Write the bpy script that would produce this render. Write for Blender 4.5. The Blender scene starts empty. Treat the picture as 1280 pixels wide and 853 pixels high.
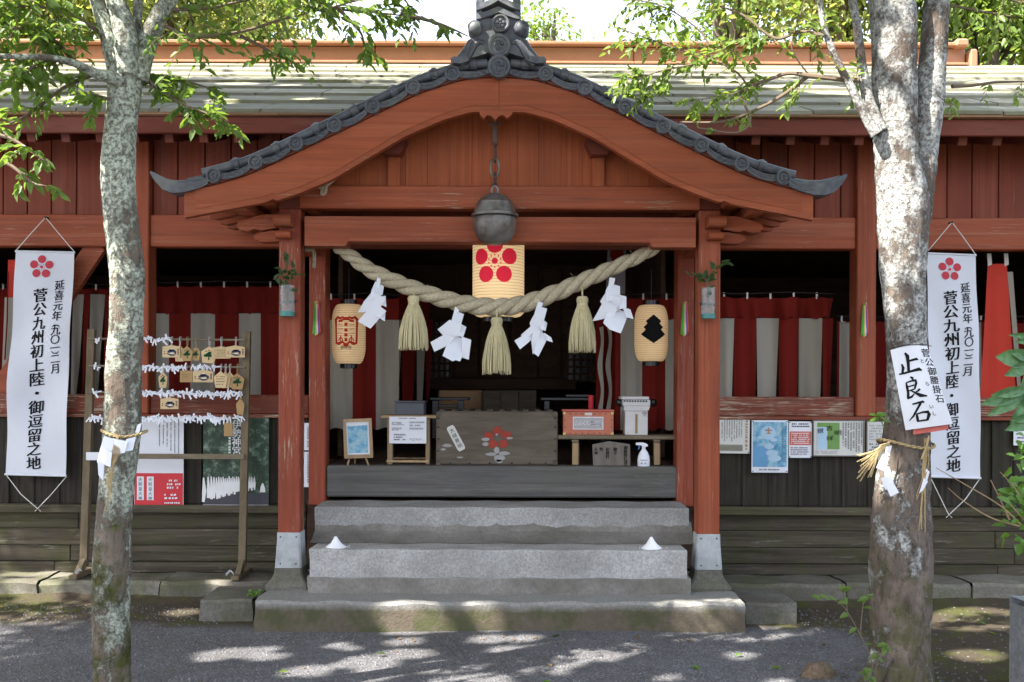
import bpy, bmesh, math, random
import numpy as np
from math import sin, cos, pi, radians
from mathutils import Vector, Matrix

random.seed(7)
RNG = np.random.default_rng(11)
scene = bpy.context.scene
COL = scene.collection

# ------------------------------------------------------------------ camera
F, ZC, YH, ROLL = 1244.4, 1.6, 487.0, 0.0038      # focal length in photo pixels, eye height, horizon row, camera roll
cam = bpy.data.cameras.new('camera')
cam.lens = 35.0
cam.sensor_width = 36.0
cam.shift_y = 60.5 / 1280.0
cam.clip_end = 500.0
camo = bpy.data.objects.new('camera', cam)
COL.objects.link(camo)
camo.matrix_world = Matrix.Translation((0, 0, ZC)) @ Matrix.Rotation(radians(90), 4, 'X') @ Matrix.Rotation(ROLL, 4, 'Z')
scene.camera = camo

# ------------------------------------------------------------------ light
SUN_EL, SUN_AZ = radians(50), radians(30)          # height; turned from due left towards the viewer
sdir = Vector((-cos(SUN_AZ) * cos(SUN_EL), -sin(SUN_AZ) * cos(SUN_EL), sin(SUN_EL)))
w = bpy.data.worlds.new('World')
scene.world = w
w.use_nodes = True
nt = w.node_tree
bg = nt.nodes['Background']
sky = nt.nodes.new('ShaderNodeTexSky')
sky.sky_type = 'NISHITA'
sky.sun_disc = False
sky.sun_elevation = SUN_EL
sky.sun_rotation = math.atan2(sdir.x, sdir.y)
sky.air_density = 1.0
sky.dust_density = 6.0
sky.ozone_density = 1.0
# thin bright cloud over the whole sky
wtc = nt.nodes.new('ShaderNodeTexCoord')
wn = nt.nodes.new('ShaderNodeTexNoise'); wn.inputs['Scale'].default_value = 2.2; wn.inputs['Detail'].default_value = 6
nt.links.new(wtc.outputs['Generated'], wn.inputs['Vector'])
wr_ = nt.nodes.new('ShaderNodeMapRange')
for i_, v_ in ((1, .35), (2, .65), (3, .55), (4, .85)): wr_.inputs[i_].default_value = v_
nt.links.new(wn.outputs['Fac'], wr_.inputs[0])
wm = nt.nodes.new('ShaderNodeMix'); wm.data_type = 'RGBA'
nt.links.new(wr_.outputs[0], wm.inputs['Factor'])
nt.links.new(sky.outputs[0], wm.inputs[6]); wm.inputs[7].default_value = (3.1, 3.4, 4.1, 1)
nt.links.new(wm.outputs[2], bg.inputs[0])
bg.inputs[1].default_value = 0.15
sl = bpy.data.lights.new('sun', 'SUN')
sl.energy = 4.6
sl.angle = radians(0.55)
sl.color = (1.0, 0.94, 0.86)
so = bpy.data.objects.new('sun', sl)
so.rotation_euler = sdir.to_track_quat('Z', 'Y').to_euler()
COL.objects.link(so)
scene.view_settings.view_transform = 'Standard'
scene.view_settings.look = 'None'
scene.view_settings.exposure = 2.15
scene.view_settings.gamma = 1.0

# ------------------------------------------------------------------ helpers
def P(px, py, D):
    """A pixel of the 1280 x 853 photograph at depth D -> a point of the place."""
    dx, dy = px - 640.0, py - YH
    c, s = cos(ROLL), sin(ROLL)
    return Vector(((c * dx + s * dy) * D / F, D, ZC - (-s * dx + c * dy) * D / F))

def zp(py, D): return ZC - (py - YH) * D / F
def xp(px, D): return (px - 640.0) * D / F

class MB:
    def __init__(s):
        s.v, s.f = [], []
    def add(s, vs, fs):
        o = len(s.v)
        s.v += [tuple(v) for v in vs]
        s.f += [tuple(i + o for i in f) for f in fs]
        return s
    def box(s, x0, x1, y0, y1, z0, z1, b=0.004):
        cx, cy, cz = (x0 + x1) / 2, (y0 + y1) / 2, (z0 + z1) / 2
        hx, hy, hz = abs(x1 - x0) / 2, abs(y1 - y0) / 2, abs(z1 - z0) / 2
        b = min(b, hx * .45, hy * .45, hz * .45)
        vs, idx = [], {}
        for i in (-1, 1):
            for j in (-1, 1):
                for k in (-1, 1):
                    for a, v in enumerate(((hx, hy - b, hz - b), (hx - b, hy, hz - b), (hx - b, hy - b, hz))):
                        idx[i, j, k, a] = len(vs)
                        vs.append((cx + i * v[0], cy + j * v[1], cz + k * v[2]))
        fs = []
        q = ((-1, -1), (1, -1), (1, 1), (-1, 1))
        for e in (-1, 1):
            fs.append([idx[e, a, c, 0] for a, c in q])
            fs.append([idx[a, e, c, 1] for a, c in q])
            fs.append([idx[a, c, e, 2] for a, c in q])
        for a in (-1, 1):
            for c in (-1, 1):
                fs.append([idx[-1, a, c, 1], idx[1, a, c, 1], idx[1, a, c, 2], idx[-1, a, c, 2]])
                fs.append([idx[a, -1, c, 0], idx[a, 1, c, 0], idx[a, 1, c, 2], idx[a, -1, c, 2]])
                fs.append([idx[a, c, -1, 0], idx[a, c, 1, 0], idx[a, c, 1, 1], idx[a, c, -1, 1]])
        for i in (-1, 1):
            for j in (-1, 1):
                for k in (-1, 1):
                    fs.append([idx[i, j, k, a] for a in range(3)])
        return s.add(vs, fs)
    def pbox(s, x0, x1, y0, y1, D, depth, b=0.004):
        """box from photo pixels, its front face at depth D"""
        c = P((x0 + x1) / 2, (y0 + y1) / 2, D)
        hw, hh = (x1 - x0) / 2 * D / F, (y1 - y0) / 2 * D / F
        return s.box(c.x - hw, c.x + hw, D, D + depth, c.z - hh, c.z + hh, b)
    def tube(s, pts, r, n=8, caps=True, squash=1.0):
        pts = [Vector(p) for p in pts]
        m = len(pts)
        rs = list(r) if hasattr(r, '__len__') else [r] * m
        up = None
        vs, fs = [], []
        for i, p in enumerate(pts):
            t = (pts[min(i + 1, m - 1)] - pts[max(i - 1, 0)]).normalized()
            if up is None:
                up = Vector((0, 0, 1)) if abs(t.z) < .9 else Vector((0, 1, 0))
            a = t.cross(up)
            if a.length < 1e-6: a = t.orthogonal()
            a.normalize()
            bb = a.cross(t).normalized()
            up = bb
            for k in range(n):
                th = 2 * pi * k / n
                vs.append(p + (a * cos(th) + bb * sin(th) * squash) * rs[i])
        for i in range(m - 1):
            for k in range(n):
                fs.append((i * n + k, i * n + (k + 1) % n, (i + 1) * n + (k + 1) % n, (i + 1) * n + k))
        if caps:
            fs.append(tuple(range(n)))
            fs.append(tuple(range((m - 1) * n, m * n)))
        return s.add(vs, fs)
    def lathe(s, prof, c=(0, 0, 0), n=32, axis='z'):
        vs, fs = [], []
        m = len(prof)
        for (r, h) in prof:
            for k in range(n):
                a = 2 * pi * k / n
                if axis == 'z': vs.append((c[0] + r * cos(a), c[1] + r * sin(a), c[2] + h))
                else: vs.append((c[0] + r * cos(a), c[1] + h, c[2] + r * sin(a)))
        for i in range(m - 1):
            for k in range(n):
                fs.append((i * n + k, i * n + (k + 1) % n, (i + 1) * n + (k + 1) % n, (i + 1) * n + k))
        if prof[0][0] > 1e-5: fs.append(tuple(range(n)))
        if prof[-1][0] > 1e-5: fs.append(tuple(range((m - 1) * n, m * n)))
        return s.add(vs, fs)
    def prism(s, poly, y0, y1):
        """polygon of (x, z) pairs pushed from y0 to y1"""
        n = len(poly)
        vs = [(x, y0, z) for x, z in poly] + [(x, y1, z) for x, z in poly]
        fs = [tuple(range(n)), tuple(range(2 * n - 1, n - 1, -1))]
        fs += [(i, (i + 1) % n, n + (i + 1) % n, n + i) for i in range(n)]
        return s.add(vs, fs)
    def pprism(s, pix, D, depth):
        return s.prism([(p.x, p.z) for p in (P(a, b, D) for a, b in pix)], D, D + depth)
    def strip(s, top, bot, y0, y1):
        """band between two (x, z) polylines, pushed from y0 to y1"""
        n = len(top)
        vs = []
        for y in (y0, y1):
            vs += [(x, y, z) for x, z in top] + [(x, y, z) for x, z in bot]
        fs = []
        for i in range(n - 1):
            fs += [(i, i + 1, n + i + 1, n + i), (2 * n + i, 2 * n + i + 1, 3 * n + i + 1, 3 * n + i),
                   (i, i + 1, 2 * n + i + 1, 2 * n + i), (n + i, n + i + 1, 3 * n + i + 1, 3 * n + i)]
        fs += [(0, n, 3 * n, 2 * n), (n - 1, 2 * n - 1, 4 * n - 1, 3 * n - 1)]
        return s.add(vs, fs)
    def sheet(s, grid):
        """grid of points (rows of equal length) as one surface"""
        m, n = len(grid), len(grid[0])
        return s.add([p for r in grid for p in r],
                     [(i * n + j, i * n + j + 1, (i + 1) * n + j + 1, (i + 1) * n + j) for i in range(m - 1) for j in range(n - 1)])
    def mesh(s, name, mat, smooth=False, merge=False):
        me = bpy.data.meshes.new(name)
        me.from_pydata(s.v, [], s.f)
        bm = bmesh.new()
        bm.from_mesh(me)
        if merge: bmesh.ops.remove_doubles(bm, verts=bm.verts, dist=1e-4)
        bmesh.ops.recalc_face_normals(bm, faces=bm.faces)
        bm.to_mesh(me)
        bm.free()
        if smooth:
            me.polygons.foreach_set('use_smooth', [True] * len(me.polygons))
            if smooth != 'all':
                try: me.set_sharp_from_angle(angle=radians(38))
                except Exception: pass
        if mat: me.materials.append(mat)
        return me
    def build(s, name, mat, parent=None, smooth=False, stuff=False, label=None):
        o = bpy.data.objects.new(name, s.mesh(name, mat, smooth))
        COL.objects.link(o)
        if parent is not None: hang(o, parent)
        if stuff: o['kind'] = 'stuff'
        if label: o['label'] = label
        return o

def origin(o):
    p = Vector((0, 0, 0))
    while o is not None:
        p += Vector(o.location)
        o = o.parent
    return p

def hang(o, parent):
    """child whose mesh is written in world coordinates"""
    o.parent = parent
    o.location = -origin(parent)

def tag(o, label, cat, group=None):
    o['label'] = label
    o['category'] = cat
    if group: o['group'] = group
    return o

def thing(name, label, cat, loc=(0, 0, 0), group=None):
    o = bpy.data.objects.new(name, None)
    o.empty_display_size = .1
    o.location = loc
    COL.objects.link(o)
    return tag(o, label, cat, group)

def structure(o):
    o['kind'] = 'structure'
    return o

def inst(mesh, name, parent, mat4):
    """one more object of a shared mesh, placed by a world matrix"""
    o = bpy.data.objects.new(name, mesh)
    COL.objects.link(o)
    if parent is not None:
        o.parent = parent
        o.matrix_local = Matrix.Translation(-origin(parent)) @ mat4
    else:
        o.matrix_world = mat4
    return o

def np_mesh(name, verts, quads, mat):
    me = bpy.data.meshes.new(name)
    verts = np.asarray(verts, dtype=np.float32).reshape(-1, 3)
    quads = np.asarray(quads, dtype=np.int32)
    k = quads.shape[1]
    me.vertices.add(len(verts))
    me.vertices.foreach_set('co', verts.ravel())
    me.loops.add(quads.size)
    me.loops.foreach_set('vertex_index', quads.ravel())
    me.polygons.add(len(quads))
    me.polygons.foreach_set('loop_start', np.arange(0, quads.size, k, dtype=np.int32))
    me.polygons.foreach_set('loop_total', np.full(len(quads), k, dtype=np.int32))
    me.update()
    me.validate()
    if mat: me.materials.append(mat)
    return me

# ------------------------------------------------------------------ lettering
_want = set()
_glyph = {}
def load_glyphs(chars):
    cur = []
    for ch in sorted(set(chars)):
        if ch.isspace() or ch in _glyph: continue
        c = bpy.data.curves.new('glyph', 'FONT')
        c.body = ch
        c.resolution_u = 2
        c.align_x = 'CENTER'
        o = bpy.data.objects.new('glyph', c)
        COL.objects.link(o)
        cur.append((ch, o, c))
    bpy.context.view_layer.update()
    dg = bpy.context.evaluated_depsgraph_get()
    for ch, o, c in cur:
        me = bpy.data.meshes.new_from_object(o.evaluated_get(dg))
        _glyph[ch] = ([(v.co.x, v.co.y - .36) for v in me.vertices], [tuple(p.vertices) for p in me.polygons])
        bpy.data.meshes.remove(me)
    for ch, o, c in cur:
        bpy.data.objects.remove(o)
        bpy.data.curves.remove(c)

def write(mb, ch, fn, u, v, size, slant=0.0, wide=1.0, bold=0.0):
    """put one character centred at (u, v); fn maps (u, v) to a point"""
    if ch.isspace() or ch not in _glyph: return
    vs, fs = _glyph[ch]
    for dx in ((0,) if not bold else (-bold, bold)):
        mb.add([fn(u + (x * wide + dx) * size, v + (y + x * slant) * size) for x, y in vs], fs)

def write_column(mb, text, fn, u, v, size, pitch, **k):
    for i, ch in enumerate(text):
        write(mb, ch, fn, u, v - i * pitch, size, **k)

def write_row(mb, text, fn, u, v, size, pitch, **k):
    for i, ch in enumerate(text):
        write(mb, ch, fn, u + (i - (len(text) - 1) / 2) * pitch, v, size, **k)

def brush(mb, fn, pts, widths):
    """one brush stroke: a ribbon along pts with a width at each point"""
    n = len(pts)
    a = []
    for i in range(n):
        p0, p1 = pts[max(i - 1, 0)], pts[min(i + 1, n - 1)]
        dx, dy = p1[0] - p0[0], p1[1] - p0[1]
        l = math.hypot(dx, dy) or 1
        nx, ny = -dy / l, dx / l
        a.append(((pts[i][0] + nx * widths[i] / 2, pts[i][1] + ny * widths[i] / 2),
                  (pts[i][0] - nx * widths[i] / 2, pts[i][1] - ny * widths[i] / 2)))
    mb.add([fn(*q) for pr in a for q in pr], [(2 * i, 2 * i + 1, 2 * i + 3, 2 * i + 2) for i in range(n - 1)])

# ------------------------------------------------------------------ materials
class Mx:
    def __init__(s, name, rough=.7, spec=.3):
        s.m = bpy.data.materials.new(name)
        s.m.use_nodes = True
        s.nt = s.m.node_tree
        s.b = s.nt.nodes['Principled BSDF']
        s.b.inputs['Roughness'].default_value = rough
        s.b.inputs['Specular IOR Level'].default_value = spec
        s.tc = s.nt.nodes.new('ShaderNodeTexCoord')
        s.oi = s.nt.nodes.new('ShaderNodeObjectInfo')
    def node(s, t): return s.nt.nodes.new(t)
    def link(s, a, b): s.nt.links.new(a, b)
    def put(s, sock, v):
        if hasattr(v, 'is_output'): s.link(v, sock)
        else: sock.default_value = v
    def co(s, scale=(1, 1, 1), shift=True):
        mp = s.node('ShaderNodeMapping')
        mp.inputs['Scale'].default_value = scale
        if shift:
            ad = s.node('ShaderNodeVectorMath'); ad.operation = 'ADD'
            ml = s.node('ShaderNodeMath'); ml.operation = 'MULTIPLY'
            s.link(s.oi.outputs['Random'], ml.inputs[0]); ml.inputs[1].default_value = 37.0
            s.link(s.tc.outputs['Object'], ad.inputs[0]); s.link(ml.outputs[0], ad.inputs[1])
            s.link(ad.outputs[0], mp.inputs['Vector'])
        else:
            s.link(s.tc.outputs['Object'], mp.inputs['Vector'])
        return mp.outputs[0]
    def noise(s, scale, detail=5, rough=.6, co=None, dist=0):
        n = s.node('ShaderNodeTexNoise')
        n.inputs['Scale'].default_value = scale
        n.inputs['Detail'].default_value = detail
        n.inputs['Roughness'].default_value = rough
        n.inputs['Distortion'].default_value = dist
        s.link(co if co is not None else s.co(), n.inputs['Vector'])
        return n.outputs['Fac']
    def vor(s, scale, co=None, out='Distance', feature='F1'):
        n = s.node('ShaderNodeTexVoronoi')
        n.feature = feature
        n.inputs['Scale'].default_value = scale
        s.link(co if co is not None else s.co(), n.inputs['Vector'])
        return n.outputs[out]
    def ramp(s, fac, stops, ease='LINEAR'):
        r = s.node('ShaderNodeValToRGB')
        r.color_ramp.interpolation = ease
        el = r.color_ramp.elements
        while len(el) < len(stops): el.new(.5)
        for e, (p, c) in zip(el, stops):
            e.position = p
            e.color = (c, c, c, 1) if not hasattr(c, '__len__') else tuple(c) + (1,)
        s.put(r.inputs[0], fac)
        return r.outputs[0]
    def mix(s, fac, a, b, mode='MIX'):
        n = s.node('ShaderNodeMix')
        n.data_type = 'RGBA'
        n.blend_type = mode
        s.put(n.inputs['Factor'], fac)
        for sock, v in ((n.inputs[6], a), (n.inputs[7], b)):
            s.put(sock, v if hasattr(v, 'is_output') else tuple(v) + (1,))
        return n.outputs[2]
    def math(s, op, a, b=0.0, clamp=False):
        n = s.node('ShaderNodeMath')
        n.operation = op
        n.use_clamp = clamp
        s.put(n.inputs[0], a); s.put(n.inputs[1], b)
        return n.outputs[0]
    def sep(s, axis, src=None):
        n = s.node('ShaderNodeSeparateXYZ')
        s.link(src if src is not None else s.tc.outputs['Object'], n.inputs[0])
        return n.outputs[axis]
    def rand(s): return s.oi.outputs['Random']
    def vary(s, col, amt=.25):
        """darken or lighten the whole object a little, each piece its own way"""
        f = s.math('MULTIPLY_ADD', s.rand(), amt)
        f.node.inputs[2].default_value = 1 - amt / 2
        n = s.node('ShaderNodeVectorMath'); n.operation = 'SCALE'
        s.put(n.inputs[0], col); s.link(f, n.inputs['Scale'])
        return n.outputs[0]
    def color(s, v):
        s.put(s.b.inputs['Base Color'], v if hasattr(v, 'is_output') else tuple(v) + (1,))
        return s
    def rough(s, v): s.put(s.b.inputs['Roughness'], v); return s
    def bump(s, h, strength=.3, dist=.01):
        n = s.node('ShaderNodeBump')
        n.inputs['Strength'].default_value = strength
        n.inputs['Distance'].default_value = dist
        s.put(n.inputs['Height'], h)
        s.link(n.outputs[0], s.b.inputs['Normal'])
        return s

M = {}
def flat(name, col, rough=.7, spec=.3, var=0.0, metal=0.0):
    x = Mx(name, rough, spec)
    n = x.noise(9, 4)
    c = x.mix(n, [a * .82 for a in col], [min(1, a * 1.14) for a in col])
    x.color(x.vary(c, var) if var else c)
    x.b.inputs['Metallic'].default_value = metal
    M[name] = x.m
    return x

def red_wood(name, scale, base, wear, chip=(.42, .33, .24), rough=.62, age=1.0):
    x = Mx(name, rough, .3)
    grain = x.noise(1, 7, .65, x.co(scale), .4)
    big = x.noise(1.7, 4, .6)
    c = x.mix(x.ramp(grain, [(.3, 0), (.75, 1)]), [a * .72 for a in base], [a * 1.2 for a in base])
    c = x.mix(x.ramp(big, [(.35, 0), (.7, .55)]), c, [base[0] * .62, base[1] * .62, base[2] * .62])
    ch = x.noise(1, 8, .72, x.co([a * 2.1 for a in scale]), .2)
    m = x.math('MULTIPLY', x.ramp(ch, [(wear, 0), (wear + .05, 1)]), x.ramp(x.noise(2.3, 3), [(.5, 0), (.62, 1)]))
    c = x.mix(m, c, chip)
    fade = x.noise(1, 6, .7, x.co([a * .35 for a in scale]), .6)
    c = x.mix(x.ramp(fade, [(.48, 0), (.70, .34 * age)]), c, [min(1, base[0] * 1.25 + .06), base[1] * 1.9 + .05, base[2] * 2.2 + .05])
    grime = x.noise(1, 8, .7, x.co([a * .6 for a in scale]), .3)
    c = x.mix(x.ramp(grime, [(.30, .55 * age), (.44, 0)]), c, (.05, .022, .014))
    crack = x.noise(1, 3, .5, x.co([a * 4 if a > 5 else a * .8 for a in scale]))
    c = x.mix(x.ramp(crack, [(.27, .75 * age), (.31, 0)]), c, (.035, .014, .01))
    x.color(x.vary(c, .26 * age))
    x.bump(x.math('ADD', x.math('MULTIPLY', grain, .5), x.math('MULTIPLY', m, -.6)), .35, .006)
    M[name] = x.m

red_wood('red_h', (1.2, 10, 48), (.335, .078, .030), .585)
red_wood('red_v', (48, 10, 1.2), (.32, .072, .028), .60)
red_wood('red_worn_v', (44, 10, 2.2), (.28, .058, .026), .555)
red_wood('red_worn_h', (2.2, 10, 44), (.20, .046, .022), .51)
red_wood('red_barge', (1.5, 10, 40), (.37, .088, .032), .62, age=.55)
red_wood('red_plank', (44, 10, 1.0), (.23, .047, .020), .62)
red_wood('red_gable', (44, 10, 1.0), (.36, .085, .026), .66, age=.4)
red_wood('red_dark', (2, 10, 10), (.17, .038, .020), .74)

def dark_wood(name, scale, a, b, moss=0.0, bleach=0.0, rough=.85, mosscol=(.06, .075, .018)):
    x = Mx(name, rough, .2)
    grain = x.noise(1, 8, .7, x.co(scale), .5)
    c = x.mix(x.ramp(grain, [(.3, 0), (.7, 1)]), a, b)
    if bleach:
        l = x.math('MULTIPLY', x.ramp(x.noise(1, 9, .75, x.co([q * 3 for q in scale])), [(.56, 0), (.66, 1)]), x.ramp(x.noise(3.1, 4), [(.5, 0), (.64, bleach)]))
        c = x.mix(l, c, (.36, .37, .31))
    if moss:
        l = x.ramp(x.noise(2.4, 6, .65), [(.46, 0), (.62, moss)])
        c = x.mix(l, c, mosscol)
    x.color(x.vary(c, .35))
    x.bump(grain, .6, .008)
    M[name] = x.m

dark_wood('black_plank', (34, 10, 1.1), (.011, .009, .008), (.060, .050, .041), .14)
dark_wood('moss_plank', (1.1, 10, 26), (.028, .023, .017), (.115, .095, .068), .35, .9)
dark_wood('grey_beam', (.9, 10, 20), (.065, .063, .062), (.155, .145, .134), .15, .35)
dark_wood('rack_wood', (9, 9, 2), (.12, .09, .055), (.25, .20, .13), .15)
dark_wood('rack_rail', (2, 9, 14), (.13, .10, .065), (.25, .21, .145), .15)
dark_wood('pale_wood', (14, 9, 2), (.26, .175, .095), (.42, .30, .175))
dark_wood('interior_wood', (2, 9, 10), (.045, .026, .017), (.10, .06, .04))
dark_wood('old_board', (2, 9, 16), (.082, .065, .048), (.155, .128, .10), .1)
dark_wood('grey_board', (12, 9, 2), (.10, .085, .07), (.19, .165, .14))
dark_wood('roof_board', (.5, 5, 5), (.15, .145, .11), (.33, .315, .255), .6, .4, .75, (.15, .16, .055))
flat('copper_ridge', (.35, .175, .095), .5, .4, .1)
flat('eave_edge', (.40, .24, .14), .7, .3, .15)

def stone(name, a, b, speck=.5, moss=0.0, scale=90, dirt=(.07, .06, .045), dirtamt=0.0):
    x = Mx(name, .9, .2)
    v = x.noise(scale, 3, .8)
    big = x.noise(3.2, 5, .6)
    c = x.mix(x.ramp(v, [(.36, 0), (.64, 1)]), a, b)
    sp = x.ramp(x.vor(scale * 1.6), [(.10, speck), (.22, 0)])
    c = x.mix(sp, c, (.05, .05, .05))
    c = x.mix(x.ramp(big, [(.35, .45), (.7, 0)]), c, [q * .55 for q in a])
    if dirtamt:
        c = x.mix(x.ramp(x.noise(2.1, 7, .65), [(.4, 0), (.62, dirtamt)]), c, dirt)
    if moss:
        c = x.mix(x.ramp(x.noise(2.7, 7, .68), [(.47, 0), (.60, moss)]), c, (.075, .085, .028))
    x.color(x.vary(c, .15))
    x.bump(x.math('ADD', x.math('MULTIPLY', v, .4), x.noise(26, 5, .6)), .5, .008)
    M[name] = x.m
stone('granite', (.33, .325, .312), (.57, .56, .54), .75, 0, 62, dirtamt=.25)
stone('mortar', (.22, .205, .185), (.31, .29, .265), .1, .12, 40, dirtamt=.45)
stone('concrete', (.14, .135, .118), (.24, .23, .20), .15, .35, 50, dirtamt=.5)
stone('concrete_earthy', (.10, .086, .064), (.21, .18, .135), .1, .38, 45, dirtamt=.6)
stone('ledge_stone', (.15, .14, .115), (.25, .235, .20), .3, .45, 60, dirtamt=.5)
stone('blue_stone', (.20, .215, .235), (.31, .325, .345), .2, .1, 30)
stone('brown_rock', (.15, .105, .07), (.30, .225, .155), .2, .55, 45, dirtamt=.4)
stone('white_sleeve', (.44, .47, .49), (.56, .58, .59), 0, .25, 16, (.16, .16, .12), .22)

def tile_mat():
    x = Mx('tile', .42, .5)
    n = x.noise(14, 6, .65)
    c = x.mix(x.ramp(n, [(.3, 0), (.7, 1)]), (.042, .046, .056), (.135, .143, .168))
    c = x.mix(x.ramp(x.noise(5, 6, .7), [(.5, 0), (.66, .7)]), c, (.16, .17, .145))
    x.color(x.vary(c, .3)).rough(x.ramp(n, [(.2, .3), (.8, .65)])).bump(x.noise(60, 4), .25, .003)
    M['tile'] = x.m
tile_mat()

def bark_mat(name, a, b, lichen, lich_amt, mossy, zlow, zhigh):
    x = Mx(name, .92, .15)
    c0 = x.co((1, 1, .55), False)
    n1 = x.noise(9, 8, .7, c0)
    c = x.mix(x.ramp(n1, [(.32, 0), (.68, 1)]), a, b)
    fis = x.noise(38, 5, .7, x.co((1, 1, .3), False))
    c = x.mix(x.ramp(fis, [(.34, .7), (.47, 0)]), c, (.045, .036, .028))
    # lichen: ragged patches of two greys
    l1 = x.noise(7.5, 9, .74, x.co((1, 1, .75), False), .25)
    l2 = x.noise(17, 8, .75, None, .3)
    h = x.math('MULTIPLY', x.math('SUBTRACT', x.sep('Z'), zlow), 1 / (zhigh - zlow), True)
    thr = x.math('ADD', x.math('MULTIPLY', l1, .7), x.math('MULTIPLY', l2, .3))
    thr = x.math('ADD', thr, x.math('MULTIPLY', x.math('SUBTRACT', h, .5), .10))
    thr = x.math('ADD', thr, x.math('MULTIPLY', x.math('SUBTRACT', x.noise(2.6, 3, .5), .5), .34))
    m = x.ramp(thr, [(lich_amt, 0), (lich_amt + .03, .62), (lich_amt + .075, 1)])
    m = x.math('MULTIPLY', m, x.ramp(x.noise(46, 4, .7), [(.33, .15), (.50, 1)]))
    lc = x.mix(x.noise(30, 4), lichen, [min(.8, q * 1.45) for q in lichen])
    lc = x.mix(x.ramp(x.noise(60, 3), [(.38, .8), (.5, 0)]), lc, [q * .45 for q in lichen])
    c = x.mix(m, c, lc)
    kn = x.vor(5.5, x.co((1, 1, .5), False))
    c = x.mix(x.ramp(kn, [(.05, .8), (.16, 0)]), c, (.05, .04, .032))
    # moss on the side away from the sun, near the ground
    gx = x.math('ADD', x.math('MULTIPLY', x.sep('X'), 3.2), x.noise(6, 5))
    mm = x.ramp(x.math('MULTIPLY', x.math('SUBTRACT', 1.0, h), x.noise(8, 6, .65)), [(.40, 0), (.52, mossy)])
    c = x.mix(mm, c, (.07, .075, .02))
    x.color(c)
    x.bump(x.math('ADD', x.math('ADD', x.math('MULTIPLY', fis, .8), n1), x.math('MULTIPLY', m, .45)), 1.0, .02)
    M[name] = x.m
bark_mat('bark_thin', (.10, .078, .06), (.23, .19, .15), (.40, .43, .35), .44, .9, .1, 3.4)
bark_mat('bark_thick', (.085, .066, .054), (.215, .175, .145), (.38, .385, .365), .485, .6, .1, 3.2)
flat('twig', (.16, .12, .085), .85, .2)
flat('far_bark', (.14, .115, .09), .9, .2)

def leaf_mat(name, a, b, trans=.45):
    x = Mx(name, .42, .4)
    c = x.mix(x.noise(3.5, 3, .6, x.co(shift=True)), a, b)
    c = x.mix(x.ramp(x.noise(42, 2), [(.4, 0), (.7, .6)]), c, [min(1, q * 1.7) for q in b])
    x.color(c)
    tr = x.node('ShaderNodeBsdfTranslucent')
    x.link(x.mix(.5, c, [min(1, q * 2.6) for q in (b[0] * 1.15, b[1], b[2] * .5)]), tr.inputs[0])
    mx = x.node('ShaderNodeMixShader')
    mx.inputs[0].default_value = trans
    out = x.nt.nodes['Material Output']
    x.link(x.b.outputs[0], mx.inputs[1]); x.link(tr.outputs[0], mx.inputs[2]); x.link(mx.outputs[0], out.inputs[0])
    M[name] = x.m
leaf_mat('leaf_green', (.06, .11, .02), (.12, .20, .042), .5)
leaf_mat('leaf_light', (.075, .13, .022), (.15, .23, .05))
leaf_mat('leaf_dark', (.022, .05, .014), (.05, .09, .022), .3)
leaf_mat('leaf_far', (.11, .14, .04), (.22, .26, .085), .55)
leaf_mat('leaf_fatsia', (.05, .12, .045), (.09, .19, .075), .2)
leaf_mat('leaf_shrub', (.07, .15, .02), (.12, .24, .04), .4)

def cloth(name, col, trans=.15):
    x = Mx(name, .9, .1)
    w = x.noise(220, 2)
    c = x.mix(x.noise(3, 4), [q * .85 for q in col], col)
    x.color(c).bump(w, .15, .001)
    M[name] = x.m
cloth('curtain_red', (.165, .015, .010))
cloth('curtain_white', (.37, .34, .28))
cloth('banner_cloth', (.68, .70, .76))
cloth('flag_red', (.58, .06, .04))
cloth('grey_cloth', (.35, .33, .37))
flat('cord_white', (.66, .64, .60), .9)
def paper(name, col):
    x = Mx(name, .8, .2)
    x.color(x.mix(x.noise(5, 4), [q * .9 for q in col], col))
    M[name] = x.m
paper('paper_white', (.76, .77, .81))
paper('paper_cream', (.66, .65, .60))
paper('shide_paper', (.80, .82, .88))
flat('ink', (.012, .011, .013), .8, .1)
flat('grey_ink', (.16, .155, .17), .8, .1)
flat('faint_ink', (.36, .36, .38), .8, .1)
flat('crest_red', (.50, .055, .075), .8, .2)
flat('poster_red', (.58, .035, .045), .5, .3)
flat('poster_blue', (.13, .32, .52), .5, .3)
flat('poster_teal', (.10, .24, .33), .5, .3)
flat('poster_paleblue', (.40, .56, .68), .5, .3)
flat('poster_green', (.16, .30, .08), .5, .3)
flat('poster_brown', (.40, .23, .14), .6)
def forest_print():
    x = Mx('poster_forest', .45, .35)
    c = x.ramp(x.noise(14, 8, .75), [(.3, (.006, .014, .010)), (.52, (.03, .06, .035)), (.60, (.12, .18, .12)), (.70, (.30, .36, .27))])
    x.color(c)
    M['poster_forest'] = x.m
forest_print()
def scenic_print():
    x = Mx('poster_scenic', .45, .35)
    c = x.ramp(x.noise(16, 7, .7), [(.36, (.06, .22, .36)), (.5, (.18, .40, .55)), (.6, (.35, .52, .58)), (.72, (.12, .28, .22))])
    x.color(c)
    M['poster_scenic'] = x.m
scenic_print()
flat('white_print', (.75, .75, .74), .6)
flat('poster_road', (.06, .06, .07), .6)
def straw(name, a, b, scale):
    x = Mx(name, .8, .25)
    n = x.noise(1, 6, .7, x.co(scale), .3)
    x.color(x.vary(x.mix(x.ramp(n, [(.3, 0), (.7, 1)]), a, b), .15)).bump(n, .5, .003)
    M[name] = x.m
straw('straw_rope', (.30, .255, .165), (.56, .49, .35), (60, 60, 60))
straw('straw_tassel', (.40, .34, .18), (.66, .59, .37), (90, 90, 4))
straw('straw_gold', (.30, .215, .10), (.47, .365, .19), (60, 60, 60))
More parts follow.
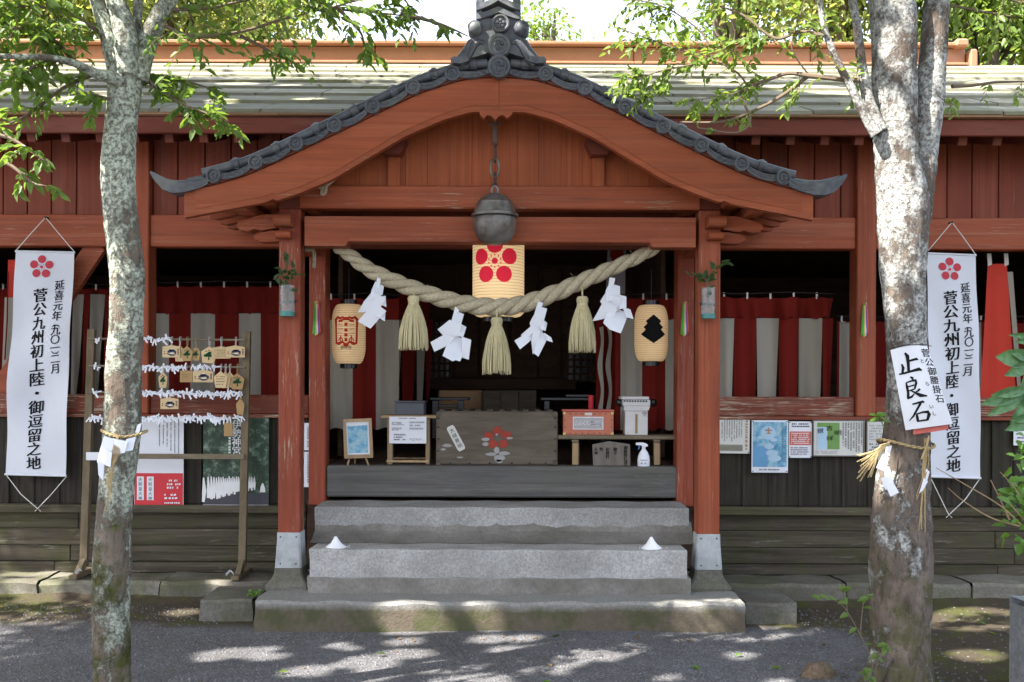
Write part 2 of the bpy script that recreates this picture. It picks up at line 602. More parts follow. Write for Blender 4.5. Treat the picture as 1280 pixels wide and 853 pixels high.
def bronze():
    x = Mx('bronze', .45, .5)
    n = x.noise(7, 6, .65)
    x.color(x.mix(x.ramp(n, [(.36, 0), (.64, 1)]), (.10, .082, .07), (.24, .23, .22)))
    x.b.inputs['Metallic'].default_value = .35
    x.rough(x.ramp(n, [(.3, .28), (.7, .55)])).bump(x.noise(40, 3), .15, .002)
    M['bronze'] = x.m
bronze()
flat('iron_rust', (.10, .055, .04), .7, .4)
flat('iron_dark', (.025, .024, .024), .5, .4)
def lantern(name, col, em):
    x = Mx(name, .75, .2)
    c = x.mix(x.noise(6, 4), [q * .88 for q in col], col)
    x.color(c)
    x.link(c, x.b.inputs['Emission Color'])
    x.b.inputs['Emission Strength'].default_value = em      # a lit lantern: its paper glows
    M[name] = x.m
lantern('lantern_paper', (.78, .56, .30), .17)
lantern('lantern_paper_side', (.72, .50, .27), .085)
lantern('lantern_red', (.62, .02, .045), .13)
flat('lantern_ink', (.008, .008, .008), .8, .1)
flat('lantern_red_side', (.52, .035, .02), .8, .1)
flat('lacquer_black', (.012, .012, .013), .25, .5)
flat('ema_wood', (.60, .45, .25), .75, .2, .2)
flat('ema_tan', (.42, .27, .12), .75, .2, .2)
flat('ema_green', (.025, .10, .04), .8)
flat('ema_ink', (.04, .05, .09), .8)
flat('box_red', (.50, .17, .10), .6, .3)
flat('brass', (.52, .38, .14), .35, .5, 0, .8)
flat('plate_grey', (.40, .38, .385), .5, .4)
flat('box_white', (.62, .60, .585), .6, .3)
flat('grey_box', (.095, .10, .115), .6, .3)
flat('plastic_white', (.78, .80, .86), .35, .4)
flat('trigger_blue', (.10, .18, .45), .4, .4)
flat('flower_red', (.32, .05, .03), .8)
flat('flower_white', (.33, .32, .31), .8)
flat('salt', (.86, .87, .90), .9, .2)
flat('teal', (.05, .22, .20), .3, .4)
flat('streamer_green', (.08, .42, .05), .5, .3)
flat('streamer_yellow', (.65, .55, .12), .5, .3)
flat('streamer_violet', (.22, .10, .42), .5, .3)
flat('streamer_red', (.55, .08, .06), .5, .3)
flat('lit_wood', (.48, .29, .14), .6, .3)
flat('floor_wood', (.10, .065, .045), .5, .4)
flat('tag_red', (.55, .13, .10), .6)
def glass():
    x = Mx('glass', .05, .5)
    x.color((.85, .92, .92))
    x.b.inputs['Transmission Weight'].default_value = .85
    x.b.inputs['IOR'].default_value = 1.3
    x.b.inputs['Alpha'].default_value = .6
    M['glass'] = x.m
glass()
def ground_mat():
    x = Mx('gravel_ground', .95, .15)
    co = x.tc.outputs['Object']
    v1 = x.vor(95, co, 'Color')
    g = x.node('ShaderNodeRGBToBW'); x.link(v1, g.inputs[0])
    n = x.noise(170, 3, .8, co)
    grav = x.ramp(x.math('ADD', x.math('MULTIPLY', g.outputs[0], .6), x.math('MULTIPLY', n, .4)), [(.2, (.085, .085, .095)), (.5, (.17, .17, .18)), (.75, (.26, .26, .265)), (.9, (.37, .37, .365))])
    big = x.noise(1.1, 6, .65, co)
    grav = x.mix(x.ramp(big, [(.42, 0), (.66, .55)]), grav, (.085, .078, .075))
    earth = x.mix(x.noise(30, 6, .7, co), (.045, .036, .026), (.12, .098, .07))
    moss = x.mix(x.noise(40, 5, .7, co), (.05, .06, .016), (.12, .125, .04))
    X, Y = x.sep('X', co), x.sep('Y', co)
    wob = x.math('MULTIPLY', x.math('SUBTRACT', x.noise(1.6, 6, .65, co), .5), 1.3)
    e1 = x.math('SUBTRACT', x.math('ADD', x.math('ADD', X, wob), x.math('MULTIPLY', x.math('SUBTRACT', 6.6, Y), .25)), 2.35)
    e2 = x.math('ADD', x.math('SUBTRACT', Y, 6.72), x.math('MULTIPLY', wob, .25))
    em = x.math('MAXIMUM', x.ramp(x.math('ADD', e1, .5), [(.38, 0), (.60, 1)]), x.ramp(x.math('ADD', e2, .5), [(.42, 0), (.60, 1)]))
    mm = x.math('MULTIPLY', em, x.ramp(x.noise(2.3, 6, .7, co), [(.48, 0), (.60, .85)]))
    c = x.mix(em, grav, earth)
    c = x.mix(mm, c, moss)
    x.color(c)
    x.bump(x.math('ADD', g.outputs[0], n), .9, .012)
    M['ground'] = x.m
ground_mat()
stone('pebble', (.10, .10, .11), (.24, .24, .245), 0, 0, 12)

def platform_mat():
    x = Mx('platform_stone', .92, .2)
    v = x.noise(55, 4, .8)
    c = x.mix(x.ramp(v, [(.36, 0), (.64, 1)]), (.20, .195, .18), (.30, .295, .275))
    low = x.math('ADD', x.math('MULTIPLY', x.sep('Z'), -1.0), x.math('MULTIPLY', x.noise(5, 7, .7), .09))
    d = x.ramp(x.math('ADD', low, .62), [(.485, 0), (.535, .95)])      # splashed earth and moss on the face below the edge
    e = x.mix(x.noise(24, 6, .7), (.065, .052, .036), (.165, .135, .095))
    e = x.mix(x.ramp(x.noise(3.4, 7, .7), [(.47, 0), (.58, .75)]), e, (.06, .07, .022))
    c = x.mix(d, c, e)
    x.color(c).bump(x.math('ADD', v, x.noise(18, 6, .7)), .6, .01)
    M['platform_stone'] = x.m
platform_mat()
flat('dry_leaf', (.20, .125, .06), .8, .2, .5)
# ================================================================== ground
def ground_h(x, y):
    h = .012 * sin(x * 1.7 + y * .6) * cos(y * 1.3) + .006 * sin(5.1 * x) * sin(4.3 * y)
    if y > 6.75: h += .03 * min(1, (y - 6.75) / .5) * (1 if abs(x) > 2.0 else .3)
    if y > 7.3: h += .085 * min(1, (y - 7.3) / .2)
    if x > 2.3 and y < 6.9: h += .03 * min(1, (x - 2.3) / .8)
    return h
xs = sorted(set([-70, -45, -28, -18, -12, -9, -7] + [round(-6 + .1 * i, 2) for i in range(121)] + [7, 9, 12, 18, 28, 45, 70]))
ys = sorted(set([-60, -35, -20, -12, -6, -2, 0, 1.5, 2.5] + [round(3 + .1 * i, 2) for i in range(56)] + [9, 10, 12, 16, 24, 40, 70, 110]))
g = MB().sheet([[(x, y, ground_h(x, y)) for x in xs] for y in ys])
structure(g.build('ground', M['ground'], smooth='all'))
# loose gravel lying on it
vs, qs = [], []
for i in range(16000):
    y = 4.6 + 2.6 * random.random() ** 1.4
    x = random.uniform(-.56, .56) * y
    if y > 6.5 and abs(x) < 2.0: continue
    if x > 2.1 + random.random() * .5 and random.random() < .8: continue
    r = random.uniform(.0025, .0075)
    z = ground_h(x, y)
    a = random.random() * 6.3
    sx, sy, sz = r * random.uniform(.7, 1.5), r * random.uniform(.7, 1.3), r * random.uniform(.5, .9)
    o = len(vs)
    for dx, dy, dz in ((-1, -1, -.5), (1, -1, -.5), (1, 1, -.5), (-1, 1, -.5), (-.6, -.5, 1), (.6, -.7, .9), (.5, .6, 1), (-.7, .6, .8)):
        vs.append((x + cos(a) * dx * sx - sin(a) * dy * sy, y + sin(a) * dx * sx + cos(a) * dy * sy, z + dz * sz))
    qs += [(o + 4, o + 5, o + 6, o + 7), (o, o + 1, o + 5, o + 4), (o + 1, o + 2, o + 6, o + 5), (o + 2, o + 3, o + 7, o + 6), (o + 3, o, o + 4, o + 7)]
o = bpy.data.objects.new('loose_gravel', np_mesh('loose_gravel', vs, qs, M['pebble']))
COL.objects.link(o); o['kind'] = 'stuff'

# dry litter blown against the stones and over the gravel
vs, qs = [], []
for i in range(260):
    y = random.choice((6.45, 7.25, 6.8)) + random.gauss(0, .12) if random.random() < .6 else random.uniform(5.2, 7.2)
    x = random.uniform(-.52, .52) * y
    if abs(x) < 2.0 and y > 6.5: y = random.uniform(6.2, 6.5)
    if abs(x) >= 1.95 and y > 7.3: continue
    a = random.random() * 6.3; L = random.uniform(.008, .028); w_ = L * random.uniform(.12, .4)
    z = ground_h(x, y) + .006
    o = len(vs)
    for u, v, h in ((-1, 0, 0), (0, -1, .3), (1, 0, .1), (0, 1, .25)):
        vs.append((x + cos(a) * u * L - sin(a) * v * w_, y + sin(a) * u * L + cos(a) * v * w_, z + h * L * random.random()))
    qs.append((o, o + 1, o + 2, o + 3))
o = bpy.data.objects.new('leaf_litter', np_mesh('leaf_litter', vs, qs, M['dry_leaf']))
COL.objects.link(o); o['kind'] = 'stuff'

# ================================================================== stone work
CX = -.095                                            # middle line of the building
def rough_block(mb, x0, x1, y0, y1, z0, z1, amp=.006, nx=24, ny=4, nz=3, b=.012):
    """stone block with worn, uneven faces and edges"""
    def jit(p):
        x, y, z = p
        k = sin(x * 9.1 + z * 7) * sin(y * 8.3 + x * 3.1) + .6 * sin(x * 23 + y * 17 + z * 29)
        return (x + amp * .5 * k, y + amp * k * .8, z + amp * .5 * sin(x * 13 + y * 11))
    def face(fn, n, m):
        mb.sheet([[jit(fn(i / n, j / m)) for i in range(n + 1)] for j in range(m + 1)])
    L = lambda a, c, t: a + (c - a) * t
    face(lambda u, v: (L(x0, x1, u), y0, L(z0, z1 - b, v)), nx, nz)
    face(lambda u, v: (L(x0, x1, u), L(y0, y0 + b, v), L(z1 - b, z1, v)), nx, 1)
    face(lambda u, v: (L(x0, x1, u), L(y0 + b, y1, v), z1), nx, ny)
    face(lambda u, v: (x0, L(y0, y1, u), L(z0, z1 - b, v)), ny, nz)
    face(lambda u, v: (x1, L(y0, y1, u), L(z0, z1 - b, v)), ny, nz)
    face(lambda u, v: (L(x0, x1, u), y1, L(z0, z1, v)), nx, 1)

steps = thing('stone_steps', 'pale granite steps with mortar courses rising to the shrine floor', 'steps', (CX, 6.84, .19))
mb = MB(); rough_block(mb, xp(384, 6.83), xp(865, 6.83), 6.84, 7.75, .185, zp(722, 6.84), .008); mb.build('base_course', M['mortar'], steps, True)
mb = MB(); rough_block(mb, xp(387, 6.83), xp(860.5, 6.83), 6.845, 7.75, zp(723, 6.84), .495, .007, 60); mb.build('granite_slab', M['granite'], steps, True)
mb = MB()                                             # mortar course that slopes out at its foot
x0, x1 = xp(394, 7.3), xp(866, 7.3)
rows = []
for (yy, zz) in ((7.12, .498), (7.20, .512), (7.31, .56), (7.345, .625), (7.7, .625)):
    rows.append([(x0 + (x1 - x0) * i / 50, yy + .005 * sin(i * 1.9) * sin(i * .7), zz + .002 * sin(i * 2.7)) for i in range(51)])
mb.sheet(rows); mb.build('mortar_course', M['mortar'], steps, True)
mb = MB(); rough_block(mb, xp(393, 7.3), xp(863, 7.3), 7.33, 7.78, zp(662, 7.33), .728, .006, 60); mb.build('granite_slab', M['granite'], steps, True)

plat = thing('stone_platform', 'low worn stone platform the porch posts and steps stand on', 'platform', (CX, 6.57, 0))
mb = MB(); rough_block(mb, xp(318, 6.57), xp(933, 6.57), 6.575, 7.72, -.06, .193, .012, 70, 8, 4, .02); mb.build('main_slab', M['platform_stone'], plat, True)
mb = MB(); rough_block(mb, xp(251, 6.87), xp(317, 6.87), 6.86, 7.36, -.06, .142, .01, 8, 5, 3, .018); mb.build('side_block', M['concrete'], plat, True)
mb = MB(); rough_block(mb, xp(934, 6.85), xp(997, 6.85), 6.85, 7.36, -.06, .135, .01, 8, 5, 3, .018); mb.build('side_block', M['concrete'], plat, True)

for a, b_, nm, lab in ((-6.2, xp(316, 6.57), 'ledge', 'mossy stone ledge under the plaque rack'), (xp(935, 6.57), 6.2, 'ledge', 'mossy stone ledge behind the thick tree trunk')):
    t = thing('stone_ledge', lab, 'ledge', ((a + b_) / 2, 7.5, 0))
    n = 5
    for i in range(n):
        u0, u1 = a + (b_ - a) * i / n, a + (b_ - a) * (i + 1) / n
        mb = MB(); rough_block(mb, u0 + .006, u1 - .006, 7.37 + .012 * (i % 2), 7.86, -.06, .163 + .005 * (i % 3), .012, 16, 4, 3, .025)
        mb.build('ledge_stone', M['ledge_stone'], t, True)

# ================================================================== the hall
D = 7.8
hall = thing('shrine_hall', 'long red timber shrine hall with plank roof behind the porch', 'shrine', (CX, D, .16))
LX, RX = -5.6, 5.6
# posts of the front wall (x in pixels, width)
for px, w_, lo in ((-62, 22, 519), (178, 20, 519), (398, 21, 632), (855.5, 21, 632), (1080, 24, 519), (1312, 22, 519)):
    mb = MB(); c = xp(px, D); h = w_ / 2 * D / F
    top = 3.62 if not (380 < px < 870) else 2.9
    mb.box(c - h, c + h, D - .05, D + .13, zp(lo, D), top, .008)
    mb.build('wall_post', M['red_worn_v'] if 380 < px < 870 else M['red_v'], hall)
# beam over the openings
bays = [(-5.6, xp(-73, D)), (xp(-51, D), xp(168, D)), (xp(188, D), xp(387, D)), (xp(867, D), xp(1068, D)), (xp(1092, D), xp(1300, D)), (xp(1323, D), 5.6)]
for a, b_ in bays:
    mb = MB().box(a + .002, b_ - .002, D - .025, D + .1, zp(310.5, D), zp(271, D), .007); mb.build('head_beam', M['red_h'], hall)
    mb = MB().box(a + .002, b_ - .002, D - .015, D + .09, zp(519, D), zp(495, D), .007); mb.build('rail', M['red_worn_h'], hall)
for a, b_ in ((LX, xp(387, D)), (xp(867, D), RX)):
    MB().box(a + .002, b_ - .002, D - .052, D + .09, zp(523.5, D), zp(519.3, D), .004).build('ledge_board', M['red_worn_h'], hall)
mb = MB().box(xp(410, D), xp(845, D), D + .02, D + .12, zp(310, D), zp(262, D), .006); mb.build('head_beam', M['red_dark'], hall)
# upper wall planks
x = LX
while x < RX:
    wd = random.uniform(.185, .215)
    if not any(abs((x + wd / 2) - xp(p, D)) < .02 for p in ()):
        mb = MB().box(x + .004, x + wd - .004, D + .02 + random.uniform(0, .004), D + .055, zp(271, D) + .002, 3.72, .005)
        mb.build('wall_plank', M['red_plank'], hall)
    x += wd
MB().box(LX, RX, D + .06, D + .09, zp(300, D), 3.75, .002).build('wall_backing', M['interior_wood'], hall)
# lower wall planks
for a, b_ in ((LX, xp(387, D)), (xp(867, D), RX)):
    x = a
    while x < b_ - .02:
        wd = min(random.choice((.17, .2, .235)), b_ - x)
        if b_ - x - wd < .06: wd = b_ - x
        d = random.choice((0, .012))
        mb = MB().box(x + .003, x + wd - .003, D + .02 - d, D + .06, zp(632, D) + .002, zp(523.5, D) - .002, .005)
        mb.build('wall_plank', M['black_plank'], hall)
        if random.random() < .8:
            mb = MB().box(x - .012, x + .016, D - .004, D + .018, zp(632, D) + .002, zp(523.5, D) - .002, .004); mb.build('cover_strip', M['black_plank'], hall)
        x += wd
for a, b_ in ((LX, xp(406, D)), (xp(848, D), RX)): MB().box(a, b_, D + .065, D + .09, .2, zp(523, D), .002).build('wall_backing', M['interior_wood'], hall)
# sill beam and mossy boards under the wall
for side in ((LX, xp(384, D)), (xp(868, D), RX)):
    zs = [(632, 641.5, -.085, 'moss_plank'), (641.8, 662, -.02, 'moss_plank'), (662.4, 683, -.024, 'moss_plank'), (683.4, 703, -.018, 'moss_plank'), (703.4, 716, -.06, 'moss_plank')]
    for t_, b2, dy, mt in zs:
        x = side[0]
        while x < side[1] - .05:
            L = min(random.uniform(1.6, 2.6), side[1] - x)
            if side[1] - x - L < .5: L = side[1] - x
            mb = MB().box(x + .002, x + L - .002, D + dy + random.uniform(-.003, .003), D + .06, zp(b2, D), zp(t_, D), .006)
            mb.build('sill_beam' if t_ in (632, 703.4) else 'base_board', M[mt], hall)
            x += L
MB().box(xp(384, D) + .004, xp(868, D) - .004, D - .02, D + .06, .2, .728, .004).build('sill_beam', M['interior_wood'], hall)
# brace in the bay by the hanging banner
a, b_ = P(122, 306, D + .05), P(-4, 494, D + .05)
d = (b_ - a).normalized(); n_ = Vector((-d.z, 0, d.x)) * .075
mb = MB()
mb.prism([((a + n_).x, (a + n_).z), ((b_ + n_).x, (b_ + n_).z), ((b_ - n_).x, (b_ - n_).z), ((a - n_).x, (a - n_).z)], D + .03, D + .09)
mb.build('brace', M['red_h'], hall)
# floor timber across the entrance, floor, inside of the hall
mb = MB().box(xp(408.5, 7.77), xp(847, 7.77), 7.76, 7.96, zp(622, 7.77), zp(583, 7.77), .012); mb.build('threshold_beam', M['grey_beam'], hall)
FZ = zp(583, 7.77) - .004
for i in range(15):
    a = xp(408, D) + i * .19
    if a > xp(846, D): break
    MB().box(a + .002, min(a + .188, xp(847, D)), 7.965, 12.0, FZ - .04, FZ, .002).build('floor_board', M['floor_wood'], hall)
MB().box(LX, RX, 9.2, 12.2, FZ - .09, FZ - .045, .002).build('under_floor', M['interior_wood'], hall)
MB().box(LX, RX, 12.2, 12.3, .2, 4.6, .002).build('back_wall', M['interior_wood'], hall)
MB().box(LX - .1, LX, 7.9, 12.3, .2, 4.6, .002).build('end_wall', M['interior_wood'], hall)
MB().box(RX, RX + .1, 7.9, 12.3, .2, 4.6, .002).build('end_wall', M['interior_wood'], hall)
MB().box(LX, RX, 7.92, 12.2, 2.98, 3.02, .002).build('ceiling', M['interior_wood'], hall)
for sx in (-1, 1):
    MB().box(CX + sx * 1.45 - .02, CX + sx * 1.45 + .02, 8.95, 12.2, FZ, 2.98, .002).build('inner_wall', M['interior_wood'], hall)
# doors at the back of the entrance room
DB = 11.0
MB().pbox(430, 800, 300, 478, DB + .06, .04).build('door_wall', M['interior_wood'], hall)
for i, (a, b_) in enumerate(((568, 598), (600, 637), (639, 672), (674, 702))):
    mb = MB().pbox(a, b_, 330, 472, DB, .04)
    d_ = mb.build('door_panel', M['interior_wood'], hall)
    mb = MB()
    for y0 in (332, 385, 432, 468): mb.pbox(a + 1, b_ - 1, y0, y0 + 4, DB - .015, .012, .002)
    for x0 in (a + 1, b_ - 5): mb.pbox(x0, x0 + 4, 336, 468, DB - .014, .012, .002)
    mb.build('door_frame', M['interior_wood'], d_)
for (a, b_, t_, bt) in ((534, 564, 400, 474), (708, 744, 405, 478)):
    la = MB().pbox(a, b_, t_, bt, DB + .02, .02).build('lattice_window', M['lacquer_black'], hall)
    mb = MB()
    for i in range(5): mb.pbox(a + i * (b_ - a - 3) / 4, a + i * (b_ - a - 3) / 4 + 3, t_, bt, DB - .012, .03, .002)
    for i in range(9): mb.pbox(a, b_, t_ + i * (bt - t_ - 3) / 8, t_ + i * (bt - t_ - 3) / 8 + 2.5, DB - .008, .02, .002)
    mb.build('lattice_bars', M['interior_wood'], la)
MB().pbox(535, 720, 474, 487, DB - .1, .2).build('door_sill', M['interior_wood'], hall)
MB().pbox(548, 603, 488, 512, 10.2, .3, .01).build('low_step', M['lit_wood'], hall)
mb = MB().pbox(603, 671, 488, 516, 9.9, .5, .01); mb.build('prayer_platform', M['old_board'], hall)
for i in range(3): MB().pbox(604 + i * 22.5, 625 + i * 22.5, 489, 515, 9.885, .012, .003).build('platform_panel', M['old_board'], hall)

# main roof ---------------------------------------------------------
E_Y, E_Z, SL = 7.25, 3.605, .42
MB().box(LX - .6, RX + .6, E_Y + .02, E_Y + .06, zp(167, E_Y), zp(146, E_Y), .005).build('eave_board', M['red_dark'], hall)
x = LX - .6
while x < RX + .6:
    MB().box(x + .001, x + 1.499, E_Y - .03, E_Y + .05, zp(145.7, E_Y), zp(141, E_Y), .004).build('eave_trim', M['eave_edge'], hall); x += 1.5
rm = MB().box(-.033, .033, 0, .62, -.045, .045, .005).mesh('rafter', M['red_dark'])
x = LX
while x < RX:
    if not (-1.9 < x < 1.7):
        inst(rm, 'rafter', hall, Matrix.Translation((x, E_Y + .1, zp(172.5, E_Y + .1))) @ Matrix.Rotation(math.atan(.3), 4, 'X'))
    x += .255
# soffit
mb = MB(); mb.sheet([[(LX - .6, E_Y + .05, 3.56), (RX + .6, E_Y + .05, 3.56)], [(LX - .6, 8.0, 3.56 + .75 * .3), (RX + .6, 8.0, 3.56 + .75 * .3)]])
mb.build('soffit', M['red_dark'], hall)
# overlapping roof boards in courses
for r in range(8):
    y0, y1 = E_Y - .045 + r * .47, E_Y + (r + 1) * .47 + .10
    x = LX - .6 - random.random()
    while x < RX + .7:
        L = random.uniform(.45, .85)
        dz = random.uniform(0, .006)
        z0, z1 = E_Z + (y0 - E_Y) * SL + .012, E_Z + (y1 - E_Y) * SL - .016
        th = .026
        a, b_ = x + .006, x + L - .006
        tw = random.uniform(-.004, .004)
        v = [(a, y0, z0 + dz), (b_, y0, z0 + dz + tw), (b_, y1, z1), (a, y1, z1), (a, y0, z0 + th + dz), (b_, y0, z0 + th + dz + tw), (b_, y1, z1 + th), (a, y1, z1 + th)]
        mb = MB().add(v, [(0, 1, 2, 3), (4, 5, 6, 7), (0, 1, 5, 4), (1, 2, 6, 5), (2, 3, 7, 6), (3, 0, 4, 7)])
        mb.build('roof_board', M['roof_board'], hall)
        x += L
mb = MB(); mb.sheet([[(LX - .6, E_Y, E_Z - .012), (RX + .6, E_Y, E_Z - .012)], [(LX - .6, 11.1, E_Z + 3.85 * SL - .02), (RX + .6, 11.1, E_Z + 3.85 * SL - .02)], [(LX - .6, 14.9, E_Z - .02), (RX + .6, 14.9, E_Z - .02)]])
mb.build('roof_deck', M['interior_wood'], hall)
RD = 11.0
x = xp(-60, RD)
for x1 in (xp(150, RD), xp(368, RD), xp(468, RD), xp(790, RD), xp(1010, RD), xp(1203, RD)):
    MB().box(x + .003, x1 - .003, RD - .05, RD + .35, zp(80.5, RD), zp(60.5, RD), .012).build('ridge_box', M['copper_ridge'], hall)
    MB().box(x + .002, x1 - .002, RD - .12, RD + .42, zp(60, RD), zp(55.5, RD), .01).build('ridge_cap', M['copper_ridge'], hall)
    MB().box(x + .002, x1 - .002, RD - .13, RD + .4, zp(84, RD), zp(81, RD), .008).build('ridge_base', M['copper_ridge'], hall)
    x = x1
mb = MB().box(xp(1186, RD), xp(1202, RD), RD - .16, RD + .4, zp(62, RD), zp(52, RD), .02)
mb.box(xp(1204, RD), xp(1214, RD), RD - .14, RD + .4, zp(88, RD), zp(64, RD), .03); mb.build('ridge_end', M['copper_ridge'], hall)

# ================================================================== the porch
porch = thing('entrance_porch', 'red gabled shrine porch with grey tile edge and two front posts', 'porch', (CX, 7.1, .19))
DB_ = 6.70
s_ = DB_ / F
DT_ = 6.655
OFF = np.array([0, 30, 48, 98, 148, 198, 248, 283, 318, 358, 393.])
TOP = np.array([97, 98.5, 101, 117, 141, 166, 190, 207, 222, 233.5, 241.])
BOF = np.array([0, 33, 69, 119, 169, 209, 250, 272, 277, 282, 292, 340, 393.])
BOT = np.array([141, 140, 150, 172, 202, 226, 243, 250.5, 252, 250, 254.5, 263.5, 274.])
def smooth_interp(X, Y, k=9):
    fx = np.linspace(0, 393, 394)
    fy = np.interp(fx, X, Y)
    pad = np.concatenate([2 * fy[0] - fy[k:0:-1] if False else fy[k:0:-1], fy, 2 * fy[-1] - fy[-2:-k - 2:-1]])
    ker = np.hanning(2 * k + 3)[1:-1]; ker /= ker.sum()
    return np.convolve(pad, ker, 'valid')
ST = smooth_interp(OFF, TOP, 16)
SB = np.interp(np.linspace(0, 393, 394), BOF, BOT)
SBs = smooth_interp(BOF, BOT, 7); SB[:255] = SBs[:255]
def zt(off): return zp(float(np.interp(abs(off), np.arange(394), ST)), DB_)      # top line of the bargeboard at photo offset off
def zb(off): return zp(float(np.interp(abs(off), np.arange(394), SB)), DB_)
def zX(X): return zt((X - CX) / s_)
for sg in (-1, 1):
    us = np.concatenate([np.linspace(.25, 262, 40), np.linspace(266, 296, 12), np.linspace(302, 393, 14)])
    pts = lambda f, d=0: [(CX + sg * u * s_, f(u) + d) for u in us]
    bb = MB().strip(pts(zt, -.002), pts(zb), DB_, DB_ + .06).build('bargeboard', M['red_barge'], porch)
    u2 = us[us < 386]
    lo = [(CX + sg * u * s_, zb(u) + .042) for u in u2]; hi = [(CX + sg * u * s_, zt(u) - .006) for u in u2]
    MB().strip(hi, lo, DB_ - .004, DB_ - .0005).build('bargeboard_face', M['red_barge'], bb)
    # thin eave moulding between bargeboard and tiles
    MB().strip([(x, z + .034) for x, z in pts(zt)], pts(zt, .001), DB_ - .018, DB_ + .05).build('verge_board', M['red_dark'], porch)
    MB().strip([(x, z + .10) for x, z in pts(zt)], pts(zt, .032), DT_ + .10, DT_ + .13).build('tile_bed', M['tile'], porch)
    # roof deck, ribs under it
    MB().strip(pts(zt, .03), pts(zt, -.015), DB_ + .062, 7.9).build('roof_deck', M['red_dark'], porch)
    for yy in (6.92, 7.18, 7.42, 7.62):
        u3 = np.linspace(190, 388, 24)
        MB().strip([(CX + sg * u * s_, zt(u) - .016) for u in u3], [(CX + sg * u * s_, zt(u) - .10 - (.02 if u < 380 else 0)) for u in u3], yy, yy + .07).build('rafter', M['red_h'], porch)
    for k, u in enumerate((268, 300, 330)):
        z = zt(u) - .10
        MB().box(CX + sg * u * s_ - .055, CX + sg * u * s_ + .055, 6.80, 7.78, z - .09, z - .01, .012).build('purlin', M['red_h'], porch)
    # post, sleeve and foot
    pc = xp(361.5 if sg < 0 else 886.5, 7.02)
    MB().box(pc - .0765, pc + .0765, 7.02, 7.175, zp(668, 7.02), zp(262, 7.02), .008).build('post', M['red_worn_v'] if sg < 0 else M['red_v'], porch)
    zs_, ze_ = zp(667, 7.02), zp(711, 7.02)
    mb = MB()
    def ringbox(levels):
        v, f = [], []
        for z, h in levels:
            b = .012
            v += [(pc - h + b, 7.0975 - h, z), (pc + h - b, 7.0975 - h, z), (pc + h, 7.0975 - h + b, z), (pc + h, 7.0975 + h - b, z),
                  (pc + h - b, 7.0975 + h, z), (pc - h + b, 7.0975 + h, z), (pc - h, 7.0975 + h - b, z), (pc - h, 7.0975 - h + b, z)]
        for i in range(len(levels) - 1):
            for k in range(8): f.append((i * 8 + k, i * 8 + (k + 1) % 8, i * 8 + 8 + (k + 1) % 8, i * 8 + 8 + k))
        f += [tuple(range(8)), tuple(range(len(v) - 8, len(v)))]
        mb.add(v, f)
    ringbox([(ze_, .095), (ze_ + .02, .094), (zs_ - .05, .083), (zs_ - .004, .083), (zs_, .080)])
    sleeve = mb.build('post_sleeve', M['white_sleeve'], porch)
    mb = MB()
    for a in (-.055, .055):
        for z in (zs_ - .03, ze_ + .03): mb.lathe([(.0001, -.003), (.005, -.002), (.006, 0)], (pc + a, 7.01 - (.006 if z < .4 else 0), z), 8, 'y')
    mb.build('screws', M['iron_dark'], sleeve)
    mb = MB()
    ringbox([(.19, .150), (.215, .152), (.24, .135), (.27, .112), (.30, .099), (ze_ - .003, .096)])
    mb.build('post_base', M['concrete'], porch)
    # carved noses on the post head, pointing outwards and forwards
    up = [(2, 303), (2, 297), (16, 299), (26, 297), (36, 290), (40, 282), (36, 276), (48, 273), (58, 276), (66, 272), (70, 266), (62, 262), (44, 262), (30, 258), (2, 258)]
    n1 = [(2, 285), (14, 287), (24, 289), (33, 287), (41, 290), (51, 289), (56, 284), (53, 278), (45, 276), (37, 273), (30, 271), (20, 269), (2, 270)]
    n2 = [(2, 302), (14, 303), (26, 303), (33, 300), (35, 296), (31, 293), (24, 291), (12, 289), (2, 289)]
    e = pc + sg * .0765
    for poly, y0, y1 in ((n1, 7.03, 7.16), (n2, 7.045, 7.145)):
        MB().prism([(e + sg * (u - 2) * 7.02 / F, zp(v, 7.02)) for u, v in poly], y0, y1).build('carved_nose', M['red_h'], porch)
    for (z0, z1, hw, ln) in ((zp(285.5, 7.0), zp(271, 7.0), .062, .13), (zp(300, 7.0), zp(290.5, 7.0), .052, .09)):
        zc_, rr = (z0 + z1) / 2, (z1 - z0) / 2
        poly = [(7.018, z0), (7.018 - ln + rr, z0)] + [(7.018 - ln + rr - rr * sin(a), zc_ - rr * cos(a)) for a in np.linspace(.2, pi - .2, 7)] + [(7.018 - ln + rr, z1), (7.018, z1)]
        mb = MB(); off = sg * .03
        n = len(poly)
        mb.add([(pc + off - hw, y, z) for y, z in poly] + [(pc + off + hw, y, z) for y, z in poly],
               [tuple(range(n)), tuple(range(2 * n - 1, n - 1, -1))] + [(i, (i + 1) % n, n + (i + 1) % n, n + i) for i in range(n)])
        mb.build('beam_end', M['red_h'], porch)
    MB().box(pc - .085, pc + .085, 7.012, 7.183, zp(262, 7.02) - .004, zp(240, 7.02), .012).build('bearing_block', M['red_dark'], porch)
    # tie beam back to the hall
    MB().box(pc - .06, pc + .06, 7.18, 7.76, zp(305, 7.02), zp(275, 7.02), .01).build('tie_beam', M['red_h'], porch)
